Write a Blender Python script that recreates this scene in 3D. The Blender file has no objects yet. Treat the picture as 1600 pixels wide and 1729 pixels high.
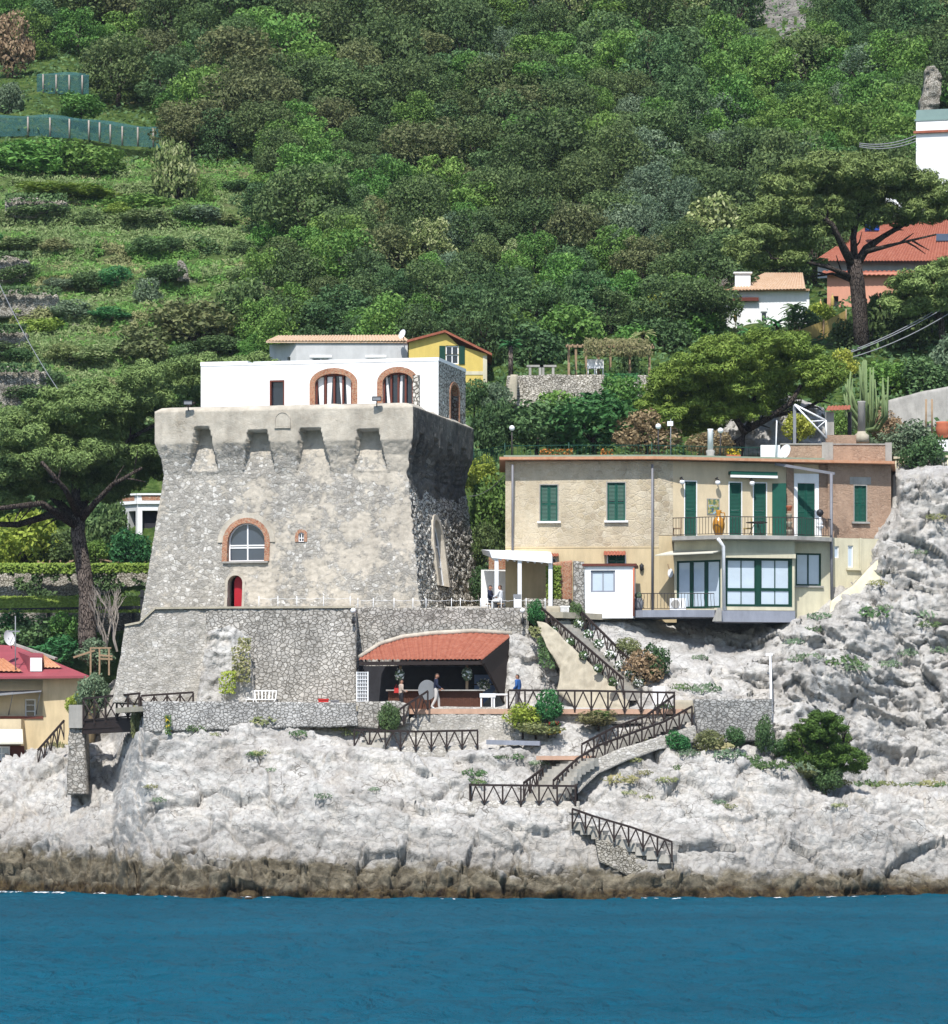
import bpy, bmesh, math, random
import numpy as np
from mathutils import Vector, Matrix
C = bpy.context.scene.collection
F, D, H, YH = 7260.0, 220.0, 4.61, 1350.0          # focal length in photo pixels, camera distance, eye height, horizon row
rnd = random.Random(7)
def P(px, py, Y):
    d = D + Y
    return Vector(((px-800)/F*d, Y, H-(py-YH)/F*d))
def Pn(px, py, Y):
    d = D + Y
    return np.stack([(px-800)/F*d, Y+0*px, H-(py-YH)/F*d], -1)
def zat(py, Y): return H-(py-YH)/F*(D+Y)
def xat(px, Y): return (px-800)/F*(D+Y)
# ---------------------------------------------------------------- noise
def _h(ix, iy, iz, s):
    n = (ix.astype(np.int64)*374761393 + iy.astype(np.int64)*668265263 + iz.astype(np.int64)*1274126177 + s*974711) & 0xffffffff
    n = ((n ^ (n >> 13))*1274126177) & 0xffffffff
    n = ((n ^ (n >> 15))*2246822519) & 0xffffffff
    return ((n ^ (n >> 16)) & 0xffffff)/16777216.0
def vn(p, s=0):
    i = np.floor(p).astype(np.int64); f = p-i; f = f*f*f*(f*(f*6-15)+10)
    r = 0
    for a in (0, 1):
        wx = f[..., 0] if a else 1-f[..., 0]
        for b in (0, 1):
            wy = f[..., 1] if b else 1-f[..., 1]
            for c in (0, 1):
                wz = f[..., 2] if c else 1-f[..., 2]
                r = r + wx*wy*wz*_h(i[..., 0]+a, i[..., 1]+b, i[..., 2]+c, s)
    return r*2-1
ROT = np.array([[.8, .36, -.48], [-.6, .48, -.64], [0, .8, .6]])
def fbm(p, s=0, o=4, g=.5, ridged=False):
    r = 0; a = 1.; t = 0
    for k in range(o):
        v = vn(p, s+k*17)
        if ridged: v = 1-2*np.abs(v)
        r = r+a*v; t += a; a *= g; p = p@ROT*2.03
    return r/t
def worley(p, s=0):
    i = np.floor(p).astype(np.int64); f1 = np.full(p.shape[:-1], 9.); f2 = f1.copy(); idv = f1*0
    for a in (-1, 0, 1):
        for b in (-1, 0, 1):
            for c in (-1, 0, 1):
                jx, jy, jz = i[..., 0]+a, i[..., 1]+b, i[..., 2]+c
                h = _h(jx, jy, jz, s)
                d = np.sqrt((jx+h-p[..., 0])**2+(jy+_h(jx, jy, jz, s+1)-p[..., 1])**2+(jz+_h(jx, jy, jz, s+2)-p[..., 2])**2)
                m = d < f1
                f2 = np.where(m, f1, np.minimum(f2, d)); f1 = np.where(m, d, f1); idv = np.where(m, _h(jx, jy, jz, s+5), idv)
    return f1, f2, idv
def facets(p, s=0):
    """angular blocks: every Worley cell is a plane tilted its own way"""
    i = np.floor(p).astype(np.int64); f1 = np.full(p.shape[:-1], 9.); f2 = f1.copy(); hgt = f1*0
    for a in (-1, 0, 1):
        for b in (-1, 0, 1):
            for c in (-1, 0, 1):
                jx, jy, jz = i[..., 0]+a, i[..., 1]+b, i[..., 2]+c
                ox = jx+_h(jx, jy, jz, s)-p[..., 0]; oy = jy+_h(jx, jy, jz, s+1)-p[..., 1]; oz = jz+_h(jx, jy, jz, s+2)-p[..., 2]
                d = ox*ox+oy*oy+oz*oz; m = d < f1
                t = (_h(jx, jy, jz, s+5)-.5)*1.1-ox*(_h(jx, jy, jz, s+6)-.5)*1.6-oy*(_h(jx, jy, jz, s+7)-.5)*.8-oz*(_h(jx, jy, jz, s+8)-.35)*1.6
                f2 = np.where(m, f1, np.minimum(f2, d)); f1 = np.where(m, d, f1); hgt = np.where(m, t, hgt)
    return hgt, np.sqrt(f2)-np.sqrt(f1)
# ---------------------------------------------------------------- objects
def tag(o, label=None, cat=None, group=None, kind=None):
    if label: o['label'] = label
    if cat: o['category'] = cat
    if group: o['group'] = group
    if kind: o['kind'] = kind
    return o
def thing(name, label, cat, loc, group=None):
    o = bpy.data.objects.new(name, None); C.objects.link(o); o.location = loc; o.empty_display_size = .2
    return tag(o, label, cat, group)
def org(o):
    v = Vector((0, 0, 0))
    while o is not None: v = v+o.location; o = o.parent
    return v
def copy_tree(o, parent=None):
    c = o.copy(); C.objects.link(c); c.parent = parent
    for ch in list(o.children): copy_tree(ch, c)
    return c
def link_np(name, v, f, mat, parent=None, loc=None, smooth=False, mi=None):
    """v (n,3) world coordinates, f (m,k) indices"""
    v = np.asarray(v, float); o0 = org(parent) if parent is not None else (loc if loc is not None else Vector((0, 0, 0)))
    v = v-np.array(o0)
    me = bpy.data.meshes.new(name); me.vertices.add(len(v)); me.vertices.foreach_set('co', v.astype(np.float32).ravel())
    f = np.asarray(f, np.int32); m, k = f.shape
    me.loops.add(m*k); me.loops.foreach_set('vertex_index', f.ravel())
    me.polygons.add(m); me.polygons.foreach_set('loop_start', np.arange(0, m*k, k, dtype=np.int32))
    try: me.polygons.foreach_set('loop_total', np.full(m, k, np.int32))
    except Exception: pass
    if smooth: me.polygons.foreach_set('use_smooth', np.ones(m, bool))
    for q in (mat if isinstance(mat, (list, tuple)) else [mat]): me.materials.append(q)
    if mi is not None: me.polygons.foreach_set('material_index', np.asarray(mi, np.int32))
    me.update(calc_edges=True); me.validate()
    o = bpy.data.objects.new(name, me); C.objects.link(o)
    if parent is not None: o.parent = parent
    elif loc is not None: o.location = loc
    return o
class MB:
    def __init__(s): s.v = []; s.f = []; s.sm = []
    def add(s, vs, fs, smooth=False):
        b = len(s.v); s.v += [tuple(q) for q in vs]
        for q in fs: s.f.append([b+i for i in q]); s.sm.append(smooth)
        return s
    def hexa(s, a):   # 8 points: bottom ring 0-3, top ring 4-7
        return s.add(a, [(3, 2, 1, 0), (4, 5, 6, 7), (0, 1, 5, 4), (1, 2, 6, 5), (2, 3, 7, 6), (3, 0, 4, 7)])
    def box(s, c, size, rz=0):
        x, y, z = [q/2 for q in size]; cs, sn = math.cos(rz), math.sin(rz)
        pts = []
        for dz in (-z, z):
            for dx, dy in ((-x, -y), (x, -y), (x, y), (-x, y)):
                pts.append((c[0]+dx*cs-dy*sn, c[1]+dx*sn+dy*cs, c[2]+dz))
        return s.hexa(pts)
    def beam(s, a, b, w, h=None, up=(0, 0, 1)):
        a, b = Vector(a), Vector(b); h = h or w; d = (b-a).normalized(); up = Vector(up)
        if abs(d.dot(up)) > .95: up = Vector((0, 1, 0))
        r = d.cross(up).normalized()*(w/2); u = r.cross(d).normalized()*(h/2)
        return s.hexa([a-r-u, a+r-u, a+r+u, a-r+u, b-r-u, b+r-u, b+r+u, b-r+u])
    def tube(s, pts, rad, n=7, cap=True):
        pts = [Vector(p) for p in pts]
        if not isinstance(rad, (list, tuple)): rad = [rad]*len(pts)
        vs = []; fs = []
        for i, p in enumerate(pts):
            d = (pts[min(i+1, len(pts)-1)]-pts[max(i-1, 0)]).normalized()
            up = Vector((0, 0, 1)) if abs(d.z) < .9 else Vector((1, 0, 0))
            r = d.cross(up).normalized(); u = r.cross(d).normalized()
            for k in range(n):
                a = 2*math.pi*k/n; vs.append(p+(r*math.cos(a)+u*math.sin(a))*rad[i])
        for i in range(len(pts)-1):
            for k in range(n):
                k2 = (k+1) % n; fs.append((i*n+k, i*n+k2, (i+1)*n+k2, (i+1)*n+k))
        if cap: fs += [tuple(range(n))[::-1], tuple((len(pts)-1)*n+k for k in range(n))]
        return s.add(vs, fs, True)
    def prism(s, poly, vec):
        n = len(poly); vec = Vector(vec); a = [Vector(p) for p in poly]
        return s.add(a+[p+vec for p in a], [tuple(range(n))[::-1], tuple(range(n, 2*n))]+[(i, (i+1) % n, n+(i+1) % n, n+i) for i in range(n)])
    def lathe(s, c, prof, n=14, cap=True):
        vs = []; fs = []
        for r, z in prof:
            for k in range(n):
                a = 2*math.pi*k/n; vs.append((c[0]+r*math.cos(a), c[1]+r*math.sin(a), c[2]+z))
        for i in range(len(prof)-1):
            for k in range(n):
                k2 = (k+1) % n; fs.append((i*n+k, i*n+k2, (i+1)*n+k2, (i+1)*n+k))
        if cap: fs += [tuple(range(n))[::-1], tuple((len(prof)-1)*n+k for k in range(n))]
        return s.add(vs, fs, True)
    def sphere(s, c, r, n=12, sq=1):
        m = n//2
        return s.lathe(c, [(max(r*math.sin(math.pi*i/m), 1e-4), -r*sq*math.cos(math.pi*i/m)) for i in range(m+1)], n, False)
    def build(s, name, mat, parent=None, loc=None):
        o0 = org(parent) if parent is not None else (Vector(loc) if loc is not None else Vector((0, 0, 0)))
        me = bpy.data.meshes.new(name)
        me.from_pydata([(v[0]-o0.x, v[1]-o0.y, v[2]-o0.z) for v in s.v], [], s.f)
        me.polygons.foreach_set('use_smooth', s.sm)
        me.materials.append(mat); me.update()
        o = bpy.data.objects.new(name, me); C.objects.link(o)
        if parent is not None: o.parent = parent
        elif loc is not None: o.location = loc
        return o
class Wall:
    """a vertical wall plane from ground point A to ground point B (left to right seen from the sea)"""
    def __init__(s, A, B):
        s.A = Vector((A[0], A[1], 0)); b = Vector((B[0], B[1], 0)); s.L = (b-s.A).length
        s.d = (b-s.A)/s.L; s.n = Vector((s.d.y, -s.d.x, 0))
    def hit(s, px, py, o=0):
        E = Vector((0, -D, H)); r = Vector(((px-800)/F, 1, -(py-YH)/F))
        t = (s.A+s.n*o-E).dot(s.n)/r.dot(s.n); q = E+r*t
        return (q-s.A).dot(s.d), q.z
    def rect(s, x0, y0, x1, y1, o=0):
        a = s.hit(x0, (y0+y1)/2, o)[0]; b = s.hit(x1, (y0+y1)/2, o)[0]; xm = (x0+x1)/2
        return a, b, s.hit(xm, y1, o)[1], s.hit(xm, y0, o)[1]
    def pt(s, u, z, o=0): v = s.A+s.d*u+s.n*o; return Vector((v.x, v.y, z))
    def box(s, mb, u0, u1, z0, z1, o0, o1):
        q = s.pt
        return mb.hexa([q(u0, z0, o1), q(u1, z0, o1), q(u1, z0, o0), q(u0, z0, o0), q(u0, z1, o1), q(u1, z1, o1), q(u1, z1, o0), q(u0, z1, o0)])
    def poly(s, mb, uz, o0, o1):
        n = len(uz); vs = [s.pt(u, z, _o(o1, z)) for u, z in uz]+[s.pt(u, z, _o(o0, z)) for u, z in uz]
        return mb.add(vs, [tuple(range(n)), tuple(range(n, 2*n))[::-1]]+[((i+1) % n, i, n+i, n+(i+1) % n) for i in range(n)])
    def ring(s, mb, out, inn, o0, o1):
        n = len(out); vs = [s.pt(u, z, _o(o, z)) for o in (o1, o0) for pl in (out, inn) for u, z in pl]; fs = []
        for i in range(n):
            j = (i+1) % n
            fs += [(i, j, n+j, n+i), (2*n+j, 2*n+i, 3*n+i, 3*n+j), (j, i, 2*n+i, 2*n+j), (n+i, n+j, 3*n+j, 3*n+i)]
        return mb.add(vs, fs)
    def holed(s, mb, u0, u1, z0, z1, holes, depth=.25, o=0):
        us = sorted({u0, u1, *[h[0] for h in holes], *[h[1] for h in holes]}); us = [u for u in us if u0 <= u <= u1]
        zs = sorted({z0, z1, *[h[2] for h in holes], *[h[3] for h in holes]}); zs = [z for z in zs if z0 <= z <= z1]
        for a, b in zip(us, us[1:]):
            for c, d in zip(zs, zs[1:]):
                m = ((a+b)/2, (c+d)/2)
                if any(h[0] < m[0] < h[1] and h[2] < m[1] < h[3] for h in holes): continue
                mb.add([s.pt(a, c, o), s.pt(b, c, o), s.pt(b, d, o), s.pt(a, d, o)], [(0, 1, 2, 3)])
        for h in holes:
            a, b, c, d = h; q = lambda u, z, k: s.pt(u, z, o-k*depth)
            for (p0, p1) in (((a, c), (b, c)), ((b, c), (b, d)), ((b, d), (a, d)), ((a, d), (a, c))):
                mb.add([q(*p0, 0), q(*p1, 0), q(*p1, 1), q(*p0, 1)], [(0, 1, 2, 3)])
        return mb
def _o(o, z): return o(z) if callable(o) else o
def arch(u0, u1, z0, zs, rise, n=12):
    """outline: straight jambs z0..zs then an elliptical arch of that rise"""
    c, r = (u0+u1)/2, (u1-u0)/2
    return [(u0, z0), (u1, z0)]+[(c+r*math.cos(math.pi*k/n), zs+rise*math.sin(math.pi*k/n)) for k in range(n+1)]
# ---------------------------------------------------------------- materials
def lin(c):
    c = c/255.; return c/12.92 if c <= .04045 else ((c+.055)/1.055)**2.4
def S(r, g, b, k=.66):       # base colour whose sunlit picture value is about (r, g, b)
    return tuple(min(lin(q)*k, .82) for q in (r, g, b))+(1,)
class G:
    def __init__(s, name):
        s.m = bpy.data.materials.new(name); s.m.use_nodes = True; s.t = s.m.node_tree; s.t.nodes.clear()
        s.out = s.t.nodes.new('ShaderNodeOutputMaterial')
    def n(s, typ, ins=None, **at):
        q = s.t.nodes.new('ShaderNode'+typ)
        for k, v in at.items(): setattr(q, k, v)
        for k, v in (ins or {}).items(): s.put(q.inputs[k], v)
        return q
    def put(s, sock, v):
        if isinstance(v, bpy.types.NodeSocket): s.t.links.new(v, sock)
        else: sock.default_value = v
    def pos(s, kind='Object'): return s.n('TexCoord').outputs[kind]
    def wpos(s): return s.n('NewGeometry').outputs['Position']
    def scl(s, v, sc, rot=(0, 0, 0)): return s.n('Mapping', {'Vector': v, 'Scale': sc, 'Rotation': rot}).outputs[0]
    def noise(s, v, scale, det=4, rough=.55, dist=0): return s.n('TexNoise', {'Vector': v, 'Scale': scale, 'Detail': det, 'Roughness': rough, 'Distortion': dist}).outputs['Fac']
    def voro(s, v, scale, feat='F1', out='Distance', rand=1): return s.n('TexVoronoi', {'Vector': v, 'Scale': scale, 'Randomness': rand}, feature=feat).outputs[out]
    def ramp(s, f, st, interp='LINEAR'):
        q = s.n('ValToRGB', {'Fac': f}); e = q.color_ramp.elements; q.color_ramp.interpolation = interp
        while len(e) < len(st): e.new(.5)
        for k, (p, c) in enumerate(st):
            e[k].position = p; e[k].color = c if isinstance(c, tuple) else (c, c, c, 1)
        return q.outputs['Color']
    def mix(s, f, a, b, bl='MIX'): return s.n('MixRGB', {'Fac': f, 'Color1': a, 'Color2': b}, blend_type=bl).outputs[0]
    def math(s, op, a, b=0., c=None, clamp=False):
        q = s.n('Math', {0: a, 1: b}, operation=op, use_clamp=clamp)
        if c is not None: s.put(q.inputs[2], c)
        return q.outputs[0]
    def sep(s, v): return s.n('SeparateXYZ', {0: v}).outputs
    def warp(s, v, scale, amt):
        w = s.n('TexNoise', {'Vector': v, 'Scale': scale, 'Detail': 2}).outputs['Color']
        w = s.n('VectorMath', {0: w, 1: (.5, .5, .5)}, operation='SUBTRACT').outputs[0]
        w = s.n('VectorMath', {0: w, 'Scale': amt}, operation='SCALE').outputs[0]
        return s.n('VectorMath', {0: v, 1: w}, operation='ADD').outputs[0]
    def bump(s, h, strength=.5, dist=.05, nrm=None):
        q = s.n('Bump', {'Height': h, 'Strength': strength, 'Distance': dist})
        if nrm is not None: s.put(q.inputs['Normal'], nrm)
        return q.outputs[0]
    def fin(s, col, rough=.85, nrm=None, spec=.3, metal=0., **kw):
        b = s.n('BsdfPrincipled', {'Base Color': col, 'Roughness': rough, 'Specular IOR Level': spec, 'Metallic': metal})
        if nrm is not None: s.put(b.inputs['Normal'], nrm)
        for k, v in kw.items(): s.put(b.inputs[k.replace('_', ' ')], v)
        s.t.links.new(b.outputs[0], s.out.inputs[0]); return s.m
def rubble(name, scale, stones, mortar, joint=.07, plaster=None, pl=(.5, .6), flat=1.35, bump=.7, stain=.25, warp=.25, bd=.06, extra=None):
    g = G(name); v = g.pos(); w = g.scl(g.warp(v, 1.3, warp), (1, 1, flat))
    cell = g.n('TexVoronoi', {'Vector': w, 'Scale': scale}).outputs['Color']
    edge = g.voro(w, scale, 'DISTANCE_TO_EDGE')
    r = g.sep(cell)[0]; k = len(stones)
    col = g.ramp(r, [(i/max(k-1, 1), c) for i, c in enumerate(stones)])
    fine = g.noise(v, 14, 6, .65)
    col = g.mix(.55, col, g.ramp(fine, [(.3, .25), (.7, .8)]), 'OVERLAY')
    jm = g.ramp(g.math('ADD', edge, g.math('MULTIPLY', g.math('SUBTRACT', fine, .5), .12)), [(joint*.35, 0.), (joint, 1.)])
    col = g.mix(jm, mortar, col)
    hgt = jm
    if plaster:
        pn = g.math('ADD', g.math('MULTIPLY', g.noise(v, .5, 4, .6), .5), g.math('MULTIPLY', g.noise(v, 2.4, 8, .74, .4), .5))
        if extra: pn = g.math('ADD', pn, extra(g, v))
        pm = g.ramp(pn, [(pl[0], 0.), (pl[1], 1.)])
        pc = g.mix(g.ramp(g.noise(v, 2.2, 7, .7), [(.35, 0.), (.65, 1.)]), plaster[0], plaster[1])
        col = g.mix(pm, col, pc)
        hgt = g.math('MULTIPLY', jm, g.math('SUBTRACT', 1.15, pm))
    st = g.ramp(g.noise(g.scl(v, (1, 1, .35)), .8, 6, .65), [(.35, 1-stain*1.6), (.62, 1.)])
    col = g.mix(1., col, st, 'MULTIPLY')
    hh = g.math('ADD', hgt, g.math('MULTIPLY', fine, .6))
    return g.fin(col, .92, g.bump(hh, bump, bd), .15)
def plain(name, col, rough=.8, var=.12, scale=2.5, bump=.1, spec=.3, metal=0., dirt=0.):
    g = G(name); v = g.pos()
    a = tuple(q*(1-var) for q in col[:3])+(1,); b = tuple(min(q*(1+var), .9) for q in col[:3])+(1,)
    n = g.noise(v, scale, 7, .65)
    c = g.mix(g.ramp(n, [(.35, 0.), (.65, 1.)]), a, b)
    if dirt:
        d = g.ramp(g.noise(g.scl(v, (1.5, 1.5, .3)), 1.3, 7, .7), [(.36, 1-dirt), (.6, 1.)])
        c = g.mix(1., c, d, 'MULTIPLY')
    return g.fin(c, rough, g.bump(g.noise(v, 25, 4), bump, .02), spec, metal)
def leafmat(name, cols, hue=.0, val=.25, trans=.25, rough=.7):
    g = G(name); r = g.n('NewGeometry').outputs['Random Per Island']; ob = g.n('ObjectInfo').outputs['Random']
    k = len(cols)
    big = g.noise(g.wpos(), .9, 3, .6)
    f = g.math('ADD', g.math('MULTIPLY', r, .5), g.math('MULTIPLY', g.math('SUBTRACT', big, .25), 1.0))
    c = g.ramp(f, [(i/(k-1), q) for i, q in enumerate(cols)])
    hs = g.n('HueSaturation', {'Hue': g.math('ADD', .5-hue/2, g.math('MULTIPLY', ob, hue)), 'Value': g.math('ADD', 1-val/2, g.math('MULTIPLY', g.math('FRACT', g.math('MULTIPLY', ob, 7.3)), val)), 'Saturation': 1., 'Color': c}).outputs[0]
    b = g.n('BsdfPrincipled', {'Base Color': hs, 'Roughness': rough, 'Specular IOR Level': .25})
    t = g.n('BsdfTranslucent', {'Color': hs})
    m = g.n('MixShader', {0: trans, 1: b.outputs[0], 2: t.outputs[0]})
    g.t.links.new(m.outputs[0], g.out.inputs[0]); return g.m
M = {}
# ================================================================ materials
def rock_mat(name, sea=True, warm=.22):
    g = G(name); v = g.wpos(); z = g.sep(v)
    sv = g.warp(g.scl(v, (1, 1, 1.5), (0, .25, 0)), .5, 1.0)
    n1 = g.noise(sv, .5, 10, .66, .3); n2 = g.noise(v, 3.5, 8, .72); n3 = g.noise(g.scl(v, (.8, .8, 2.2), (0, .3, 0)), 1.7, 8, .7, .6)
    c = g.ramp(n1, [(.3, S(170, 165, 158)), (.45, S(199, 195, 189)), (.6, S(224, 221, 215)), (.75, S(184, 181, 177))])
    c = g.mix(g.ramp(n2, [(.35, .55), (.5, 0.)]), c, S(166, 160, 152))
    c = g.mix(g.ramp(g.noise(v, .35, 5, .6), [(.52, 0.), (.7, warm)]), c, S(222, 200, 168))
    c = g.mix(g.ramp(n3, [(.4, .4), (.5, 0.)]), c, S(172, 168, 164))
    cr = g.voro(g.warp(sv, 1.6, .7), .75, 'DISTANCE_TO_EDGE'); crm = g.ramp(cr, [(.0, 0.), (.03, 1.)])
    cr2 = g.voro(g.warp(v, 3, .5), 2.3, 'DISTANCE_TO_EDGE'); crm2 = g.ramp(cr2, [(.0, .35), (.05, 1.)])
    msk = g.ramp(g.noise(v, .8, 4), [(.48, 0.), (.62, 1.)])
    c = g.mix(g.math('MULTIPLY', g.math('SUBTRACT', 1., crm), msk), c, S(112, 106, 98))
    c = g.mix(g.math('MULTIPLY', g.math('SUBTRACT', 1., crm2), .32), c, S(128, 122, 114))
    wx = g.math('MULTIPLY', g.ramp(g.math('DIVIDE', g.math('SUBTRACT', z[0], 10.), 10.), [(.0, 0.), (.8, 1.)]), g.ramp(g.math('DIVIDE', z[2], 10.), [(.48, 0.), (.6, .22)]))
    c = g.mix(wx, c, g.mix(n3, S(150, 147, 142), S(204, 200, 193)))
    h = g.math('ADD', g.math('MULTIPLY', n2, .6), g.math('ADD', g.math('MULTIPLY', crm2, .3), g.math('MULTIPLY', n3, .5)))
    if sea:
        zz = g.math('ADD', z[2], g.math('MULTIPLY', g.math('SUBTRACT', g.noise(v, .55, 8, .68), .5), 3.2))
        zz = g.math('ADD', zz, g.math('MULTIPLY', z[0], .028))
        grey = g.ramp(g.math('DIVIDE', zz, 6.), [(.32, 1.), (.62, 0.)])
        c = g.mix(g.math('MULTIPLY', grey, .6), c, g.mix(n2, S(136, 132, 126), S(190, 186, 180)))
        dk = g.ramp(g.math('DIVIDE', zz, 4.), [(.3, 1.), (.46, 0.)])
        dc = g.ramp(g.noise(v, 1.6, 8, .7), [(.3, S(72, 66, 55)), (.48, S(112, 104, 88)), (.68, S(152, 143, 123))])
        c = g.mix(dk, c, dc)
        lo = g.ramp(g.math('ADD', z[2], g.math('MULTIPLY', g.noise(v, 1.2, 5), .9)), [(.75, 1.), (1.25, 0.)])
        lc = g.ramp(g.noise(v, 2.2, 7, .7), [(.35, S(40, 31, 26)), (.5, S(78, 66, 48)), (.66, S(108, 94, 66))])
        c = g.mix(lo, c, lc)
    return g.fin(c, .93, g.bump(h, .8, .14), .12)
M['rock'] = rock_mat('limestone')
M['rock_dry'] = rock_mat('limestone_dry', False, .6)
def _bias(g, v):      # more render left on the upper band and on the centre right of the keep
    x, y, z = g.sep(v)
    a = g.ramp(g.math('DIVIDE', z, 12.), [(.28, -.03), (.45, .03), (.74, .0), (.86, .12)])
    b = g.ramp(g.math('DIVIDE', g.math('ADD', x, 14.), 18.), [(.1, .0), (.45, .03), (.62, .12), (.75, .13)])
    r = g.math('ADD', g.math('MULTIPLY', g.sep(a)[0], 1.), g.math('MULTIPLY', g.sep(b)[0], .55))
    return g.math('SUBTRACT', r, .03)
M['keep'] = rubble('keep_masonry', 4.4, [S(160, 156, 148), S(198, 192, 182), S(174, 169, 160), S(238, 233, 224), S(184, 178, 168), S(208, 202, 190)], S(184, 178, 167), .09,
                   (S(232, 221, 203), S(206, 196, 180)), (.525, .575), 1.3, .6, .14, .3, .04, _bias)
M['keep_top'] = rubble('keep_render', 3.0, [S(190, 176, 154), S(214, 202, 180)], S(196, 182, 158), .08, (S(232, 222, 204), S(210, 199, 181)), (.3, .42), 1.3, .5, .2, .3, .05)
M['keep_side'] = rubble('keep_dark_rubble', 4.4, [S(200, 194, 182, .85), S(242, 236, 224, .9), S(216, 208, 196, .85), S(250, 245, 234, .9)], S(132, 126, 116), .12, None, (.5, .6), 1.1, 1., .2, .25, .12)
M['keep_weathered_shade'] = rubble('weathered_shaded_masonry', 4., [S(120, 117, 110), S(150, 145, 136), S(104, 101, 95), S(170, 164, 152)], S(112, 108, 102), .07, (S(140, 134, 124), S(104, 100, 94)), (.44, .6), 1.2, .6, .35, .3, .05)  # upper right face: dark weathering, with its shade also painted into the stone colour
M['rough'] = rubble('rough_limestone_wall', 4.2, [S(210, 204, 194), S(228, 222, 212), S(198, 192, 180), S(240, 235, 227)], S(200, 193, 181), .06, (S(226, 219, 207), S(212, 204, 190)), (.46, .62), 1.9, .8, .15, .3, .08)
M['cobble'] = rubble('cobble_wall', 4.3, [S(196, 191, 183), S(218, 212, 202), S(184, 179, 170), S(230, 225, 216)], S(158, 152, 142), .09, None, (.5, .6), 1.25, .85, .2, .25, .08)
M['cobble_fine'] = rubble('grey_cobble_wall', 5.0, [S(186, 184, 180), S(212, 209, 204), S(196, 193, 188), S(222, 219, 213)], S(150, 147, 141), .1, None, (.5, .6), 1.4, .85, .2, .25, .07)
M['dryst'] = rubble('dry_stone', 5.5, [S(196, 190, 176), S(218, 211, 198), S(172, 165, 150)], S(128, 122, 106), .1, None, (.5, .6), 1.7, .9, .3)
M['housest'] = rubble('honey_stone', 2.6, [S(230, 214, 184), S(208, 190, 158), S(240, 226, 200), S(194, 176, 148)], S(228, 213, 186), .07, (S(234, 219, 190), S(222, 204, 174)), (.44, .6), 1.4, .5, .12, .3, .04)
M['brownst'] = rubble('brown_tuff', 5.5, [S(192, 160, 136), S(208, 178, 154), S(176, 144, 120)], S(198, 168, 144), .07, (S(210, 178, 152), S(190, 158, 134)), (.42, .6), 1.3, .6, .15, .3, .05)
M['brick'] = rubble('old_brick', 7., [S(186, 122, 92), S(206, 148, 116), S(170, 106, 80), S(196, 136, 102)], S(206, 186, 160), .09, None, (.5, .6), 2.2, .4, .15, .1, .02)
M['cream'] = plain('cream_render', S(238, 230, 200), .9, .06, 1.2, .15, .2, 0, .16)
M['ochre'] = plain('ochre_render', S(236, 214, 172), .9, .05, 1.2, .12, .2, 0, .18)
M['ochre_smooth'] = plain('ochre_painted', S(238, 218, 182), .9, .06, .9, .15, .2, 0, .12)
M['yellow'] = plain('yellow_render', S(244, 216, 122), .9, .05, 1., .1, .2, 0, .12)
M['pink'] = plain('salmon_render', S(244, 176, 148), .9, .05, 1., .1, .2, 0, .12)
M['white'] = plain('white_limewash', (.80, .80, .79, 1), .9, .03, .8, .25, .2, 0, .09)
M['whitepaint'] = plain('white_paint', (.76, .76, .76, 1), .5, .04, 3, .05)
M['greyrend'] = plain('grey_render', S(228, 228, 226), .9, .06, 1., .15, .2, 0, .15)
M['grey'] = plain('grey_concrete', S(190, 186, 178), .9, .12, 1.6, .3, .2, 0, .25)
M['blue_grey'] = plain('blue_grey_paint', S(164, 168, 180), .8, .06, 1.5, .1, .2, 0, .2)
M['sand'] = plain('sandy_render', S(204, 194, 172), .95, .12, 2.2, .5, .1, 0, .2)
M['stair'] = plain('worn_stair', S(206, 200, 188), .95, .12, 3, .4, .1, 0, .25)
M['paving'] = plain('terracotta_paving', S(216, 176, 150), .9, .12, 3, .2)
M['green'] = plain('green_shutter', S(22, 96, 78, .6), .55, .12, 4, .05)
M['darkgreen'] = plain('dark_green_frame', S(16, 74, 58, .6), .5, .1, 4, .05)
M['brown'] = plain('dark_brown_timber', S(60, 47, 43, .5), .7, .2, 8, .2)
M['slat'] = plain('counter_boards', S(104, 66, 48, .6), .7, .2, 8, .2)
M['wood'] = plain('weathered_wood', S(176, 150, 120), .85, .2, 6, .3)
M['rust'] = plain('red_brown_frame', S(120, 62, 48, .6), .6, .12, 5, .05)
M['reddoor'] = plain('red_door_paint', S(190, 34, 48, .7), .5, .06, 3, .05)
M['redroof'] = plain('red_sheet_roof', S(170, 82, 90), .6, .06, 1.5, .05, .4, 0, .12)
M['redplastic'] = plain('red_plastic', S(206, 50, 44), .5, .05)
M['black'] = plain('black_metal', (.02, .02, .022, 1), .5, .1)
M['iron'] = plain('dark_iron', (.035, .03, .028, 1), .6, .1)
M['steel'] = plain('grey_steel', S(150, 152, 156), .5, .08)
M['zinc'] = plain('zinc_downpipe', S(140, 140, 146), .5, .08)
M['asphalt'] = plain('grey_board', S(148, 150, 152), .7, .05)
M['bark'] = plain('pine_bark', S(118, 106, 98), .95, .3, 3.5, .8)
def barkmat(kk=1.):
    g = G('plated_bark'); v = g.pos(); w = g.scl(g.warp(v, 2, .2), (1, 1, .3)); e = g.voro(w, 11., 'DISTANCE_TO_EDGE'); m = g.ramp(e, [(.02, 0.), (.12, 1.)]); n = g.noise(v, 3, 6, .7)
    c = g.mix(m, S(58, 50, 46, .66*kk), g.ramp(n, [(.35, S(104, 94, 88, .66*kk)), (.6, S(146, 132, 122, .66*kk))])); return g.fin(c, .95, g.bump(m, .9, .08), .1)
M['bark'] = barkmat(1.)
M['barkdark'] = barkmat(.55)
M['deadwood'] = plain('bleached_branches', S(176, 166, 156), .9, .15, 4)
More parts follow.
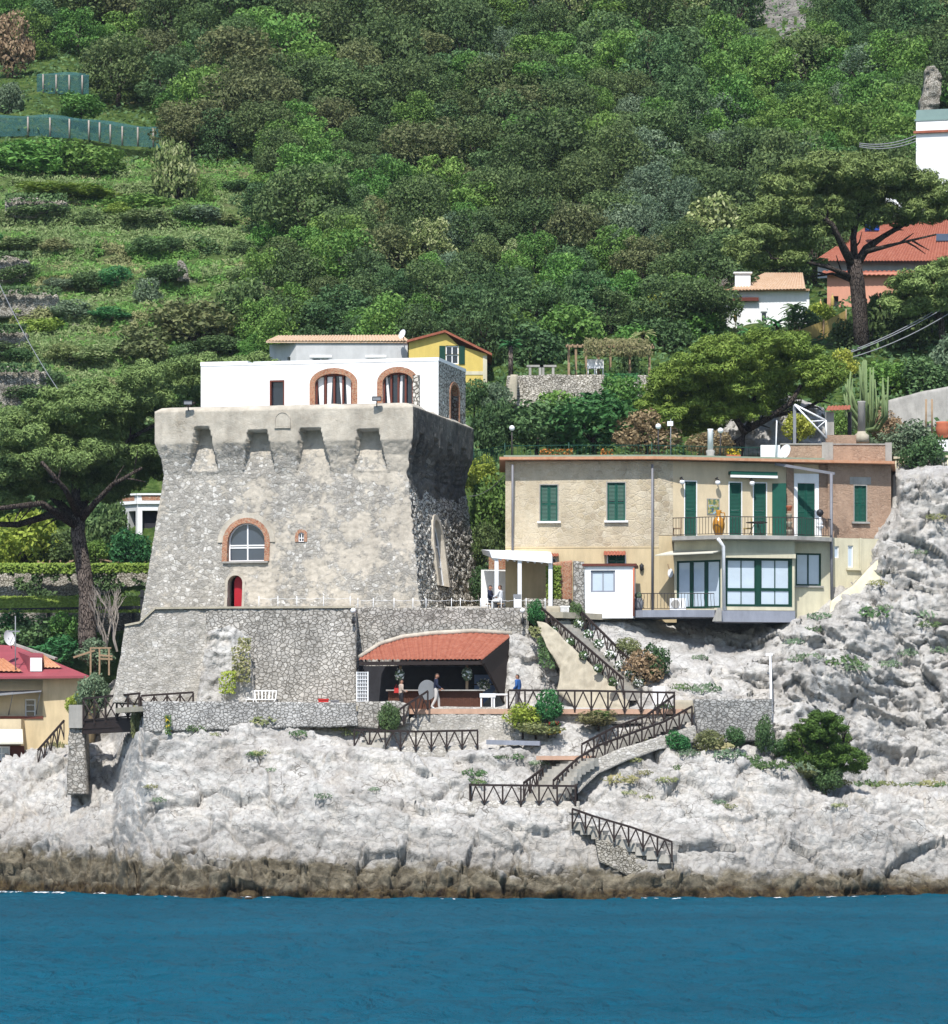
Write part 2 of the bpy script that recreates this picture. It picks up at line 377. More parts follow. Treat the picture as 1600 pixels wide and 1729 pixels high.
M['flowerwhite'] = plain('white_petals', (.8, .8, .76, 1), .8, .03)
M['flowerpink'] = plain('pink_petals', S(206, 120, 150), .8, .1)
M['flowerred'] = plain('red_petals', S(200, 50, 40), .8, .1)
M['flowerora'] = plain('orange_petals', S(206, 130, 60), .8, .1)
M['flowerye'] = plain('yellow_petals', S(230, 200, 50), .8, .1)
M['amber'] = plain('amber_glaze', S(206, 142, 40), .25, .12, 4, .02, .5)
M['clay'] = plain('clay_pot', S(208, 120, 86), .8, .08)
M['blue'] = plain('blue_plastic', S(30, 80, 180), .5, .06)
M['navy'] = plain('navy_cloth', S(34, 40, 62, .8), .9, .1)
M['denim'] = plain('blue_shirt', S(58, 104, 168), .9, .08)
M['trouser'] = plain('grey_trousers', S(120, 116, 116), .9, .08)
M['palecloth'] = plain('pale_trousers', S(222, 214, 206), .9, .05)
M['whitecloth'] = plain('white_cloth', S(240, 240, 240), .9, .04)
M['checkcloth'] = plain('beige_top', S(206, 186, 170), .9, .15, 14)
M['blackcloth'] = plain('black_cloth', (.02, .02, .025, 1), .9, .1)
M['skin'] = plain('skin', S(206, 150, 122), .6, .05)
M['hair'] = plain('dark_hair', (.025, .018, .014, 1), .6, .1)
M['hairbrown'] = plain('brown_hair', (.07, .045, .03, 1), .6, .1)
M['awn'] = plain('awning_cloth', S(230, 226, 208), .9, .04)
M['palebloc'] = plain('pale_blue_panel', S(118, 140, 180, .9), .8, .06)
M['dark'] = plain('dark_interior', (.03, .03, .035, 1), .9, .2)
M['canvas'] = plain('yellow_netting', S(206, 178, 104), .9, .1, 6)
M['curtain'] = plain('white_curtain', (.74, .74, .74, 1), .9, .03)
M['soil'] = plain('terrace_soil', S(130, 112, 84), .95, .2, 2, .5)
def tilemat(name, a, b, c):
    g = G(name); v = g.pos(); r = g.n('NewGeometry').outputs['Random Per Island']
    n = g.noise(v, 3.2, 6, .7); f = g.math('ADD', g.math('MULTIPLY', n, .7), g.math('MULTIPLY', r, .3))
    return g.fin(g.ramp(f, [(.3, a), (.5, b), (.7, c)]), .85, g.bump(g.noise(v, 20, 3), .2, .02), .2)
M['tile'] = tilemat('terracotta_tiles', S(146, 84, 66), S(172, 102, 80), S(194, 130, 106))
M['tileold'] = tilemat('old_pantiles', S(190, 150, 116), S(216, 180, 146), S(232, 206, 178))
M['tileorange'] = tilemat('orange_pantiles', S(196, 134, 98), S(218, 160, 124), S(234, 190, 156))
def glassmat(name, tint, rough=.06, spec=.6):
    g = G(name); n = g.noise(g.pos(), 1.2, 3)
    a = tuple(q*.7 for q in tint[:3])+(1,)
    return g.fin(g.mix(n, a, tint), rough, g.bump(g.noise(g.pos(), 2.5, 2), .04, .02), spec)
M['glass'] = glassmat('window_glass', S(96, 108, 124, .5))
M['glassdark'] = glassmat('dark_glass', S(52, 58, 70, .5))
M['glasspale'] = glassmat('curtained_glass', S(206, 220, 232, .85), .12)
def water():
    g = G('sea_water'); v = g.wpos()
    a = g.noise(g.scl(v, (1.1, .42, 1)), 1., 5, .62, .3); b = g.noise(g.scl(v, (.4, .16, 1)), 1., 4, .55)
    h = g.math('ADD', g.math('MULTIPLY', a, .55), g.math('MULTIPLY', b, .8))
    big = g.noise(g.scl(v, (.02, .05, 1)), 1., 3, .5)
    c = g.ramp(big, [(.35, (.0012, .057, .092, 1)), (.65, (.0018, .073, .116, 1))])
    nb = g.bump(h, 1., 1.6); b = g.n('BsdfDiffuse', {'Color': c, 'Normal': nb}); gl = g.n('BsdfGlossy', {'Color': (.9, .95, 1, 1), 'Roughness': .18, 'Normal': nb})
    fr = g.n('LayerWeight', {'Blend': .12, 'Normal': nb}).outputs['Fresnel']; m = g.n('MixShader', {0: g.math('MULTIPLY', g.math('MINIMUM', fr, .6), .13), 1: b.outputs[0], 2: gl.outputs[0]}); g.t.links.new(m.outputs[0], g.out.inputs[0]); return g.m
M['water'] = water()
def hillmat():
    g = G('hill_ground'); v = g.wpos()
    n = g.noise(v, .35, 8, .68); n2 = g.noise(v, 1.4, 7, .7)
    c = g.ramp(n2, [(.3, S(42, 58, 28)), (.5, S(74, 98, 44)), (.68, S(112, 128, 70))])
    c = g.mix(g.ramp(n, [(.58, 0.), (.72, .75)]), c, S(126, 112, 84))
    return g.fin(c, .95, g.bump(n2, .8, .4), .1)
M['hill'] = hillmat()
def grassmat():
    g = G('terrace_grass'); v = g.wpos()
    n = g.noise(v, .28, 6, .65); n2 = g.noise(v, 1.6, 7, .7)
    c = g.ramp(n2, [(.3, S(56, 72, 38)), (.5, S(86, 106, 56)), (.7, S(122, 138, 84))])
    c = g.mix(g.ramp(n, [(.55, 0.), (.68, .6)]), c, S(134, 122, 100))
    nz = g.sep(g.n('NewGeometry').outputs['Normal'])[2]; sp_ = g.math('MULTIPLY', g.ramp(nz, [(.3, 1.), (.5, 0.)]), g.ramp(g.noise(v, .5, 5, .7), [(.48, 0.), (.56, .9)])); c = g.mix(sp_, c, g.mix(n2, S(120, 112, 96), S(214, 206, 192)))
    return g.fin(c, .95, g.bump(n2, .8, .3), .1)
M['turf'] = grassmat()
K = 1.02
M['oak'] = leafmat('holm_oak_leaves', [S(46, 62, 38, K), S(80, 100, 56, K), S(124, 140, 88, K)], .03, .45)
M['oakbrown'] = leafmat('brownish_oak_leaves', [S(58, 66, 42, K), S(98, 106, 66, K), S(142, 144, 98, K)], .02, .4)
M['fresh'] = leafmat('fresh_green_leaves', [S(54, 80, 36, K), S(90, 126, 56, K), S(134, 162, 84, K)], .04, .4)
M['mid'] = leafmat('mid_green_leaves', [S(48, 68, 42, K), S(76, 102, 60, K), S(112, 136, 86, K)], .04, .4)
M['olive'] = leafmat('olive_leaves', [S(66, 84, 62, K), S(100, 120, 92, K), S(140, 156, 126, K)], .03, .3)
M['blossom'] = leafmat('pale_blossom_leaves', [S(70, 94, 44, K), S(126, 142, 84, K), S(206, 206, 160, K)], .02, .3)
M['pine'] = leafmat('pine_needles', [S(62, 78, 44, 1.3), S(96, 114, 62, 1.3), S(134, 150, 90, 1.3)], .02, .2, .15)
M['pinelight'] = leafmat('bright_pine_needles', [S(62, 82, 30, 1.15), S(98, 120, 46, 1.15), S(142, 158, 76, 1.15)], .02, .2, .15)
M['pinebush'] = leafmat('dense_pine_needles', [S(40, 62, 24, K), S(72, 102, 40, K), S(104, 130, 60, K)], .02, .2, .15)
M['shrubgreen'] = leafmat('glossy_shrub_leaves', [S(28, 66, 34, K), S(56, 108, 56, K), S(98, 148, 88, K)], .03, .3)
M['shrubyel'] = leafmat('yellow_green_leaves', [S(90, 106, 30, K), S(146, 156, 60, K), S(190, 194, 100, K)], .03, .2)
M['tuft'] = leafmat('dry_tufts', [S(84, 92, 54, K), S(126, 128, 84, K), S(168, 160, 116, K)], .06, .4)
M['grassblade'] = leafmat('grass_blades', [S(70, 86, 48, 1.15), S(102, 120, 70, 1.15), S(150, 154, 112, 1.15)], .04, .3)
M['dryflower'] = leafmat('dry_brown_shrub', [S(112, 94, 70, K), S(150, 128, 98, K), S(178, 158, 126, K)], .03, .2)
M['hedge'] = leafmat('hedge_leaves', [S(74, 98, 36, K), S(116, 138, 56, K), S(158, 174, 88, K)], .02, .2)
M['cactus'] = plain('cactus_skin', S(126, 146, 96), .8, .15, 3)
def netmat():
    g = G('green_net'); v = g.pos()
    w = g.ramp(g.noise(g.scl(v, (1, 1, 1)), 3., 4, .6), [(.35, .55), (.65, .85)])
    b = g.n('BsdfPrincipled', {'Base Color': S(34, 92, 92, .7), 'Roughness': .8}); t = g.n('BsdfTransparent')
    m = g.n('MixShader', {0: w, 1: t.outputs[0], 2: b.outputs[0]}); g.t.links.new(m.outputs[0], g.out.inputs[0]); return g.m
M['net'] = netmat()

M['net_glass'] = glassmat('greenish_glass', S(150, 176, 168, .7), .1)
# ================================================================ terrain: shore rocks, hill, sea
def colY(cols, px, ys):
    px = np.asarray(px, float); ys = np.asarray(ys, float); cx = np.array([c[0] for c in cols], float)
    tab = np.stack([np.interp(ys, [q[0] for q in sorted(c[1])], [q[1] for q in sorted(c[1])]) for c in cols])   # (nc, ny)
    i = np.clip(np.searchsorted(cx, px)-1, 0, len(cx)-2); t = np.clip((px-cx[i])/(cx[i+1]-cx[i]), 0, 1)
    if tab.shape[1] == len(px) and tab.shape[1] > 0 and ys.shape == px.shape and getattr(colY, 'pair', False):
        k = np.arange(len(px)); return tab[i, k]*(1-t)+tab[i+1, k]*t
    return (tab[i]*(1-t[:, None])+tab[i+1]*t[:, None])          # (npx, ny)
def colY1(cols, px, ys):
    colY.pair = True; r = colY(cols, np.atleast_1d(px), np.atleast_1d(ys)); colY.pair = False; return r
def sstep(a, b, x): t = np.clip((x-a)/(b-a), 0, 1); return t*t*(3-2*t)
ROCK = [
 (-260, [(1560, -6), (1505, -4), (1440, -2.5), (1400, -1), (1350, 1.5), (1310, 5), (1300, 14), (1250, 25), (760, 45)]),
 (0, [(1560, -6), (1506, -4), (1440, -2.5), (1400, -1), (1350, 1.5), (1310, 3.6), (1292, 5), (1286, 12), (1250, 25), (760, 45)]),
 (60, [(1560, -7), (1507, -5), (1440, -3.5), (1380, -1.2), (1330, 1.5), (1290, 3.4), (1272, 4.4), (1266, 11), (1240, 20), (760, 45)]),
 (118, [(1560, -9), (1509, -7), (1440, -5), (1380, -2.6), (1330, -.6), (1290, 1), (1262, 2.5), (1252, 9), (1230, 16), (760, 45)]),
 (190, [(1560, -11), (1511, -9), (1440, -7), (1380, -4.6), (1330, -1.5), (1290, 1), (1268, 2.4), (1260, 5), (1240, 7.5), (1200, 9), (1170, 12), (760, 45)]),
 (216, [(1560, -14), (1513, -12), (1440, -10), (1400, -9), (1350, -7.6), (1300, -5.6), (1262, -4), (1240, 0), (1215, 4), (1190, 8), (1030, 12), (760, 45)]),
 (246, [(1560, -16), (1514, -14), (1440, -12.6), (1400, -11.7), (1350, -10.8), (1300, -10), (1260, -9.2), (1232, -8.7), (1222, -8.2), (1200, -6), (1192, -3), (1030, 4), (760, 40)]),
 (400, [(1560, -18), (1515, -16.5), (1460, -15.5), (1400, -14), (1350, -12.7), (1300, -11.5), (1260, -10.3), (1226, -9.3), (1216, -8.4), (1200, -6), (1192, -3), (1030, 4), (760, 40)]),
 (600, [(1560, -19), (1517, -17.5), (1460, -16.6), (1400, -15), (1350, -13.8), (1300, -12.3), (1272, -11.3), (1258, -9.7), (1232, -8.9), (1215, -8.4), (1200, -7), (1192, -3), (1030, 4), (760, 40)]),
 (700, [(1560, -20), (1518, -18.5), (1460, -17), (1400, -15.6), (1350, -14), (1300, -12.5), (1278, -11.9), (1268, -8.6), (1240, -7.8), (1200, -7), (1192, -2), (1030, 4), (760, 40)]),
 (790, [(1560, -20), (1518, -18.5), (1460, -17.2), (1400, -15.8), (1364, -14.8), (1352, -13.9), (1300, -12.8), (1268, -12), (1258, -9), (1240, -7.8), (1200, -7), (1192, -2), (1030, 4), (760, 40)]),
 (860, [(1560, -20), (1518, -18.5), (1460, -17.5), (1400, -16), (1366, -15.2), (1356, -12.8), (1320, -12.3), (1280, -11.6), (1262, -11), (1252, -9), (1225, -8.4), (1200, -7), (1192, -4), (1170, -3.6), (1075, -2.4), (1040, -1.2), (1020, 6), (760, 40)]),
 (950, [(1560, -20), (1518, -18.5), (1460, -17.5), (1400, -16), (1366, -15.2), (1356, -12.6), (1300, -11.2), (1282, -10.4), (1268, -9.6), (1240, -8.6), (1215, -7.8), (1202, -6.8), (1192, -4), (1170, -2.6), (1100, -1.2), (1045, 0), (1020, 6), (760, 40)]),
 (1050, [(1560, -19.5), (1517, -18.6), (1478, -17.9), (1452, -17.1), (1440, -15.6), (1400, -14.6), (1340, -13.4), (1300, -12.2), (1260, -9.6), (1225, -7.6), (1202, -6.4), (1192, -3.6), (1150, -2.4), (1100, -.6), (1050, 1), (1030, 5), (900, 8), (760, 30)]),
 (1130, [(1560, -19), (1516, -18.2), (1478, -17.8), (1462, -17.2), (1448, -15.6), (1400, -14.6), (1340, -13.3), (1290, -11.8), (1250, -9.4), (1225, -7.5), (1185, -6), (1165, -4.4), (1140, -2.8), (1115, -1.6), (1095, .4), (1070, 3), (1050, 4.5), (1030, 6), (900, 9), (760, 30)]),
 (1250, [(1560, -18), (1515, -16.5), (1450, -15), (1400, -14), (1340, -12.6), (1290, -10.8), (1262, -9), (1245, -6.2), (1180, -4.6), (1160, -3.2), (1130, -1.8), (1112, 0), (1092, 3.2), (1060, 5.5), (1030, 7), (900, 10), (760, 30)]),
 (1340, [(1560, -17), (1514, -15.5), (1450, -14), (1400, -13), (1350, -11.6), (1310, -10), (1270, -8), (1240, -6.6), (1180, -4.3), (1120, -2), (1075, .3), (1050, 2.2), (1030, 4.6), (960, 9), (800, 12), (760, 18)]),
 (1420, [(1560, -16), (1513, -14.5), (1450, -13), (1400, -12), (1345, -10.2), (1330, -6), (1290, -4.8), (1240, -3.4), (1180, -1.6), (1120, 0), (1060, 1.4), (1025, 2.4), (990, 4.4), (960, 6.8), (940, 9.5), (800, 14), (760, 18)]),
 (1490, [(1560, -15), (1512, -13.4), (1450, -12), (1400, -11), (1348, -9.3), (1334, -3), (1290, -1.8), (1240, -.7), (1180, .4), (1120, 1.2), (1060, 2.2), (1000, 3), (950, 4.4), (910, 5.6), (890, 7.6), (800, 12), (760, 18)]),
 (1520, [(1560, -14.5), (1512, -13), (1450, -11.7), (1400, -10.6), (1352, -9), (1338, -2), (1290, -.8), (1240, .2), (1180, 1.2), (1120, 2), (1060, 2.8), (1000, 3.6), (940, 4.5), (880, 5.3), (805, 6.2), (798, 9.5), (770, 15)]),
 (1600, [(1560, -14.5), (1512, -13), (1450, -11.5), (1400, -10.3), (1358, -8.5), (1342, -1.6), (1290, -.5), (1235, .5), (1180, 1.4), (1120, 2.2), (1060, 3), (1000, 3.8), (940, 4.6), (880, 5.4), (800, 6.4), (793, 10), (770, 15)]),
 (1860, [(1560, -14.5), (1512, -13), (1450, -11.5), (1400, -10.3), (1358, -8.5), (1342, -1.6), (1290, -.5), (1235, .5), (1180, 1.4), (1120, 2.2), (1060, 3), (1000, 3.8), (940, 4.6), (880, 5.4), (800, 6.4), (793, 10), (770, 15)]),
]
def rock_points(px, ys):
    X, Yp = np.meshgrid(px, ys, indexing='ij'); Yd = colY(ROCK, px, ys)
    p = Pn(X, Yp, Yd)
    A = np.ones_like(X)
    A = np.where(X < 1150, sstep(1196, 1245, Yp)*.9+.1, A)
    A = np.where((X < 1190) & (X > 850) & (Yp < 1190), .5, A)
    A = np.where((X < 855) & (Yp < 1192), .05, A)
    A = np.where((X > 1150) & (X < 1420) & (Yp < 1040), .25, A)
    A = A*(1-.75*np.exp(-((X-880)/95)**2-((Yp-1345)/22)**2))
    A = A*(1-.6*np.exp(-((X-(950+(1320-Yp)*1.4))/60)**2)*sstep(1350, 1330, Yp)*sstep(1190, 1215, Yp))
    A = A*(1-.7*np.exp(-((X-700)/110)**2-((Yp-1262)/16)**2))
    A = A*(1-.6*np.exp(-((X-1045)/80)**2-((Yp-1415)/30)**2))
    q = p@np.array([[.97, 0, .25], [0, 1, 0], [-.25, 0, .97]])      # dipping beds
    big = fbm(q*np.array([.13, .16, .3]), 3, 3)
    wq = np.stack([vn(q*.7, 90), vn(q*.7, 91), vn(q*.7, 92)], -1)
    wq2 = np.stack([vn(q*2., 93), vn(q*2., 94), vn(q*2., 95)], -1)
    h1, e1 = facets(q*np.array([.26, .3, .6])+.3*wq, 11)
    h2, e2 = facets(q*np.array([.8, .8, 1.7])+.35*wq+.2*wq2, 23)
    h3, e3 = facets(q*np.array([2.2, 2.2, 4.2])+.3*wq2, 37)
    crk = -np.clip(1-e1/.07, 0, 1)*.3*sstep(-.2, .3, vn(q*.4, 62)+.2); crk2 = -np.clip(1-e2/.09, 0, 1)*.12
    rid = fbm(q*np.array([.6, .6, 1.1]), 31, 4, .55, True)
    fine = fbm(q*np.array([3., 3., 4.5]), 41, 3, .6, True)
    steep = sstep(1120, 1350, X)*sstep(1330, 1200, Yp)+sstep(860, 900, X)*sstep(1195, 1150, Yp)*sstep(1400, 1150, X)
    steep = np.clip(steep, 0, 1)
    d = 1.1*big+.42*h1+.16*h2+.09*h3+crk+.9*crk2+.1*rid+.05*fine
    sz = q[..., 2]*.62+.7*vn(q*.33, 63)+.25*vn(q*1.1, 64); sf = sz-np.floor(sz); d = d+(1-.6*steep)*sstep(-.25, .35, vn(q*.28, 65))*.42*(np.minimum(sf/.88, (1-sf)/.12)-.5)
    d = d+steep*(.35*fbm(q*np.array([.35, .3, .3]), 71, 3, .5, True)+.25*h1+.2*h2+.06*h3)
    lg = sstep(1464, 1474, Yp+14*vn(np.stack([X/34, X*0, X*0+.5], -1), 66)-sstep(400, 120, X)*-38); fl, fe = facets(p*np.array([.75, .5, .2])+.25*wq, 57); lowz = sstep(1395, 1440, Yp)*sstep(1150, 1000, X); d = d+lg*(.42+.3*h2+.3*h1)+lowz*(.4*fl-.25*np.clip(1-fe/.08, 0, 1)); vf = fbm(p*np.array([.55, .35, .14])+.2*wq, 58, 4, .55, True); d = d+steep*sstep(1000, 1250, X)*(.5*vf+.05)
    n = np.array([.02, -.78, .62]); n2 = np.array([-.05, -.97, .2])
    nn = n*(1-steep[..., None])+n2*steep[..., None]
    return p+nn*(d*A)[..., None], X, Yp
rpx = np.concatenate([np.arange(-260, -10, 12), np.arange(-10, 1612, 2.5), np.arange(1620, 1861, 12)])
rys = np.concatenate([np.arange(1560, 1180, -2.2), np.arange(1180, 1030, -2.4), np.arange(1030, 759, -3.5)])
def gridfaces(n, m):
    i = np.arange(n*m).reshape(n, m)
    return np.stack([i[:-1, :-1], i[1:, :-1], i[1:, 1:], i[:-1, 1:]], -1).reshape(-1, 4)
rp, _, _ = rock_points(rpx, rys)
rf = gridfaces(len(rpx), len(rys)); RX, RY = np.meshgrid(rpx, rys, indexing='ij')
ymin = np.interp(RX.ravel()[rf[:, 0]], [-260, 120, 190, 246, 260, 855, 900, 1000, 1100, 1340, 1860], [1235, 1220, 1150, 1120, 1030, 1024, 1020, 1000, 900, 790, 760])
rf = rf[RY.ravel()[rf[:, 0]] > ymin]
tag(link_np('cliff', rp.reshape(-1, 3), rf, M['rock'], smooth=True), 'white limestone shore cliff with a dark tide band along the sea', kind='structure')
# ---------------------------------------------------------------- hill
M['rock_hill'] = rubble('hill_rock', .9, [S(176, 172, 164), S(204, 200, 192), S(160, 155, 146)], S(120, 116, 108), .03, (S(196, 190, 180), S(170, 164, 152)), (.42, .6), .8, .9, .3, .6, .2)
HL = [
 (-500, [(1300, 22), (1150, 26), (1100, 29), (1030, 34), (900, 40), (800, 46), (700, 54), (600, 66), (500, 78), (400, 90), (300, 104), (200, 122), (100, 140), (0, 157), (-200, 192)]),
 (0, [(1300, 16), (1150, 19), (1100, 22), (1030, 30), (960, 34), (900, 38), (800, 44), (700, 52), (600, 64), (500, 76), (400, 89), (300, 103), (200, 121), (100, 139), (0, 156), (-200, 190)]),
 (450, [(1300, 14), (1100, 20), (1030, 26), (900, 34), (800, 42), (700, 50), (600, 61), (500, 74), (400, 87), (300, 102), (200, 119), (100, 136), (0, 153), (-200, 188)]),
 (850, [(1300, 12), (1100, 16), (1000, 18), (860, 20), (800, 23), (700, 36), (690, 38), (640, 42), (600, 52), (500, 70), (400, 85), (300, 101), (200, 118), (100, 135), (0, 151), (-200, 186)]),
 (1150, [(1300, 14), (1000, 20), (800, 23), (740, 28), (700, 33), (640, 40), (600, 50), (500, 66), (400, 83), (300, 100), (200, 119), (100, 138), (0, 156), (-200, 192)]),
 (1350, [(1300, 16), (1000, 22), (800, 25), (740, 27), (700, 30), (640, 37), (590, 45), (560, 56), (480, 70), (400, 84), (300, 102), (200, 122), (100, 141), (0, 160), (-200, 196)]),
 (1600, [(1300, 14), (1000, 18), (820, 19), (780, 22), (730, 23.5), (705, 25), (640, 33), (600, 43), (560, 54), (480, 70), (400, 86), (300, 102), (200, 120), (100, 138), (0, 156), (-200, 190)]),
 (2100, [(1300, 14), (1000, 18), (820, 19), (780, 22), (730, 23.5), (705, 25), (640, 33), (600, 43), (560, 54), (480, 70), (400, 86), (300, 102), (200, 120), (100, 138), (0, 156), (-200, 190)]),
]
TE = [690, 622, 560, 495, 440, 385, 335, 288]
def hillY(px, py, pair=True):
    px = np.atleast_1d(np.asarray(px, float)); py = np.atleast_1d(np.asarray(py, float))
    if pair: base = lambda yy: colY1(HL, px, yy)
    X, Yp = px, py
    wob = 9*vn(np.stack([X/110, X*0+.5, X*0], -1), 5)
    yy = Yp+wob; te = np.array(TE[::-1], float); i = np.clip(np.searchsorted(te, yy)-1, 0, len(te)-2)
    lo, hi = te[i], te[i+1]; t = np.clip((hi-yy)/(hi-lo), 0, 1)
    t2 = np.where(t < .55, t*.12/.55, .12+(t-.55)/.45*.88)
    yt = hi-(hi-lo)*t2-wob
    w = sstep(460, 330, X)*sstep(700, 680, Yp)*sstep(280, 300, Yp)
    y2 = Yp*(1-w)+yt*w
    Yb = base(y2)
    k = sstep(560, 420, Yp)*(1-w)
    pp = np.stack([X/230, Yp/260, X*0], -1)
    Yb = Yb+k*(7*vn(pp, 8)+3*vn(pp*2.3, 9))
    Yb = Yb+k*9*np.exp(-((X-(1175+(150-Yp)*-.12))/38)**2)*sstep(420, 300, Yp)      # the dark gully
    return Yb
hpx = np.concatenate([np.arange(-500, -20, 20), np.arange(-20, 1621, 5), np.arange(1640, 2101, 20)])
hys = np.concatenate([np.arange(1300, 720, -12), np.arange(720, 270, -2.5), np.arange(270, -201, -6)])
HX, HY = np.meshgrid(hpx, hys, indexing='ij')
hp = Pn(HX.ravel(), HY.ravel(), hillY(HX.ravel(), HY.ravel()))
hp = hp+np.array([0, -.7, .7])*(fbm(hp*.6, 77, 4)*.35)[:, None]
fc = gridfaces(len(hpx), len(hys)); cx = HX.ravel()[fc[:, 0]]; cy = HY.ravel()[fc[:, 0]]
nz_ = vn(np.stack([cx/26, cy/20, 0*cx], -1), 14)+.6*vn(np.stack([cx/11, cy/9, 0*cx], -1), 15)
rk = np.maximum.reduce([1-((cx-a)/w)**2-((cy-b)/h)**2 for a, b, w, h in ((1320, 5, 62, 62), (1222, 5, 22, 50), (1336, 104, 38, 16), (1262, -40, 60, 40), (1440, -20, 60, 26))])+.6*nz_ > .25
mi = ((cx < 440+(cy-480)*-.2+25*vn(np.stack([cx/40, cy/40, 0*cx], -1), 4)) & (cy > 285) & (cy < 720)).astype(int)
mi = np.where(rk, 2, mi)
tag(link_np('hillside', hp, fc, [M['hill'], M['turf'], M['rock_hill']], smooth=True, mi=mi), 'steep wooded hillside behind the tower', kind='structure')
# ---------------------------------------------------------------- sea
_r = np.random.default_rng(77); fx = np.concatenate([_r.uniform(-20, 235, 120), _r.uniform(235, 1600, 60)]); _k = vn(np.stack([fx/24, fx*0, fx*0], -1), 6) > .05; fx = fx[_k]
fy = np.interp(fx, [0, 230, 250, 800, 1000, 1300, 1600], [1506.5, 1510, 1514.5, 1519, 1519, 1516.5, 1513.5]); fd = H*F/(fy+_r.uniform(.2, 2.2, len(fx))-YH); fp = np.stack([(fx-800)/F*fd, fd-D, .05+0*fd], -1); fw_ = _r.uniform(.05, .2, len(fx)); fl_ = _r.uniform(.05, .2, len(fx))
FV = np.stack([fp+np.stack([a*fw_, b*fl_, .05*_r.uniform(0, 1, len(fx))], -1) for a, b in ((-1, -.6), (.2, -1), (1, .4), (-.3, 1))], 1).reshape(-1, 3)
tag(link_np('sea_foam', FV, np.arange(len(FV)).reshape(-1, 4), M['curtain']), 'specks of white foam along the waterline', kind='stuff')
spx = np.concatenate([np.arange(-2600, -60, 45), np.arange(-60, 1661, 4), np.arange(1700, 4300, 45)])
sys_ = np.concatenate([np.arange(1478, 1500, 4), np.arange(1500, 1780, 1.25), np.arange(1780, 2700, 12)])
SX, SY = np.meshgrid(spx, sys_, indexing='ij'); sd = H*F/(SY-YH)
sp = np.stack([(SX-800)/F*sd, sd-D, 0*sd], -1)
wv = sp*np.array([1, 1, 0])
zz = .11*fbm(wv*np.array([.5, .3, 1])+.3, 201, 3, .55)+.09*fbm(wv*np.array([1.1, .55, 1]), 215, 2, .6)
sp[..., 2] = zz
tag(link_np('sea', sp.reshape(-1, 3), gridfaces(len(spx), len(sys_)), M['water'], smooth=True), 'calm deep blue sea below the rocks', kind='structure')
mb = MB(); mb.add([(-1500, -1500, -.6), (1500, -1500, -.6), (1500, 60, -.6), (-1500, 60, -.6)], [(0, 1, 2, 3)])
tag(mb.build('water', M['water']), 'open sea stretching away from the coast', kind='structure')
# ================================================================ shared builders for walls and windows
def resamp(pl, n):
    pl = [Vector((a, b, 0)) for a, b in pl]; L = [0]
    for a, b in zip(pl, pl[1:]): L.append(L[-1]+(b-a).length)
    t = np.linspace(0, L[-1], n); return np.stack([np.interp(t, L, [p.x for p in pl]), np.interp(t, L, [p.y for p in pl])], -1)
def stone_slab(name, label, cat, top, bot, Yt, Yb, thick, mat, amp=.06, res=5, group=None, kind=None, seed=3, cell=.4, parent=None, rock=0):
    """a rough masonry body whose face runs between two pixel polylines; its own thickness behind"""
    n = max(4, int(max(abs(top[-1][0]-top[0][0]), abs(bot[-1][0]-bot[0][0]))/res)); m = max(4, int(max(abs(bot[0][1]-top[0][1]), abs(bot[-1][1]-top[-1][1]))/res))
    a, b = resamp(bot, n), resamp(top, n); t = np.linspace(0, 1, m)[None, :, None]
    q = a[:, None, :]*(1-t)+b[:, None, :]*t
    f = lambda Y: np.array(Y if isinstance(Y, (tuple, list)) else (Y, Y), float)
    s = np.linspace(0, 1, n)[:, None]; yb, yt = f(Yb), f(Yt)
    Yv = (yb[0]*(1-s)+yb[1]*s)*(1-t[..., 0])+(yt[0]*(1-s)+yt[1]*s)*t[..., 0]
    p = Pn(q[..., 0], q[..., 1], Yv)
    f1, f2, _ = worley(p/cell, seed); dd = amp*(.9*fbm(p*2.2, seed, 4)-.7*(1-np.minimum(f2-f1, .25)/.25))
    if rock: dd = dd+rock*(fbm(p*.8, seed+3, 4, .55, True)+.5*fbm(p*2.3, seed+5, 3, .6, True))
    pf = p+np.stack([0*dd+amp*.35*vn(p*1.7, seed+9), -dd, amp*.5*vn(p*1.5, seed+8)], -1)
    back = pf+np.array([0, thick, 0])*(1+0*dd)[..., None]
    v = np.concatenate([pf.reshape(-1, 3), back.reshape(-1, 3)]); N = n*m
    i = np.arange(N).reshape(n, m); fr = gridfaces(n, m); bk = fr[:, ::-1]+N
    rim = np.concatenate([i[:, 0], i[-1, 1:], i[-2::-1, -1], i[0, -2:0:-1]]); r2 = np.roll(rim, -1)
    side = np.stack([r2, rim, rim+N, r2+N], -1)
    o = link_np(name, v, np.concatenate([fr, bk, side]), mat, parent=parent, loc=None if parent is not None else P(float(a[:, 0].mean()), float(a[:, 1].max()), float(yb.mean())))
    return o if parent is not None else tag(o, label, cat, group, kind)
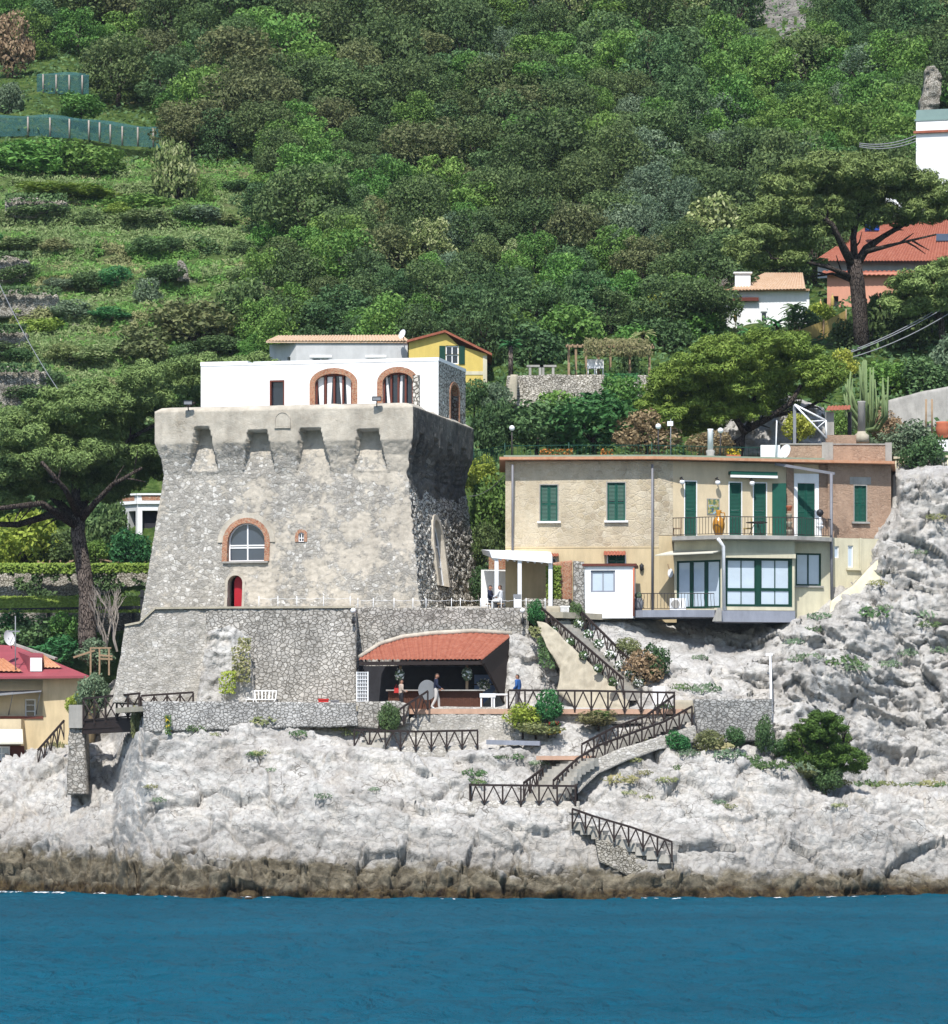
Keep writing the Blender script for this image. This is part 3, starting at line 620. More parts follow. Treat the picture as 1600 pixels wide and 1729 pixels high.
def glazed(W, r, parent, mframe, mglass, cols=2, rows=1, bar=.06, o=-.1, frame=.07, out=None, name='window', sill=None, label=None):
    """window: frame with bars, one pane behind, optional sill; r = (u0,u1,z0,z1)"""
    u0, u1, z0, z1 = r; mb = MB()
    for a, b, c, d in ((u0, u0+frame, z0, z1), (u1-frame, u1, z0, z1), (u0+frame, u1-frame, z0, z0+frame), (u0+frame, u1-frame, z1-frame, z1)): W.box(mb, a, b, c, d, o-.05, o+.03)
    for k in range(1, cols): u = u0+(u1-u0)*k/cols; W.box(mb, u-bar/2, u+bar/2, z0+frame, z1-frame, o-.045, o+.025)
    for k in range(1, rows): z = z0+(z1-z0)*k/rows; W.box(mb, u0+frame, u1-frame, z-bar/2, z+bar/2, o-.042, o+.022)
    w = mb.build(name, mframe, parent)
    g = MB(); W.box(g, u0+.02, u1-.02, z0+.02, z1-.02, o-.03, o-.015); g.build('pane', mglass, w)
    if sill: s = MB(); W.box(s, u0-.1, u1+.1, z0-.09, z0-.003, -.12, .12); s.build('sill', sill, w)
    if label: w['label'] = label
    return w
def shutters(W, r, parent, leaves=2, sill=None, mat='green', o=-.06, split=None, trim=None, name='window'):
    u0, u1, z0, z1 = r; mb = MB(); t = .05
    for a, b, c, d in ((u0-t, u0, z0, z1+t), (u1, u1+t, z0, z1+t), (u0, u1, z1, z1+t)): W.box(mb, a, b, c, d, -.1, .02)
    W.box(mb, u0, u1, z0, z1, -.2, -.15)
    w = mb.build(name, M[trim or 'grey'], parent)
    for k in range(leaves):
        a = u0+(u1-u0)*k/leaves+.008; b = u0+(u1-u0)*(k+1)/leaves-.008; s = MB(); fr = .07
        W.box(s, a, a+fr, z0, z1, o-.04, o+.01); W.box(s, b-fr, b, z0, z1, o-.04, o+.01)
        zs = [z0, z0+(z1-z0)*.46, z1-fr]
        for z in zs: W.box(s, a+fr, b-fr, z, z+fr, o-.04, o+.008)
        zz = z0+fr
        while zz < z1-fr-.03:
            if not (zs[1]-.02 < zz < zs[1]+fr+.01):
                q = W.pt; s.add([q(a+fr, zz, o+.004), q(b-fr, zz, o+.004), q(b-fr, zz+.075, o-.035), q(a+fr, zz+.075, o-.035)], [(0, 1, 2, 3)])
            zz += .07
        s.build('shutter', M[mat], w)
    if sill: s = MB(); W.box(s, u0-.16, u1+.16, z0-.1, z0-.003, -.1, .14); s.build('sill', M[sill], w)
    return w
# ================================================================ watch tower
TH = math.radians(13); TL = 13.8; Cc = (xat(697, 0), 0.)
Lc = (Cc[0]-TL*math.cos(TH), TL*math.sin(TH)); Rb = (Cc[0]+TL*math.sin(TH), TL*math.cos(TH))
FW, RW = Wall(Lc, Cc), Wall(Cc, Rb); Bk = (Lc[0]+TL*math.sin(TH), Lc[1]+TL*math.cos(TH)); BW, LW = Wall(Rb, Bk), Wall(Bk, Lc)
ZT = zat(686, 0); ZB = 13.0
def to(z): return float(np.interp(z, [13, 14.3, 21.4, 22.3, 23.05, 30], [.72, .55, -.38, -.27, 0, 0]))
def tr(z): return -.38-(z-21.4)*.26
def slots():
    out = []
    for (xt0, xt1, yt, xb0, xb1, yb) in ((330, 353, 721, 316, 365, 794), (418, 450, 728, 407, 461, 798), (506, 540, 724, 498, 556, 798), (604, 638, 725, 594, 650, 792)):
        a, zt = FW.hit(xt0, yt); b, _ = FW.hit(xt1, yt); c, zb = FW.hit(xb0, yb); d, _ = FW.hit(xb1, yb); out.append((a, b, zt, c, d, zb))
    return out
SL = slots(); SR = [(TL*q-.5, TL*q+.5, 23.5, TL*q-.85, TL*q+.85, 21.4) for q in (.14, .37, .6, .83)]
def inslot(u, z, S_):
    m = np.zeros(np.broadcast(u, z).shape, bool)
    for a, b, zt, c, d, zb in S_:
        t = np.clip((z-zb)/(zt-zb), 0, 1); m |= (u > c+(a-c)*t) & (u < d+(b-d)*t) & (z < zt) & (z > zb)
    return m
BIGW = FW.rect(385, 883, 448, 948); DOOR = FW.rect(383, 971, 408, 1030, .5); SMW = FW.rect(504, 899, 514, 915)
SIDEW = RW.rect(729, 878, 744, 990)
tower = thing('watch_tower', 'square battered stone watch tower with corbelled parapet and small red door', 'tower', (Cc[0]-5, 5, ZB))
def make_tower():
    zs = np.arange(ZB, ZT+.001, .06); zs[-1] = ZT; oz = np.array([to(z) for z in zs]); rz = np.array([tr(z) for z in zs])
    segs = ((FW, 232, SL), (RW, 200, SR), (BW, 16, []), (LW, 16, [])); cols = []; meta = []
    for W, n, sl in segs:
        for k in range(n):
            s = k/n; u = s*TL+(2*s-1)*oz; off = oz.copy()
            if sl and k: off = np.where(inslot(u, zs, sl), rz-(.45 if W is RW else 0), oz)
            cols.append(np.stack([W.A.x+W.d.x*u+W.n.x*off, W.A.y+W.d.y*u+W.n.y*off, zs], -1)); meta.append((W, u))
    p = np.stack(cols); n, m = p.shape[:2]
    f1, f2, cid = worley(p*np.array([2.6, 2.6, 3.4]), 5)
    d = np.stack([fbm(p*1.6+9, 6, 4), fbm(p*1.6+31, 7, 4), .4*fbm(p*1.6, 8, 4)], -1)*.04
    cen = np.array([(Lc[0]+Rb[0])/2, (Lc[1]+Rb[1])/2, 0]); r = p-cen; r[..., 2] = 0; r /= np.linalg.norm(r, axis=-1, keepdims=True)
    low = sstep(23.2, 22.8, p[..., 2]); side = np.zeros((n, 1)); side[232:432] = 1; g1, g2, gid = worley(p*np.array([2.4, 2.4, 2.9])+.3*np.stack([vn(p*1.5, 81), vn(p*1.5, 82), vn(p*1.5, 83)], -1), 44)
    d += r*((cid-.5)*.022-.028*(1-np.minimum(f2-f1, .25)/.25))[..., None]*(low*(1+.3*side))[..., None]
    d += r*(side*low*(.13*np.sqrt(np.clip(1-(g1/.62)**2, 0, 1))-.06+.05*(gid-.5)))[..., None]
    p = p+d*np.where(p[..., 2] > ZT-.05, .7, 1)[..., None]
    i = np.arange(n*m).reshape(n, m); j = np.roll(i, -1, 0)
    f = np.stack([i[:, :-1], j[:, :-1], j[:, 1:], i[:, 1:]], -1)
    cu = np.stack([q[1] for q in meta])[:, :-1]; cz = np.broadcast_to((zs[:-1]+.03)[None], cu.shape); k = np.arange(n)[:, None]+0*cu
    def inarch(W, r, e=.05): 
        u0, u1, z0, z1 = r; c, h = (u0+u1)/2, (u1-u0)/2; zsp = z1-h*1.0
        ins = (np.abs(cu-c) < h+e) & (cz > z0-e) & ((cz < zsp) | (((cu-c)/(h+e))**2+((cz-zsp)/(z1-zsp+e))**2 < 1)); return ins
    front = k < 232; sidem = (k >= 232) & (k < 432)
    kill = (front & (inarch(FW, BIGW) | inarch(FW, DOOR) | inarch(FW, SMW, .03))) | (sidem & inarch(RW, SIDEW, .06))
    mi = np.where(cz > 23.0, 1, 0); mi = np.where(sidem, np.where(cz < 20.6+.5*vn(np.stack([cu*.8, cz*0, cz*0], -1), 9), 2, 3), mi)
    fs = f.reshape(-1, 4)[~kill.ravel()]; mi = mi.ravel()[~kill.ravel()]
    v = [p.reshape(-1, 3)]; top = p[:, -1]; N = n*m
    def inset(e, dz):
        out = []
        for W, nn, sl in segs:
            for q in range(nn):
                s = q/nn; u = e+s*(TL-2*e); out.append([W.A.x+W.d.x*u-W.n.x*e, W.A.y+W.d.y*u-W.n.y*e, ZT+dz])
        return np.array(out)
    r1 = inset(.3, .2)+np.stack([0*top[:, 0], 0*top[:, 0], .06*vn(top*1.1, 3)], -1); r2 = inset(.75, .26); r3 = inset(1.0, .05)
    prev = i[:, -1]
    for kx, rr in enumerate((r1, r2, r3)):
        v.append(rr); cur = N+kx*n+np.arange(n); fs = np.concatenate([fs, np.stack([prev, np.roll(prev, -1), np.roll(cur, -1), cur], -1)]); mi = np.concatenate([mi, np.full(n, 1)]); prev = cur
    a, b, c, d = [prev[q] for q in (0, 232, 432, 448)]
    fs = np.concatenate([fs, [[a, b, c, d]]]); mi = np.concatenate([mi, [1]])
    return link_np('wall', np.concatenate(v), fs, [M['keep'], M['keep_top'], M['keep_side'], M['keep_weathered_shade']], tower, mi=mi)
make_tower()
def arch_window(W, r, parent, mring, ringw, mframe, mglass, rise=None, o1=.04, o0=-.35, po=-.25, vbars=(.5,), hbars=(), bar=.05, name='window', sill=None):
    u0, u1, z0, z1 = r; h = (u1-u0)/2; rise = rise or h; zs_ = z1-rise; mb = MB()
    inn = arch(u0, u1, z0, zs_, rise); e = ringw
    out = [(u0-e, z0-.001), (u1+e, z0-.001)]+[((u0+u1)/2+(h+e)*math.cos(math.pi*k/12), zs_+(rise+e)*math.sin(math.pi*k/12)) for k in range(13)]
    W.ring(mb, out, inn, o0, o1); w = mb.build(name, mring, parent)
    fr = MB(); b = bar; pf = lambda e: (lambda z: _o(po, z)+e); inn2 = arch(u0+b, u1-b, z0+b, zs_, rise-b); W.ring(fr, inn, inn2, pf(-.04), pf(.03))
    for q in vbars:
        u = u0+(u1-u0)*q; hh = zs_+rise*math.sqrt(max(0, 1-((u-(u0+u1)/2)/h)**2))-b*.5; W.poly(fr, [(u-b/2, z0+b), (u+b/2, z0+b), (u+b/2, hh), (u-b/2, hh)], pf(-.035), pf(.025))
    for q in hbars: z = z0+(z1-z0)*q; W.poly(fr, [(u0+b, z-b/2), (u1-b, z-b/2), (u1-b, z+b/2), (u0+b, z+b/2)], pf(-.03), pf(.02))
    fr.build('frame', mframe, w)
    g = MB(); W.poly(g, arch(u0+.02, u1-.02, z0+.02, zs_, rise-.02), pf(-.03), pf(-.01)); g.build('pane', mglass, w)
    if sill: s = MB(); W.box(s, u0-.22, u1+.22, z0-.1, z0-.004, -.3, sill[1]); s.build('sill', sill[0], w)
    return w
fo = lambda e: (lambda z: to(z)+e)
arch_window(FW, BIGW, tower, M['brick'], .27, M['whitepaint'], M['glass'], o1=fo(.07), o0=fo(-.5), po=-.2, hbars=(.36, .42), bar=.07, sill=(M['grey'], .36))
arch_window(FW, SMW, tower, M['brick'], .16, M['whitepaint'], M['glassdark'], o1=fo(.05), o0=fo(-.4), po=-.02, hbars=(.4,), bar=.045)
mb = MB(); u0, u1, z0, z1 = BIGW     # pale render band round the big window
W_ = FW; h = (u1-u0)/2+.27; zc = z1-(u1-u0)/2; n = 16
ou = [((u0+u1)/2+(h+.27)*math.cos(math.pi*k/n), zc+(h+.27)*math.sin(math.pi*k/n)) for k in range(n+1)]; iu = [((u0+u1)/2+h*math.cos(math.pi*k/n), zc+h*math.sin(math.pi*k/n)) for k in range(n+1)]
for k in range(n): FW.poly(mb, [iu[k], ou[k], ou[k+1], iu[k+1]], fo(-.1), fo(.05))
mb.build('window_surround', M['keep_top'], tower)
# door
u0, u1, z0, z1 = DOOR; mb = MB(); h = (u1-u0)/2; FW.ring(mb, arch(u0-.14, u1+.14, z0, z1-h, h+.14), arch(u0, u1, z0, z1-h, h), fo(-.75), fo(.02)); dr = mb.build('doorway', M['keep_top'], tower)
d = MB(); FW.poly(d, arch(u0+.22, u1, z0, z1-h, h*.98), -.16, -.1); dd = d.build('door', M['reddoor'], dr)
# niche
mb = MB(); nr = FW.rect(465, 697, 489, 721); FW.ring(mb, arch(nr[0]-.05, nr[1]+.05, nr[2]-.06, nr[3]-.4, .45), arch(nr[0], nr[1], nr[2], nr[3]-.4, .4), -.05, .07); FW.poly(mb, arch(nr[0]+.01, nr[1]-.01, nr[2]+.01, nr[3]-.4, .39), 0.0, .045); mb.build('niche', M['keep_top'], tower)
arch_window(RW, SIDEW, tower, M['keep_top'], .3, M['whitepaint'], M['glass'], rise=1.4, o1=fo(.12), o0=fo(-.3), po=fo(-.2), hbars=(.3, .6), bar=.1)
# ---------------------------------------------------------------- white house on top of the tower
A_, B_ = FW.pt(0, 0, -6.5), FW.pt(TL, 0, -6.5); HW = Wall((A_.x, A_.y), (B_.x, B_.y))
hr = HW.rect(339, 610, 740, 700); wt = thing('rooftop_house', 'flat white house with brick arched windows standing on the tower top', 'house', tuple(HW.pt(hr[0], hr[2])))
E_ = HW.pt(hr[1], 0); E2 = E_-HW.n*6.3; SW = Wall((E_.x, E_.y), (E2.x, E2.y)); zb, zt = ZT+.03, hr[3]
dk = HW.rect(455, 642, 480, 692); a1 = HW.rect(532, 631, 594, 692); a2 = HW.rect(646, 629, 697, 692); dk = (dk[0], dk[1], zb, dk[3])
def flat_arch(r): return (r[0], r[1], zb, r[3])
a1, a2 = flat_arch(a1), flat_arch(a2)
mb = MB()
HW.holed(mb, hr[0], hr[1], zb, zt, [dk, a1, a2], .3)
sd = SW.rect(760, 650, 774, 695); sd = (sd[0], sd[1], zb, sd[3])
p = HW.pt; mb.add([p(hr[0], zb), p(hr[0], zt), p(hr[0], zt, -6.3), p(hr[0], zb, -6.3)], [(0, 1, 2, 3)]); mb.add([p(hr[0], zb, -6.3), p(hr[1], zb, -6.3), p(hr[1], zt, -6.3), p(hr[0], zt, -6.3)], [(3, 2, 1, 0)])
mb.build('wall', M['white'], wt)
m2 = MB(); SW.holed(m2, .001, 6.3, zb, zt, [sd], .4); m2.build('side_wall', M['keep_side'], wt)
m3 = MB(); n_ = HW.hit(455, 610)[0]; 
for a, b, dz in ((hr[0]-.02, HW.hit(418, 610)[0], .1), (HW.hit(428, 610)[0], hr[1]+.02, .06)): HW.box(m3, a, b, zt-.12, zt+dz, -6.35, .025)
HW.box(m3, HW.hit(418, 610)[0], HW.hit(428, 610)[0], zt-.12, zt-.1, -6.35, .02); m3.build('parapet', M['white'], wt)
for r, q in ((a1, .42), (a2, .42)):
    u0, u1, z0, z1 = r; mb = MB(); h = (u1-u0)/2; zs_ = z1-q; e = .3; c = (u0+u1)/2
    ou = [(u1+e, z0), (u1+e, zs_-.1)]+[(c+(h+e)*math.cos(math.pi*k/14), zs_-.1+(q+e+.1)*math.sin(math.pi*k/14)) for k in range(1, 14)]+[(u0-e, zs_-.1), (u0-e, z0)]
    iu = [(u1, z0), (u1, zs_-.1)]+[(c+h*math.cos(math.pi*k/14), zs_-.1+(q+.1)*math.sin(math.pi*k/14)) for k in range(1, 14)]+[(u0, zs_-.1), (u0, z0)]
    for k in range(len(ou)-1): HW.poly(mb, [iu[k], ou[k], ou[k+1], iu[k+1]], -.25, .05)
    # wall filling between the square hole and the arch
    w = mb.build('window', M['brick'], wt); fl = MB()
    for k in range(1, len(iu)-2): HW.poly(fl, [iu[k], (iu[k][0], z1+.001), (iu[k+1][0], z1+.001), iu[k+1]], -.22, -.003)
    fl.build('spandrel', M['white'], w)
    f = MB()
    for k in range(5): u = u0+.04+(u1-u0-.08)*k/4; HW.box(f, u-.05, u+.05, z0, z1-.0 if 0 < k < 4 else zs_+.06, -.22, -.12)
    HW.box(f, u0, u1, z1-.1, z1, -.23, -.13); f.build('frame', M['rust'], w)
    g = MB(); HW.box(g, u0, u1, z0, z1, -.3, -.27); g.build('pane', M['glassdark'], w)
    cu = MB()
    for (x0, x1, x2) in ((.04, .2, .12), (.3, .44, .3), (.62, .70, .72), (.8, .97, .86)) if r is a1 else ((.06, .12, .16), (.55, .62, .5)):
        U = lambda q_: u0+(u1-u0)*q_; HW.poly(cu, [(U(x2)-.02, z0+.05), (U(x2)+.16, z0+.05), (U(x1), z1-.15), (U(x0), z1-.15)], -.262, -.25)
    cu.build('curtain', M['curtain'], w)
mb = MB()
for a, b, c, d in ((dk[0], dk[0]+.09, dk[2], dk[3]), (dk[1]-.07, dk[1], dk[2], dk[3]), (dk[0]+.09, dk[1]-.07, dk[3]-.08, dk[3])): HW.box(mb, a, b, c, d, -.2, .0-.004)
dw = mb.build('door', M['rust'], wt); g = MB(); HW.box(g, dk[0]+.05, dk[1]-.05, dk[2], dk[3]-.05, -.25, -.22); g.build('pane', M['glassdark'], dw)
m4 = MB(); SW.ring(m4, arch(sd[0]-.2, sd[1]+.2, zb, sd[3]-.5, .65), arch(sd[0], sd[1], zb, sd[3]-.5, .5), -.4, .05); sw = m4.build('window', M['brick'], wt); g = MB(); SW.box(g, sd[0], sd[1], zb, sd[3], -.4, -.35); g.build('pane', M['glassdark'], sw)
m5 = MB(); HW.box(m5, HW.hit(699, 640)[0], HW.hit(709, 640)[0], zb, HW.hit(700, 634)[1], .0, .3); m5.build('stub_wall', M['keep_side'], wt)
# ---------------------------------------------------------------- floodlights on the tower edge
for px, lab in ((319, 'floodlight at the left end of the tower parapet'), (637, 'floodlight on the tower parapet below the right brick arch')):
    u, z = FW.hit(px, 686); b = FW.pt(u, ZT+.12, .12); t = thing('floodlight', lab, 'floodlight', tuple(b), 'floodlights on the tower parapet')
    mb = MB(); mb.tube([b+Vector((0, 0.1, -.1)), b+Vector((0, -.12, .0)), b+Vector((0, -.12, .2))], .03, 6); mb.build('bracket', M['black'], t)
    mb = MB(); q = b+Vector((0, -.15, .27)); mb.hexa([q+Vector(k) for k in ((-.24, -.1, -.12), (.24, -.1, -.12), (.2, .12, -.05), (-.2, .12, -.05), (-.24, -.16, .1), (.24, -.16, .1), (.2, .08, .14), (-.2, .08, .14))]); mb.build('lamp_head', M['black'], t)
    mb = MB(); q = b+Vector((0, -.29, .26)); mb.box(q, (.4, .02, .15)); mb.build('lamp_glass', M['steel'], t)
# ================================================================ retaining walls, terraces, bar
stone_slab('retaining_wall', 'tall rough pale retaining wall below the tower, on the left of the rock outcrop', 'wall', [(212, 1056), (236, 1052), (262, 1028), (352, 1027)], [(189, 1186), (352, 1192)], -4.0, -4.9, 3.6, M['rough'], .09, 4, 'retaining walls below the tower')
stone_slab('retaining_wall', 'tall grey cobble retaining wall between the rock outcrop and the bar', 'wall', [(348, 1027), (600, 1026)], [(348, 1192), (601, 1192)], -4.03, -4.85, 3.2, M['cobble'], .05, 4, 'retaining walls below the tower', seed=4)
stone_slab('rock_outcrop', 'rough rock outcrop swelling out of the retaining wall', 'rock', [(352, 1066), (385, 1056), (420, 1072)], [(330, 1192), (430, 1192)], -4.3, -5.3, 1.2, M['rock_dry'], .1, 3, None, 'structure', 8, rock=.3)
stone_slab('retaining_wall', 'cobble retaining wall above the tiled bar roof', 'wall', [(598, 1026), (892, 1026)], [(598, 1192), (892, 1192)], -1.8, -2.0, 1.6, M['cobble'], .06, 4, 'retaining walls below the tower', seed=5)
mb = MB(); cp_ = [P(211, 1056, -3.93), P(236, 1051, -3.93), P(262, 1027, -3.93), P(350, 1026, -3.93), P(599, 1025, -3.93)]
for a, b in zip(cp_, cp_[1:]): mb.beam(a, b, .36, .1)
tag(mb.build('coping', M['sand'], None, cp_[0]), 'pale mortar coping along the top of the retaining wall at the foot of the tower', 'coping')
stone_slab('parapet_wall', 'long low grey stone wall on top of the white cliff', 'wall', [(240, 1184), (600, 1186)], [(244, 1236), (604, 1226)], -9.1, -9.3, .6, M['cobble_fine'], .05, 4, None, None, 6)
stone_slab('parapet_wall', 'short stepped stone wall below the white lattice gate', 'wall', [(600, 1185), (670, 1183), (684, 1186), (690, 1188)], [(602, 1228), (650, 1232), (690, 1222)], -8.7, -8.9, .7, M['cobble'], .05, 4, None, None, 7)
stone_slab('retaining_wall', 'curved stone wall under the bar counter', 'wall', [(634, 1250), (690, 1216), (712, 1198), (740, 1193), (868, 1195)], [(634, 1270), (690, 1270), (740, 1270), (868, 1258)], -8.4, -8.9, 1.2, M['rough'], .08, 4, 'retaining walls below the tower', seed=9)
stone_slab('retaining_wall', 'low stone wall beneath the long brown fence, behind the round shrub', 'wall', [(862, 1199), (1120, 1205)], [(862, 1222), (1120, 1222)], -8.0, -8.1, 1., M['rough'], .05, 4, 'retaining walls below the tower', seed=10)
stone_slab('parapet_wall', 'grey cobble wall between the brown stair rail and the white pipe', 'wall', [(1170, 1180), (1303, 1180)], [(1180, 1256), (1304, 1250)], -8.3, -8.2, .6, M['cobble_fine'], .05, 4, None, None, 11)
stone_slab('parapet_wall', 'small smooth concrete wall at the head of the stair', 'wall', [(1138, 1182), (1170, 1182)], [(1138, 1206), (1172, 1206)], -7.2, -7.3, .5, M['sand'], .02, 4, None, None, 11)
stone_slab('bridge_pier', 'cobbled stone pier with a concrete cap carrying the footbridge', 'pier', [(118, 1192), (140, 1192)], [(112, 1342), (146, 1342)], -1.6, -2.2, 2.6, M['cobble'], .09, 3, None, None, 12)
mb = MB(); a = P(117, 1228, -1.9); mb.hexa([P(x, y, Y) for y, s in ((1229, 0), (1190, 1)) for x, Y in ((116, -1.95), (139, -1.95), (141, -1.), (116, -1.))]); tag(mb.build('pier_cap', M['grey'], None, a), 'grey concrete block on the cobbled footbridge pier', 'block')
stone_slab('landing', None, None, [(602, 1262), (812, 1258)], [(604, 1282), (812, 1278)], -10.6, -10.8, 2.6, M['rough'], .04, 4, None, 'structure', 13)
stone_slab('landing', None, None, [(788, 1352), (978, 1352)], [(790, 1376), (978, 1374)], -14.8, -15.2, 3., M['rough'], .06, 4, None, 'structure', 14)
# bar deck and little terraces: floors
def floor_poly(name, pts, th, mat):
    mb = MB(); mb.prism(pts, (0, 0, -th)); return tag(mb.build(name, mat, None, pts[0]), kind='structure')
zd = zat(1197, -8.2)
def at_z(px, Y, z): return Vector((xat(px, Y), Y, z))
floor_poly('bar_deck', [at_z(690, -8.5, zd), at_z(870, -8.5, zd), at_z(1150, -8.1, zd), at_z(1170, -6.5, zd), at_z(1120, -4, zd), at_z(880, -2.2, zd), at_z(602, -1.9, zd), at_z(602, -7.9, zd)], .25, M['paving'])
floor_poly('cliff_terrace', [at_z(244, -8.9, zat(1192, -9)), at_z(604, -8.9, zat(1192, -9)), at_z(604, -4.6, zat(1192, -9)), at_z(195, -4.6, zat(1192, -9))], .25, M['sand'])
zu = zat(1026, -3.9)-.12
floor_poly('upper_terrace', [at_z(262, -3.8, zu), at_z(600, -3.8, zu), at_z(602, -1.7, zu), at_z(950, -1.7, zu), at_z(1060, 2, zu), at_z(1060, 12, zu), at_z(820, 14, zu), at_z(280, 14, zu)], .3, M['sand'])
za = zat(1283, -10.5)
floor_poly('paved_terrace', [at_z(905, -12.2, zat(1276, -12.2)), at_z(1005, -12.0, zat(1276, -12.2)), at_z(1010, -10, zat(1276, -12.2)), at_z(925, -9.8, zat(1276, -12.2))], .2, M['paving'])
mb = MB(); mb.beam(P(822, 1253, -10.2), P(912, 1255, -10.6), .5, .22); tag(mb.build('bench', M['blue_grey'], None, P(860, 1255, -10.4)), 'long pale stone bench on the rock below the shrubs', 'bench')
# ---------------------------------------------------------------- stairs
def stair(name, label, pts, w, n, mat, group=None, dirv=None):
    """pts: list of (px,py,Y) along the middle of the flight, bottom to top"""
    W3 = [P(*q) for q in pts]; L = [0]
    for a, b in zip(W3, W3[1:]): L.append(L[-1]+(b-a).length)
    mb = MB()
    for k in range(n):
        t = (k+.5)/n*L[-1]; i = min(max(j for j in range(len(L)-1) if L[j] <= t), len(W3)-2); a, b = W3[i], W3[i+1]; u = (t-L[i])/(L[i+1]-L[i]); c = a+(b-a)*u
        h = Vector((b.x-a.x, b.y-a.y, 0)); run = max(h.length*(L[-1]/n)/(b-a).length, .28); ang = math.atan2(h.y, h.x)
        mb.box(c-Vector((0, 0, .2)), (run*1.06, w, .4), ang)
    return tag(mb.build(name, mat, None, W3[0]), label, 'stairs', group)
stair('stairs', 'stone steps climbing from the fenced landing to the paved terrace', [(915, 1350, -14.2), (950, 1300, -12.9), (985, 1278, -12.)], 2.1, 12, M['stair'], 'flights of stone steps')
stair('stairs', 'stone steps climbing between the two long diagonal brown rails', [(985, 1278, -11.2), (1060, 1240, -9.7), (1150, 1203, -7.7)], 1.4, 16, M['stair'], 'flights of stone steps')
stair('stairs', 'lowest stone steps going down towards the sea', [(1136, 1446, -16.3), (1060, 1420, -15.7), (968, 1384, -15.)], 1.5, 9, M['stair'], 'flights of stone steps')
stair('stairs', 'long straight flight lined with white flowers below the white gate', [(1068, 1172, -4.6), (948, 1046, -.9)], 1.35, 22, M['stair'], 'flights of stone steps')
stair('stairs', 'small grey steps behind the low zigzag fence', [(622, 1268, -11.4), (640, 1235, -9.6)], 1.2, 8, M['stair'], 'flights of stone steps')
mb = MB(); poly = [(905, 1050), (925, 1052), (1046, 1168), (1060, 1200), (930, 1200), (952, 1140), (925, 1090)]
stone_slab('stair_wall', 'smooth sandy sloping side wall of the flowered stairs', 'wall', [(906, 1050), (924, 1052), (985, 1110), (1046, 1168), (1062, 1186)], [(922, 1092), (946, 1130), (940, 1168), (985, 1204), (1060, 1204)], (-2.6, -5.2), (-3.4, -5.4), 1.6, M['sand'], .1, 3, None, None, 51, rock=.1)
stone_slab('stair_wall', 'curved stone kerb wall following the diagonal stairs down', 'wall', [(930, 1340), (955, 1322), (1000, 1285), (1050, 1262), (1110, 1245), (1172, 1224)], [(945, 1362), (975, 1340), (1010, 1306), (1060, 1284), (1110, 1266), (1178, 1252)], (-13.9, -9.5), (-14.3, -9.7), .5, M['rough'], .04, 4, None, None, 15)
stone_slab('stair_wall', 'rough stone wall holding up the lowest steps to the sea', 'wall', [(1004, 1413), (1060, 1434), (1118, 1452)], [(1012, 1456), (1060, 1478), (1120, 1482)], -16.45, -16.9, .6, M['dryst'], .05, 4, None, None, 16)
# ---------------------------------------------------------------- timber fences with V braces
def brace_fence(label, pts, h, n, group='brown zigzag timber fences', w=.085, mid=False, cross=False):
    W3 = [P(*q) for q in pts]; L = [0]
    for a, b in zip(W3, W3[1:]): L.append(L[-1]+(b-a).length)
    def at(t):
        t = min(max(t, 0), L[-1]); i = max(j for j in range(len(L)-1) if L[j] <= t); return W3[i]+(W3[i+1]-W3[i])*((t-L[i])/(L[i+1]-L[i]))
    f = thing('fence', label, 'fence', tuple(W3[0]), group); st = L[-1]/n; up = Vector((0, 0, h)); ax = Vector((0, 1, 0))
    mb = MB()
    for a, b in zip(W3, W3[1:]): mb.beam(a+up, b+up+(b-a)*.01, .09, .1)
    mb.build('top_rail', M['brown'], f)
    if mid:
        mb = MB()
        for a, b in zip(W3, W3[1:]): mb.beam(a+Vector((0, .01, .12)), b+Vector((0, .01, .12)), .06, .08)
        mb.build('bottom_rail', M['brown'], f)
    for k in range(n+1):
        p = at(k*st); mb = MB(); mb.beam(p-Vector((0, 0, .1)), p+up*.97, w, w, (0, 1, 0)); mb.build('post', M['brown'], f)
    o = Vector((0, -.03, 0))
    for k in range(n):
        a, b, m = at(k*st), at((k+1)*st), at((k+.5)*st)
        if cross: prs = ((a+up*.08, b+up*.92), (a+up*.92, b+up*.08))
        else: prs = ((a+up*.04, m+up*.95), (b+up*.04, m+up*.95))
        for q, (x, y) in enumerate(prs): mb = MB(); mb.beam(x+o*(1+.6*q), y+o*(1+.6*q), .065, .065, (0, 1, 0)); mb.build('brace', M['brown'], f)
    return f
brace_fence('brown zigzag fence along the bar deck, crossed by the round shrub', [(858, 1199, -8.4), (1000, 1200, -8.3), (1138, 1203, -8.2)], .98, 10)
brace_fence('short brown fence climbing beside the grey round board', [(640, 1246, -9.4), (668, 1231, -9.2), (722, 1196, -8.9)], .85, 4)
brace_fence('low brown zigzag fence on the ledge below the bar', [(598, 1262, -10.7), (700, 1265, -10.7), (806, 1263, -10.7)], .86, 8)
brace_fence('brown rail on the inner edge of the diagonal stairs', [(982, 1286, -11.), (1035, 1258, -10.2), (1090, 1238, -9.2), (1138, 1203, -8.3)], .85, 8)
brace_fence('brown rail on the outer edge of the diagonal stairs', [(934, 1348, -14.), (975, 1310, -12.8), (1010, 1288, -12.), (1080, 1262, -10.6), (1120, 1248, -9.8), (1168, 1222, -9.2)], .85, 12)
brace_fence('short brown rail on the left of the steps above the lower landing', [(884, 1350, -13.8), (916, 1326, -12.6)], .8, 3)
brace_fence('brown zigzag fence round the lower landing', [(795, 1356, -13.0), (793, 1358, -14.9), (972, 1360, -14.9), (974, 1356, -13.2)], .93, 10)
brace_fence('lowest brown rail beside the steps to the sea', [(966, 1396, -15.9), (1000, 1408, -16.4), (1068, 1428, -16.8), (1134, 1452, -17.1)], .86, 7)
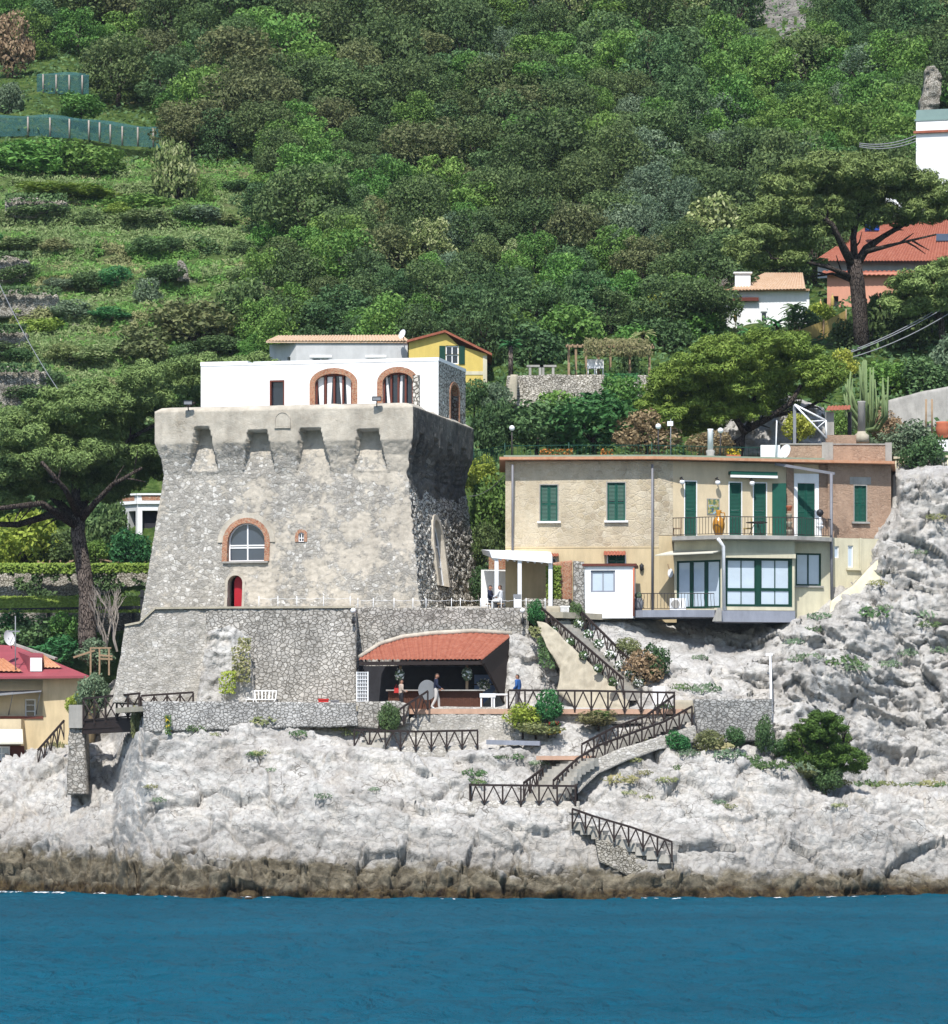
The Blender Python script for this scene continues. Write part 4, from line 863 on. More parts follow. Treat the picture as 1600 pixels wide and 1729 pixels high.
brace_fence('dark thin rail on the near side of the flowered stairs', [(1052, 1170, -5.2), (912, 1048, -1.7)], .7, 12, w=.06)
brace_fence('dark thin rail on the far side of the flowered stairs', [(1090, 1168, -3.6), (962, 1040, -.2)], .8, 10, w=.05)
# ---------------------------------------------------------------- footbridge on the left
fb = thing('footbridge', 'dark timber footbridge between the cobbled pier and the cliff wall', 'bridge', tuple(P(150, 1230, -1.5)))
mb = MB(); mb.hexa([P(140, 1231, -2.), P(232, 1227, -5.6), P(240, 1225, -4.2), P(140, 1228, 0.), P(140, 1217, -2.), P(232, 1213, -5.6), P(240, 1211, -4.2), P(140, 1214, 0.)]); mb.build('deck', M['brown'], fb)
mb = MB(); mb.beam(P(140, 1233, 0.), P(238, 1228, -4.1), .2, .4); mb.beam(P(141, 1233, -1.8), P(234, 1228, -5.5), .2, .4); mb.build('beam', M['brown'], fb)
brace_fence('dark crossed railing of the footbridge, nearest the sea', [(141, 1220, -2.1), (235, 1212, -5.7)], 1.22, 5, 'footbridge railings', .1, True, True)
brace_fence('dark crossed railing running on past the footbridge to the retaining wall', [(238, 1212, -5.6), (326, 1206, -5.5)], 1.1, 4, 'footbridge railings', .09, True, True)
# ---------------------------------------------------------------- rope fence on the upper terrace
rf_ = thing('rope_fence', 'thin white posts and rope along the edge of the upper terrace', 'fence', tuple(P(640, 1026, -3.5)))
pp = [(437, -3.6), (469, -3.6), (501, -3.6), (546, -3.6), (591, -3.6), (604, -1.6), (630, -1.6), (665, -1.6), (697, -1.6), (719, -1.5), (762, -1.5), (777, -1.5), (811, -1.4), (823, -1.4), (846, -1.4), (868, -1.4), (888, -1.4), (920, -1.4)]
for k, (x, Y) in enumerate(pp): mb = MB(); b = at_z(x, Y, zu); mb.tube([b, b+Vector((0, 0, .72))], .018, 6); mb.build('post', M['whitepaint'], rf_)
mb = MB()
for (x, Y), (x2, Y2) in zip(pp, pp[1:]):
    a, b = at_z(x, Y, zu+.62), at_z(x2, Y2, zu+.62); mb.tube([a, (a+b)/2-Vector((0, 0, .06)), b], .009, 5)
mb.build('rope', M['whitepaint'], rf_)
# two lamp posts on the cobble wall
for x, lab in ((596, 'small lamp with a pale globe at the corner of the upper terrace'), (882, 'small lamp with a pale globe above the right end of the bar roof')):
    Y = -4.4 if x < 700 else -2.2; t = thing('wall_lamp', lab, 'lamp', tuple(P(x, 1050, Y)), 'terrace wall lamps')
    mb = MB(); mb.tube([P(x, 1050, Y), P(x, 1036, Y)], .035, 6); mb.lathe(P(x, 1053, Y), [(.09, 0), (.07, .25), (.03, .3)], 8); mb.build('post', M['black'], t)
    mb = MB(); mb.sphere(P(x, 1031, Y), .14, 10); mb.build('globe', M['curtain'], t)
# ---------------------------------------------------------------- beach bar
bar = thing('beach_bar', 'open beach bar with a sloping terracotta roof against the cobble wall', 'bar', tuple(at_z(730, -4, zd)))
def tile_patch(mb, a, b, c, d, nu, nv, amp=.035, curve=0.):
    """a-b eave (left to right), d-c top; nu tile rolls, nv courses"""
    a, b, c, d = map(Vector, (a, b, c, d)); nr = ((b-a).cross(d-a)).normalized(); nr = nr if nr.z > 0 else -nr
    U, V = nu*6, nv*3; vs = []; fs = []
    for i in range(U+1):
        for j in range(V+1):
            u, v = i/U, j/V; p = (a*(1-u)+b*u)*(1-v)+(d*(1-u)+c*u)*v
            q = abs(math.sin(math.pi*u*nu)); p = p+nr*(amp*q+.02*(1-(v*nv) % 1)) + Vector((0, 0, curve*math.sin(math.pi*min(u*1.1, 1))*v)); vs.append(p)
    for i in range(U):
        for j in range(V): k = i*(V+1)+j; fs.append((k, k+V+1, k+V+2, k+1))
    mb.add(vs, fs)
er = -6.6
ea, eb = P(606, 1116, er), P(813, 1115, er); ta, tb, tm = P(640, 1090, -2.3), P(864, 1072, -2.1), P(730, 1070, -2.1)
mb = MB()
def bar_roof():
    U, V = 130, 27; vs = []; fs = []; top = [P(x, y, Y) for x, y, Y in ((607, 1112, -5.9), (640, 1091, -3.4), (680, 1079, -2.5), (730, 1073, -2.15), (800, 1069, -2.1), (864, 1073, -2.05))]
    for i in range(U+1):
        u = i/U; k = min(int(u*5), 4); t = top[k]+(top[k+1]-top[k])*(u*5-k); e = ea+(eb-ea)*u
        for j in range(V+1):
            v = j/V; p = e+(t-e)*v; vs.append(p+Vector((0, -.1, .3)).normalized()*(.06*abs(math.sin(math.pi*u*30))+.03*(1-(v*9) % 1)))
    for i in range(U):
        for j in range(V): k = i*(V+1)+j; fs.append((k, k+V+1, k+V+2, k+1))
    mb.add(vs, fs); return top
tp = bar_roof(); rf = mb.build('roof', M['tile'], bar)
mb = MB(); mb.tube([q+Vector((0, -.05, .1)) for q in tp], [.1, .12, .14, .14, .14, .12], 7); mb.build('ridge_mortar', M['keep_top'], rf)
mb = MB(); mb.beam(ea+Vector((0, .06, -.12)), eb+Vector((0, .06, -.12)), .12, .18); mb.beam(eb+Vector((-.05, 0, -.12)), tp[-1]+Vector((-.05, 0, -.12)), .12, .2); mb.build('fascia', M['brown'], rf)
mb = MB()
for k in range(9): u = (k+.5)/9; a_ = ea+(eb-ea)*u; i_ = min(int(u*5), 4); t_ = tp[i_]+(tp[i_+1]-tp[i_])*(u*5-i_); mb.beam(a_+Vector((0, .1, -.07)), t_+Vector((0, 0, -.07)), .08, .1)
mb.build('rafter', M['brown'], bar)
mb = MB(); mb.prism([P(813, 1119, -6.2), P(860, 1079, -2.2), at_z(851, -2.2, zd), at_z(856, -3.2, zd)], (.12, 0, 0)); mb.build('end_wall', M['brown'], bar)
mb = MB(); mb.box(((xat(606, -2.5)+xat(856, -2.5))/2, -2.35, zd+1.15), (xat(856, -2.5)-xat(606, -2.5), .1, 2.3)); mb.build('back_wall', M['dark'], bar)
mb = MB(); mb.box(((xat(800, -2.6)+xat(851, -2.6))/2, -2.6, zd+1.1), (1.5, .12, 1.5)); bp = mb.build('back_panel', M['palebloc'], bar)
for zz in (1.35, .75):
    mb = MB(); mb.box((xat(818, -2.8), -2.8, zd+zz), (1.35, .25, .05)); mb.build('shelf', M['brown'], bp)
mb = MB(); zc = zat(1166, -7.2)
x0, x1 = xat(655, -6.6), xat(815, -6.6)
nsl = 42
for k in range(nsl): mb.box((x0+(x1-x0)*(k+.5)/nsl, -6.6+.012*(k % 3), (zd+zc)/2), ((x1-x0)/nsl*.86, .06, zc-zd))
mb.box(((x0+x1)/2, -6.2, (zd+zc)/2), (x1-x0, .7, zc-zd-.02)); ct = mb.build('counter', M['slat'], bar)
mb = MB(); mb.box(((x0+x1)/2, -6.35, zc+.03), (x1-x0+.2, 1., .06)); mb.build('counter_top', M['grey'], ct)
for x in (676, 788):
    mb = MB(); mb.tube([at_z(x, -5.6, zd), P(x, 1118, -5.6)], .07, 8); mb.build('post', M['wood'], bar)
# white lattice gate at the left end
lg = thing('lattice_gate', 'white lattice gate leaning at the left end of the bar', 'gate', tuple(at_z(611, -7.6, zd)))
mb = MB(); a, b = xat(603, -7.6), xat(620, -7.6); z0, z1 = zat(1184, -7.6), zat(1135, -7.6)
for k in range(7): x = a+(b-a)*k/6; mb.box((x, -7.6, (z0+z1)/2), (.03, .03, z1-z0))
for k in range(9): z = z0+(z1-z0)*k/8; mb.box(((a+b)/2, -7.63, z), (b-a+.03, .02, .03))
mb.build('lattice', M['whitepaint'], lg); mb = MB()
for x in (a-.03, b+.03): mb.box((x, -7.6, (z0+z1)/2), (.05, .06, z1-z0+.06))
mb.build('frame', M['whitepaint'], lg)
# things on the bar deck
rb = thing('round_board', 'grey round table top propped upright beside the fence', 'board', tuple(at_z(720, -8.0, zd)))
mb = MB(); c = P(721, 1165, -7.9); R = .47
mb.prism([c+Vector((R*math.cos(2*math.pi*k/28)*.95, R*.2*math.cos(2*math.pi*k/28), R*math.sin(2*math.pi*k/28)*1.05)) for k in range(28)], (0, .05, .01)); mb.build('board', M['asphalt'], rb)
mb = MB(); mb.tube([c+Vector((-.1, .05, -.2)), at_z(712, -7.6, zd)], .025, 6); mb.tube([c+Vector((.1, .05, -.2)), at_z(728, -7.6, zd)], .025, 6); mb.build('stand', M['black'], rb)
def table(label, px, Y, w, d, h, mat, top=.05, leg=.07, group=None):
    b = at_z(px, Y, zd); t = thing('table', label, 'table', tuple(b), group); mb = MB(); mb.box(b+Vector((0, 0, h-top/2)), (w, d, top)); mb.build('tabletop', mat, t)
    for sx in (-1, 1):
        for sy in (-1, 1): mb = MB(); mb.box(b+Vector((sx*(w/2-leg), sy*(d/2-leg), (h-top)/2)), (leg, leg, h-top)); mb.build('leg', mat, t)
table('square white table behind the deck fence, below the bar shelves', 823, -7.5, .78, .7, .78, M['curtain'], .2)
table('white table further back at the right end of the bar', 843, -6.2, .9, .7, .8, M['curtain'], .08)
for px, lab in ((448, 'white slatted folded chair leaning by the cobble wall'), (422, 'small white chair at the foot of the rock outcrop')):
    b = at_z(px, -5.3, zat(1192, -9)); t = thing('chair', lab, 'chair', tuple(b)); w_ = .5 if px > 430 else .2; mb = MB()
    for k in range(7): x = -w_+2*w_*k/6; mb.beam(b+Vector((x, 0, .35)), b+Vector((x*1.1, .2, .85)), .04, .03)
    mb.beam(b+Vector((-w_*1.1, .2, .85)), b+Vector((w_*1.1, .2, .85)), .05, .05); mb.build('backrest', M['whitepaint'], t)
    mb = MB(); mb.box(b+Vector((0, -.1, .4)), (2*w_, .45, .05)); mb.build('seat', M['whitepaint'], t)
    for sx in (-1, 1):
        for y in (-.3, .1): mb = MB(); mb.beam(b+Vector((sx*w_*.9, y, 0)), b+Vector((sx*w_*.9, y, .4)), .04); mb.build('leg', M['whitepaint'], t)
b = at_z(546, -5.6, zat(1192, -9)); cb = thing('cool_box', 'red cool box on the cliff terrace', 'box', tuple(b)); mb = MB(); mb.box(b+Vector((0, 0, .18)), (.5, .4, .36)); mb.build('body', M['redplastic'], cb); mb = MB(); mb.box(b+Vector((0, 0, .4)), (.54, .44, .07)); mb.build('lid', M['redplastic'], cb)
b = at_z(565, -5.6, zat(1192, -9)); cb = thing('cool_box', 'grey box to the right of the red cool box', 'box', tuple(b)); mb = MB(); mb.box(b+Vector((0, 0, .15)), (.4, .4, .3)); mb.build('body', M['zinc'], cb); mb = MB(); mb.box(b+Vector((0, 0, .33)), (.44, .44, .06)); mb.build('lid', M['zinc'], cb)
# white pipe down the cliff and a white board at the end of the fence
mb = MB(); mb.tube([P(1300, 1104, -3.2), P(1301, 1150, -5.4), P(1302, 1245, -8.2)], .06, 8); mb.box(P(1298, 1105, -3.2), (.35, .12, .12)); tag(mb.build('pipe', M['whitepaint'], None, P(1302, 1245, -8.2)), 'white pipe running down the cliff behind the grey cobble wall', 'pipe')
mb = MB(); mb.box(P(1112, 1174, -6.2), (.62, .08, .9), .1); tag(mb.build('board', M['curtain'], None, P(1112, 1190, -6.2)), 'white board standing behind the corner of the deck fence', 'board')
# ================================================================ the stone house on the right
def wl(px0, Y0, px1, Y1): return Wall((xat(px0, Y0), Y0), (xat(px1, Y1), Y1))
vh = thing('stone_house', 'large honey stone house with green shutters perched over the white cliff', 'house', tuple(P(1000, 1035, 5)))
WA, WB, WC = wl(853, 4, 1112, 3.6), wl(1112, 3.6, 1397, 6.2), wl(1397, 6.0, 1504, 6.8)
zr = zat(779, 4); zl = zat(925, 4); zb_ = zat(1050, 3)
wins = [WA.rect(912, 819, 941, 880), WA.rect(1025, 815, 1055, 879)]
mb = MB(); WA.holed(mb, 0, WA.L, zl, zr, wins, .2); mb.add([WA.pt(0, zl), WA.pt(0, zr), WA.pt(0, zr, -8), WA.pt(0, zl, -8)], [(3, 2, 1, 0)]); mb.build('wall', M['housest'], vh)
mb = MB(); lw = [WA.rect(1026, 937, 1055, 960), WA.rect(931, 941, 940, 962)]; WA.holed(mb, 0, WA.L, zb_, zl, lw, .2, .0); WA.box(mb, .0, WA.L, zl-.02, zl+.05, -.05, .02)
mb.add([WA.pt(0, zb_), WA.pt(0, zl), WA.pt(0, zl, -8), WA.pt(0, zb_, -8)], [(3, 2, 1, 0)]); WB.holed(mb, 0, WB.hit(1142, 950)[0], zb_, zat(905, 4), [], .2); mb.build('wall', M['ochre'], vh)
for r in wins: shutters(WA, r, vh, 2, 'white')
shutters(WA, lw[0], vh, 2, None, 'green', trim='white')
glazed(WA, lw[1], vh, M['whitepaint'], M['glassdark'], 1, 1)
for r, nn in ((WA.rect(1019, 932, 1056, 938), 7), (WA.rect(930, 936, 943, 940), 3)):
    mb = MB(); q = WA.pt; tile_patch(mb, q(r[0], r[2]-.05, .5), q(r[1], r[2]-.05, .5), q(r[1], r[3], .02), q(r[0], r[3], .02), nn, 2, .05); mb.build('tile_hood', M['tile'], vh)
# upper floor behind the balcony
zs = zat(905, 4.4)
doors = [WB.rect(1156, 813, 1175, 904), WB.rect(1231, 815, 1251, 904), WB.rect(1272, 816, 1293, 904), WB.rect(1346, 816, 1375, 904)]
doors = [(a, b, zs, d) for a, b, c, d in doors]
us = WB.hit(1136, 850)[0]; uw = WB.hit(1381, 850)[0]
mb = MB(); WB.holed(mb, 0, us, zs, zr, [], .2); mb.build('wall', M['housest'], vh)
mb = MB(); WB.holed(mb, us, WB.hit(1330, 850)[0], zs, zr, doors[:3], .18); WB.holed(mb, WB.hit(1330, 850)[0], WB.L, zs, zr, doors[3:], .18); mb.build('wall', M['ochre_smooth'], vh)
for r in doors: shutters(WB, r, vh, 1 if r is not doors[3] else 2, None, 'green', trim='white', name='balcony_door')
mb = MB(); r = doors[3]; WB.box(mb, r[0]-.2, r[0]-.05, zs, r[3]+.5, .0, .04); WB.box(mb, r[1]+.05, r[1]+.22, zs, r[3]+.5, .0, .04); WB.box(mb, r[0]-.05, r[1]+.05, r[3]+.05, r[3]+.5, .0, .04); mb.build('door_surround', M['white'], vh)
ub = WB.hit(1376, 850)[0]; mb = MB(); WB.box(mb, WB.hit(1382, 850)[0], WB.L-.01, zs, zr-.004, -.01, .06); WB.box(mb, WB.hit(1327, 850)[0], WB.hit(1339, 850)[0], zs, zr-.004, -.01, .05); mb.build('wall', M['brownst'], vh)
u0 = WB.hit(1303, 850)[0]; mb = MB(); a = WB.pt(u0, 0, .02); b = WB.pt(u0+.62, 0, .42); mb.hexa([Vector((q.x, q.y, z)) for z in (zs+.05, doors[1][3]) for q in (a, b, b+Vector((.03, .05, 0)), a+Vector((.03, .05, 0)))]); mb.build('shutter', M['green'], vh)
# brown block at the right end
zc_ = zat(783, 6.4); zm = zat(909, 6.4); wr = WC.rect(1442, 820, 1462, 881)
mb = MB(); WC.holed(mb, 0, WC.L, zm, zc_, [wr], .2); mb.add([WC.pt(WC.L, zm), WC.pt(WC.L, zm, -6), WC.pt(WC.L, zc_, -6), WC.pt(WC.L, zc_)], [(0, 1, 2, 3)]); mb.build('wall', M['brownst'], vh)
mb = MB(); WC.box(mb, wr[0]-.25, wr[1]+.25, wr[3]+.06, wr[3]+.45, 0, .02); mb.build('lintel', M['grey'], vh)
shutters(WC, wr, vh, 2, 'grey')
# lower floor
WD, WE, WF, WG = wl(1138, 3.0, 1221, 1.4), wl(1221, 1.4, 1341, 2.1), wl(1341, 3.2, 1406, 3.8), wl(1406, 4.6, 1502, 5.8)
def flo(W, y0, y1, holes, mat, th=.15, name='wall', px=None):
    z1, z0 = zat(y0, W.A.y), zat(y1, W.A.y); mb = MB(); W.holed(mb, 0, W.L, z0, z1, holes, th); return mb.build(name, M[mat], vh)
gd = WD.rect(1142, 946, 1216, 1027); flo(WD, 911, 1034, [gd], 'cream')
glazed(WD, gd, vh, M['darkgreen'], M['glasspale'], 3, 1, .22, -.06, .1, name='glass_door')
ws = [WE.rect(1226, 944, 1276, 1022), WE.rect(1283, 944, 1333, 1022)]
flo(WE, 911, 1030, [(ws[0][0]-.1, ws[1][1]+.12, ws[0][2]-.05, ws[0][3]+.08)], 'cream')
mb = MB(); e = (ws[0][0]-.1, ws[1][1]+.12, ws[0][2]-.05, ws[0][3]+.08); 
for a, b in ((e[0], ws[0][0]), (ws[0][1], ws[1][0]), (ws[1][1], e[1])): WE.box(mb, a, b, e[2], e[3], -.1, .02)
for a, b in ((e[2], ws[0][2]), (ws[0][3], e[3])):
    for w_ in ws: WE.box(mb, w_[0], w_[1], a, b, -.1, .015)
mb.build('sunroom_frame', M['darkgreen'], vh)
for w_ in ws:
    zq = w_[2]+(w_[3]-w_[2])*.34
    glazed(WE, (w_[0], w_[1], zq, w_[3]), vh, M['darkgreen'], M['glasspale'], 2, 1, .05, -.05, .08); glazed(WE, (w_[0], w_[1], w_[2], zq-.01), vh, M['darkgreen'], M['glasspale'], 2, 1, .04, -.05, .06)
wf = WF.rect(1343, 934, 1386, 989); flo(WF, 905, 1050, [wf], 'cream'); glazed(WF, wf, vh, M['darkgreen'], M['glasspale'], 2, 1, .07, -.08, .09, sill=M['grey'])
wg = [WG.rect(1408, 922, 1416, 942), WG.rect(1431, 921, 1440, 958)]; flo(WG, 908, 1042, wg, 'cream')
for r in wg: glazed(WG, r, vh, M['whitepaint'], M['glasspale'], 1, 1, .04, -.08, .05)
mb = MB(); r = wg[1]; WG.box(mb, r[0]-.1, r[1]+.4, r[2]-.15, r[2]-.05, .001, .15); WG.box(mb, r[1]+.35, r[1]+.45, r[2]-.05, r[3]+.4, .001, .06); mb.build('ledge', M['cream'], vh)
mb = MB()
for a, b in ((WE.pt(WE.L, 0), WF.pt(0, 0)), (WF.pt(WF.L, 0), WG.pt(0, 0))): mb.add([Vector((a.x, a.y, zb_)), Vector((b.x, b.y, zb_)), Vector((b.x, b.y, zs-.05)), Vector((a.x, a.y, zs-.05))], [(0, 1, 2, 3)])
mb.build('return_wall', M['cream'], vh)
# balconies, slabs
def slab(pts, ytop, Yref, th, mat, name, parent=vh, zz=None):
    z = zz if zz is not None else zat(ytop, Yref); mb = MB(); q = [Vector((xat(x, Y), Y, z)) for x, Y in pts]; mb.prism(q, (0, 0, -th)); return mb.build(name, M[mat], parent), z
_, zB = slab([(1134, 4.4), (1134, 1.9), (1221, .6), (1345, 1.4), (1404, 2.9), (1404, 6.1)], 905, 1.6, .2, 'grey', 'balcony')
_, zL = slab([(1067, 3.9), (1066, .9), (1085, .35), (1150, .1), (1206, .3), (1219, 1.5), (1138, 3.2)], 1030, .4, .36, 'blue_grey', 'balcony')
slab([(1206, 2.2), (1206, .5), (1222, .7), (1342, 1.5), (1342, 4.2)], 1031, 1., .58, 'blue_grey', 'slab')
mb = MB(); mb.hexa([P(x, y, Y) for y, xs in ((1049, (1202, 1218)), (1026, (1211, 1218))) for x, Y in ((xs[0], .15), (xs[1], .15), (xs[1], .7), (xs[0], .7))]); mb.build('corbel', M['grey'], vh)
# roof slab with a tiled rim
rim = [(843, 3.3), (1103, 2.95), (1140, 3.1), (1300, 4.5), (1395, 5.3), (1510, 6.1), (1512, 13), (1000, 15), (843, 12)]
zt_ = zr+.02; mb = MB(); mb.prism([Vector((xat(x, Y), Y, zt_+.16-.0*k)) for k, (x, Y) in enumerate(rim)], (0, 0, -.14)); mb.build('roof', M['tileorange'], vh)
mb = MB(); pr = [(850, 3.6), (1103, 3.25), (1140, 3.4), (1300, 4.8), (1392, 5.6), (1392, 12), (1000, 14.5), (850, 11.5)]; mb.prism([Vector((xat(x, Y), Y, zt_+.27)) for x, Y in pr], (0, 0, -.106)); mb.build('roof_deck', M['turf'] if False else plain('green_roof_coat', S(150, 170, 150), .8, .08), vh)
# awnings
mb = MB(); q = WD.pt; mb.hexa([WD.pt(-.5, zat(939, 2.6), 1.1), WD.pt(WD.L, zat(936, 1.4), 1.1), WD.pt(WD.L, zat(930, 1.4), .02), WD.pt(-.2, zat(931, 2.6), .02)]+[p_+Vector((0, 0, .05)) for p_ in (WD.pt(-.5, zat(939, 2.6), 1.1), WD.pt(WD.L, zat(936, 1.4), 1.1), WD.pt(WD.L, zat(930, 1.4), .02), WD.pt(-.2, zat(931, 2.6), .02))]); mb.build('awning', M['awn'], vh)
mb = MB(); WE.box(mb, 0, WE.L, zat(942, 1.5), zat(934, 1.5), .02, .25); mb.build('awning_box', M['cream'], vh)
mb = MB(); r = WB.rect(1229, 797, 1308, 806); WB.box(mb, r[0], r[1], r[2]+.1, r[3], .03, .4); aw = mb.build('awning', M['green'], vh); mb = MB(); WB.box(mb, r[0], r[1], r[2]-.05, r[2]+.08, .3, .42); mb.build('valance', M['curtain'], aw)
mb = MB(); mb.beam(WB.pt(WB.hit(1305, 790)[0], zr-.05, .3), Vector((xat(1409, 4.2), 4.2, zat(800, 4.2))), .18, .14); mb.build('gutter', M['zinc'], vh)
# downpipes
def pipe(pts, r=.06, mat='zinc'): mb = MB(); mb.tube([P(*q) for q in pts], r, 8); return mb.build('downpipe', M[mat], vh)
pipe([(865, 784, 3.5), (865, 930, 3.85)]); pipe([(1101, 784, 3.3), (1101, 1030, 3.45)]); pipe([(1403, 800, 4.1), (1403, 905, 3.6), (1404, 1012, 3.3)], .08)
pipe([(1212, 910, .6), (1221, 922, .9), (1222, 1030, .9)], .09, 'whitepaint'); pipe([(1501, 910, 5.5), (1490, 920, 5.4), (1487, 960, 5.2)], .06, 'whitepaint')
# railings
def bars(parent, pts, h, sp, belly=0., mat='iron', r=.014, name='railing'):
    W3 = [Vector(p) for p in pts]; mb = MB(); up = Vector((0, 0, h))
    for a, b in zip(W3, W3[1:]):
        mb.beam(a+up, b+up, .045, .04); mb.beam(a+Vector((0, 0, .08)), b+Vector((0, 0, .08)), .03, .03); n = max(1, int((b-a).length/sp)); o = Vector(((b-a).y, -(b-a).x, 0)).normalized()
        for k in range(n+1):
            p = a+(b-a)*k/n
            if belly: mb.tube([p+Vector((0, 0, .08))+o*.0, p+Vector((.0, 0, .22))+o*belly, p+Vector((0, 0, .4))+o*belly*.8, p+Vector((0, 0, .62))-o*.02, p+up], r, 5, False)
            else: mb.tube([p+Vector((0, 0, .08)), p+up], r, 5, False)
    return mb.build(name, M[mat], parent)
bars(vh, [Vector((xat(x, Y), Y, zB)) for x, Y in ((1136, 2.3), (1136, 2.0), (1221, .75), (1345, 1.55), (1402, 3.0))], .95, .16)
bars(vh, [Vector((xat(x, Y), Y, zL)) for x, Y in ((1069, 2.6), (1069, 1.0), (1087, .45), (1150, .2), (1205, .4))], .85, .16, .13)
# ---------------------------------------------------------------- things on and about the house
for x, y, lab in ((1148, 814, 'white globe wall lamp left of the first balcony door'), (1208, 815, 'white globe wall lamp above the hanging picture'), (1266, 816, 'white globe wall lamp between the second and third balcony doors')):
    u, z = WB.hit(x, y); t = thing('wall_lamp', lab, 'lamp', tuple(WB.pt(u, z, .3)), 'globe lamps on the house wall')
    mb = MB(); mb.tube([WB.pt(u, z+.2, .0), WB.pt(u, z+.24, .28), WB.pt(u, z+.12, .32)], .035, 6); mb.lathe(WB.pt(u, z+.08, .32), [(.1, 0), (.06, .08)], 10); mb.build('bracket', M['black'], t); mb = MB(); mb.sphere(WB.pt(u, z-.02, .32), .14, 12); mb.build('globe', M['curtain'], t)
r = WB.rect(1193, 842, 1214, 869); pt_ = thing('picture', 'small colourful landscape picture hanging between balcony doors', 'picture', tuple(WB.pt(r[0], r[2])))
mb = MB(); WB.box(mb, r[0], r[1], r[2], r[3], .005, .035); mb.build('frame', M['steel'], pt_)
g = G('picture_paint'); pc = g.ramp(g.noise(g.scl(g.pos(), (1, 1, 1.2)), 4.5, 3), [(.34, S(64, 84, 130)), (.45, S(110, 140, 80)), (.55, S(196, 170, 110)), (.65, S(150, 190, 210))], 'LINEAR'); mb = MB(); WB.box(mb, r[0]+.04, r[1]-.04, r[2]+.04, r[3]-.04, .03, .04); mb.build('canvas', g.fin(pc), pt_)
b = Vector((xat(1213, 1.4), 1.5, zB)); jug = thing('amphora', 'big glossy amber amphora with one handle on the balcony', 'jug', tuple(b))
mb = MB(); mb.lathe(b, [(.14, 0), (.2, .06), (.31, .4), (.32, .62), (.26, .85), (.13, .98), (.1, 1.12), (.16, 1.3), (.15, 1.32)], 18); mb.build('body', M['amber'], jug); mb = MB(); mb.tube([b+Vector((.12, 0, 1.2)), b+Vector((.3, 0, 1.18)), b+Vector((.33, 0, 1.0)), b+Vector((.26, 0, .8))], .035, 6); mb.build('handle', M['amber'], jug)
for x, Y, lab in ((1143, 2.6, 'wooden chair at the left end of the balcony'), (1262, 2.6, 'yellow chair behind the balcony rail, right of the amphora')):
    b = Vector((xat(x, Y), Y, zB)); t = thing('chair', lab, 'chair', tuple(b), 'balcony chairs'); m_ = M['wood'] if x < 1200 else M['canvas']
    mb = MB(); mb.box(b+Vector((0, 0, .45)), (.42, .42, .05)); mb.build('seat', m_, t); mb = MB(); mb.box(b+Vector((.19, 0, .72)), (.04, .4, .5)); mb.build('backrest', m_, t)
    for sx in (-1, 1):
        for sy in (-1, 1): mb = MB(); mb.beam(b+Vector((sx*.18, sy*.18, 0)), b+Vector((sx*.18, sy*.18, .43)), .04); mb.build('leg', M['wood'], t)
def table2(label, b, w, h, mat):
    t = thing('table', label, 'table', tuple(b)); mb = MB(); mb.lathe(b+Vector((0, 0, h-.04)), [(w/2, 0), (w/2, .04)], 16); mb.build('tabletop', mat, t)
    for a in (.8, 2.9, 5.): mb = MB(); mb.tube([b+Vector((math.cos(a)*.1, math.sin(a)*.1, h-.05)), b+Vector((math.cos(a)*w*.4, math.sin(a)*w*.4, 0))], .018, 6); mb.build('leg', M['iron'], t)
table2('dark round iron table on the balcony before the second and third doors', Vector((xat(1277, 2.2), 2.2, zB)), 1.1, .75, M['iron'])
b = Vector((xat(1384, 3.9), 3.9, zB)); t = thing('plant_stand', 'white plant stand with a dark potted plant at the right end of the balcony', 'stand', tuple(b)); mb = MB(); mb.lathe(b, [(.16, 0), (.1, .1), (.09, .5), (.2, .62), (.22, .68)], 12); mb.build('pedestal', M['whitepaint'], t)
mb = MB(); mb.lathe(b+Vector((0, 0, .68)), [(.1, 0), (.15, .15), (.1, .3), (.06, .45)], 10); mb.build('pot', M['whitepaint'], t); mb = MB(); mb.sphere(b+Vector((0, 0, 1.35)), .2, 8); mb.tube([b+Vector((0, 0, 1.1)), b+Vector((0, 0, 1.3))], .04, 6); mb.build('plant', M['black'], t)
for k in range(4):
    b = Vector((xat(1332, 4.8), 4.75-.0*k, zB+.25+.42*k)); t = thing('flower_pot', ['lowest', 'second lowest', 'second highest', 'topmost terracotta'][k]+' wall pot in the stack left of the white framed door', 'pot', tuple(b), 'stacked wall pots'); mb = MB(); mb.lathe(b, [(.1, 0), (.16, .22), (.17, .26)], 10); mb.build('pot_body', M['clay'] if k == 3 else M['sand'], t)
    mb = MB(); mb.lathe(b+Vector((0, 0, .2)), [(.14, 0), (.13, .04)], 10); mb.build('soil', M['soil'], t)
b = Vector((xat(1144, 1.6), 1.7, zL)); ac = thing('air_conditioner', 'white air conditioner unit behind the curved balcony rail', 'air conditioner', tuple(b)); mb = MB(); mb.box(b+Vector((0, 0, .36)), (.82, .32, .6)); mb.build('casing', M['whitepaint'], ac); mb = MB(); mb.lathe(b+Vector((-.12, 0, 0)), [(.01, 0)], 4, False) if False else None
mb.prism([b+Vector((-.12+.22*math.cos(a*.3927), -.17, .36+.22*math.sin(a*.3927))) for a in range(16)], (0, -.02, 0)); mb.build('fan_grille', M['grey'], ac)
b = Vector((xat(1077, 1.6), 1.3, zL)); t = thing('planter', 'grey urn with a pale plant at the left end of the curved balcony', 'planter', tuple(b)); mb = MB(); mb.lathe(b, [(.18, 0), (.25, .2), (.27, .45), (.2, .6), (.23, .64)], 12); mb.build('urn', M['steel'], t); mb = MB(); mb.sphere(b+Vector((0, 0, .78)), .2, 8); mb.build('plant', M['olive'], t)
u, z = WB.hit(1131, 966); 
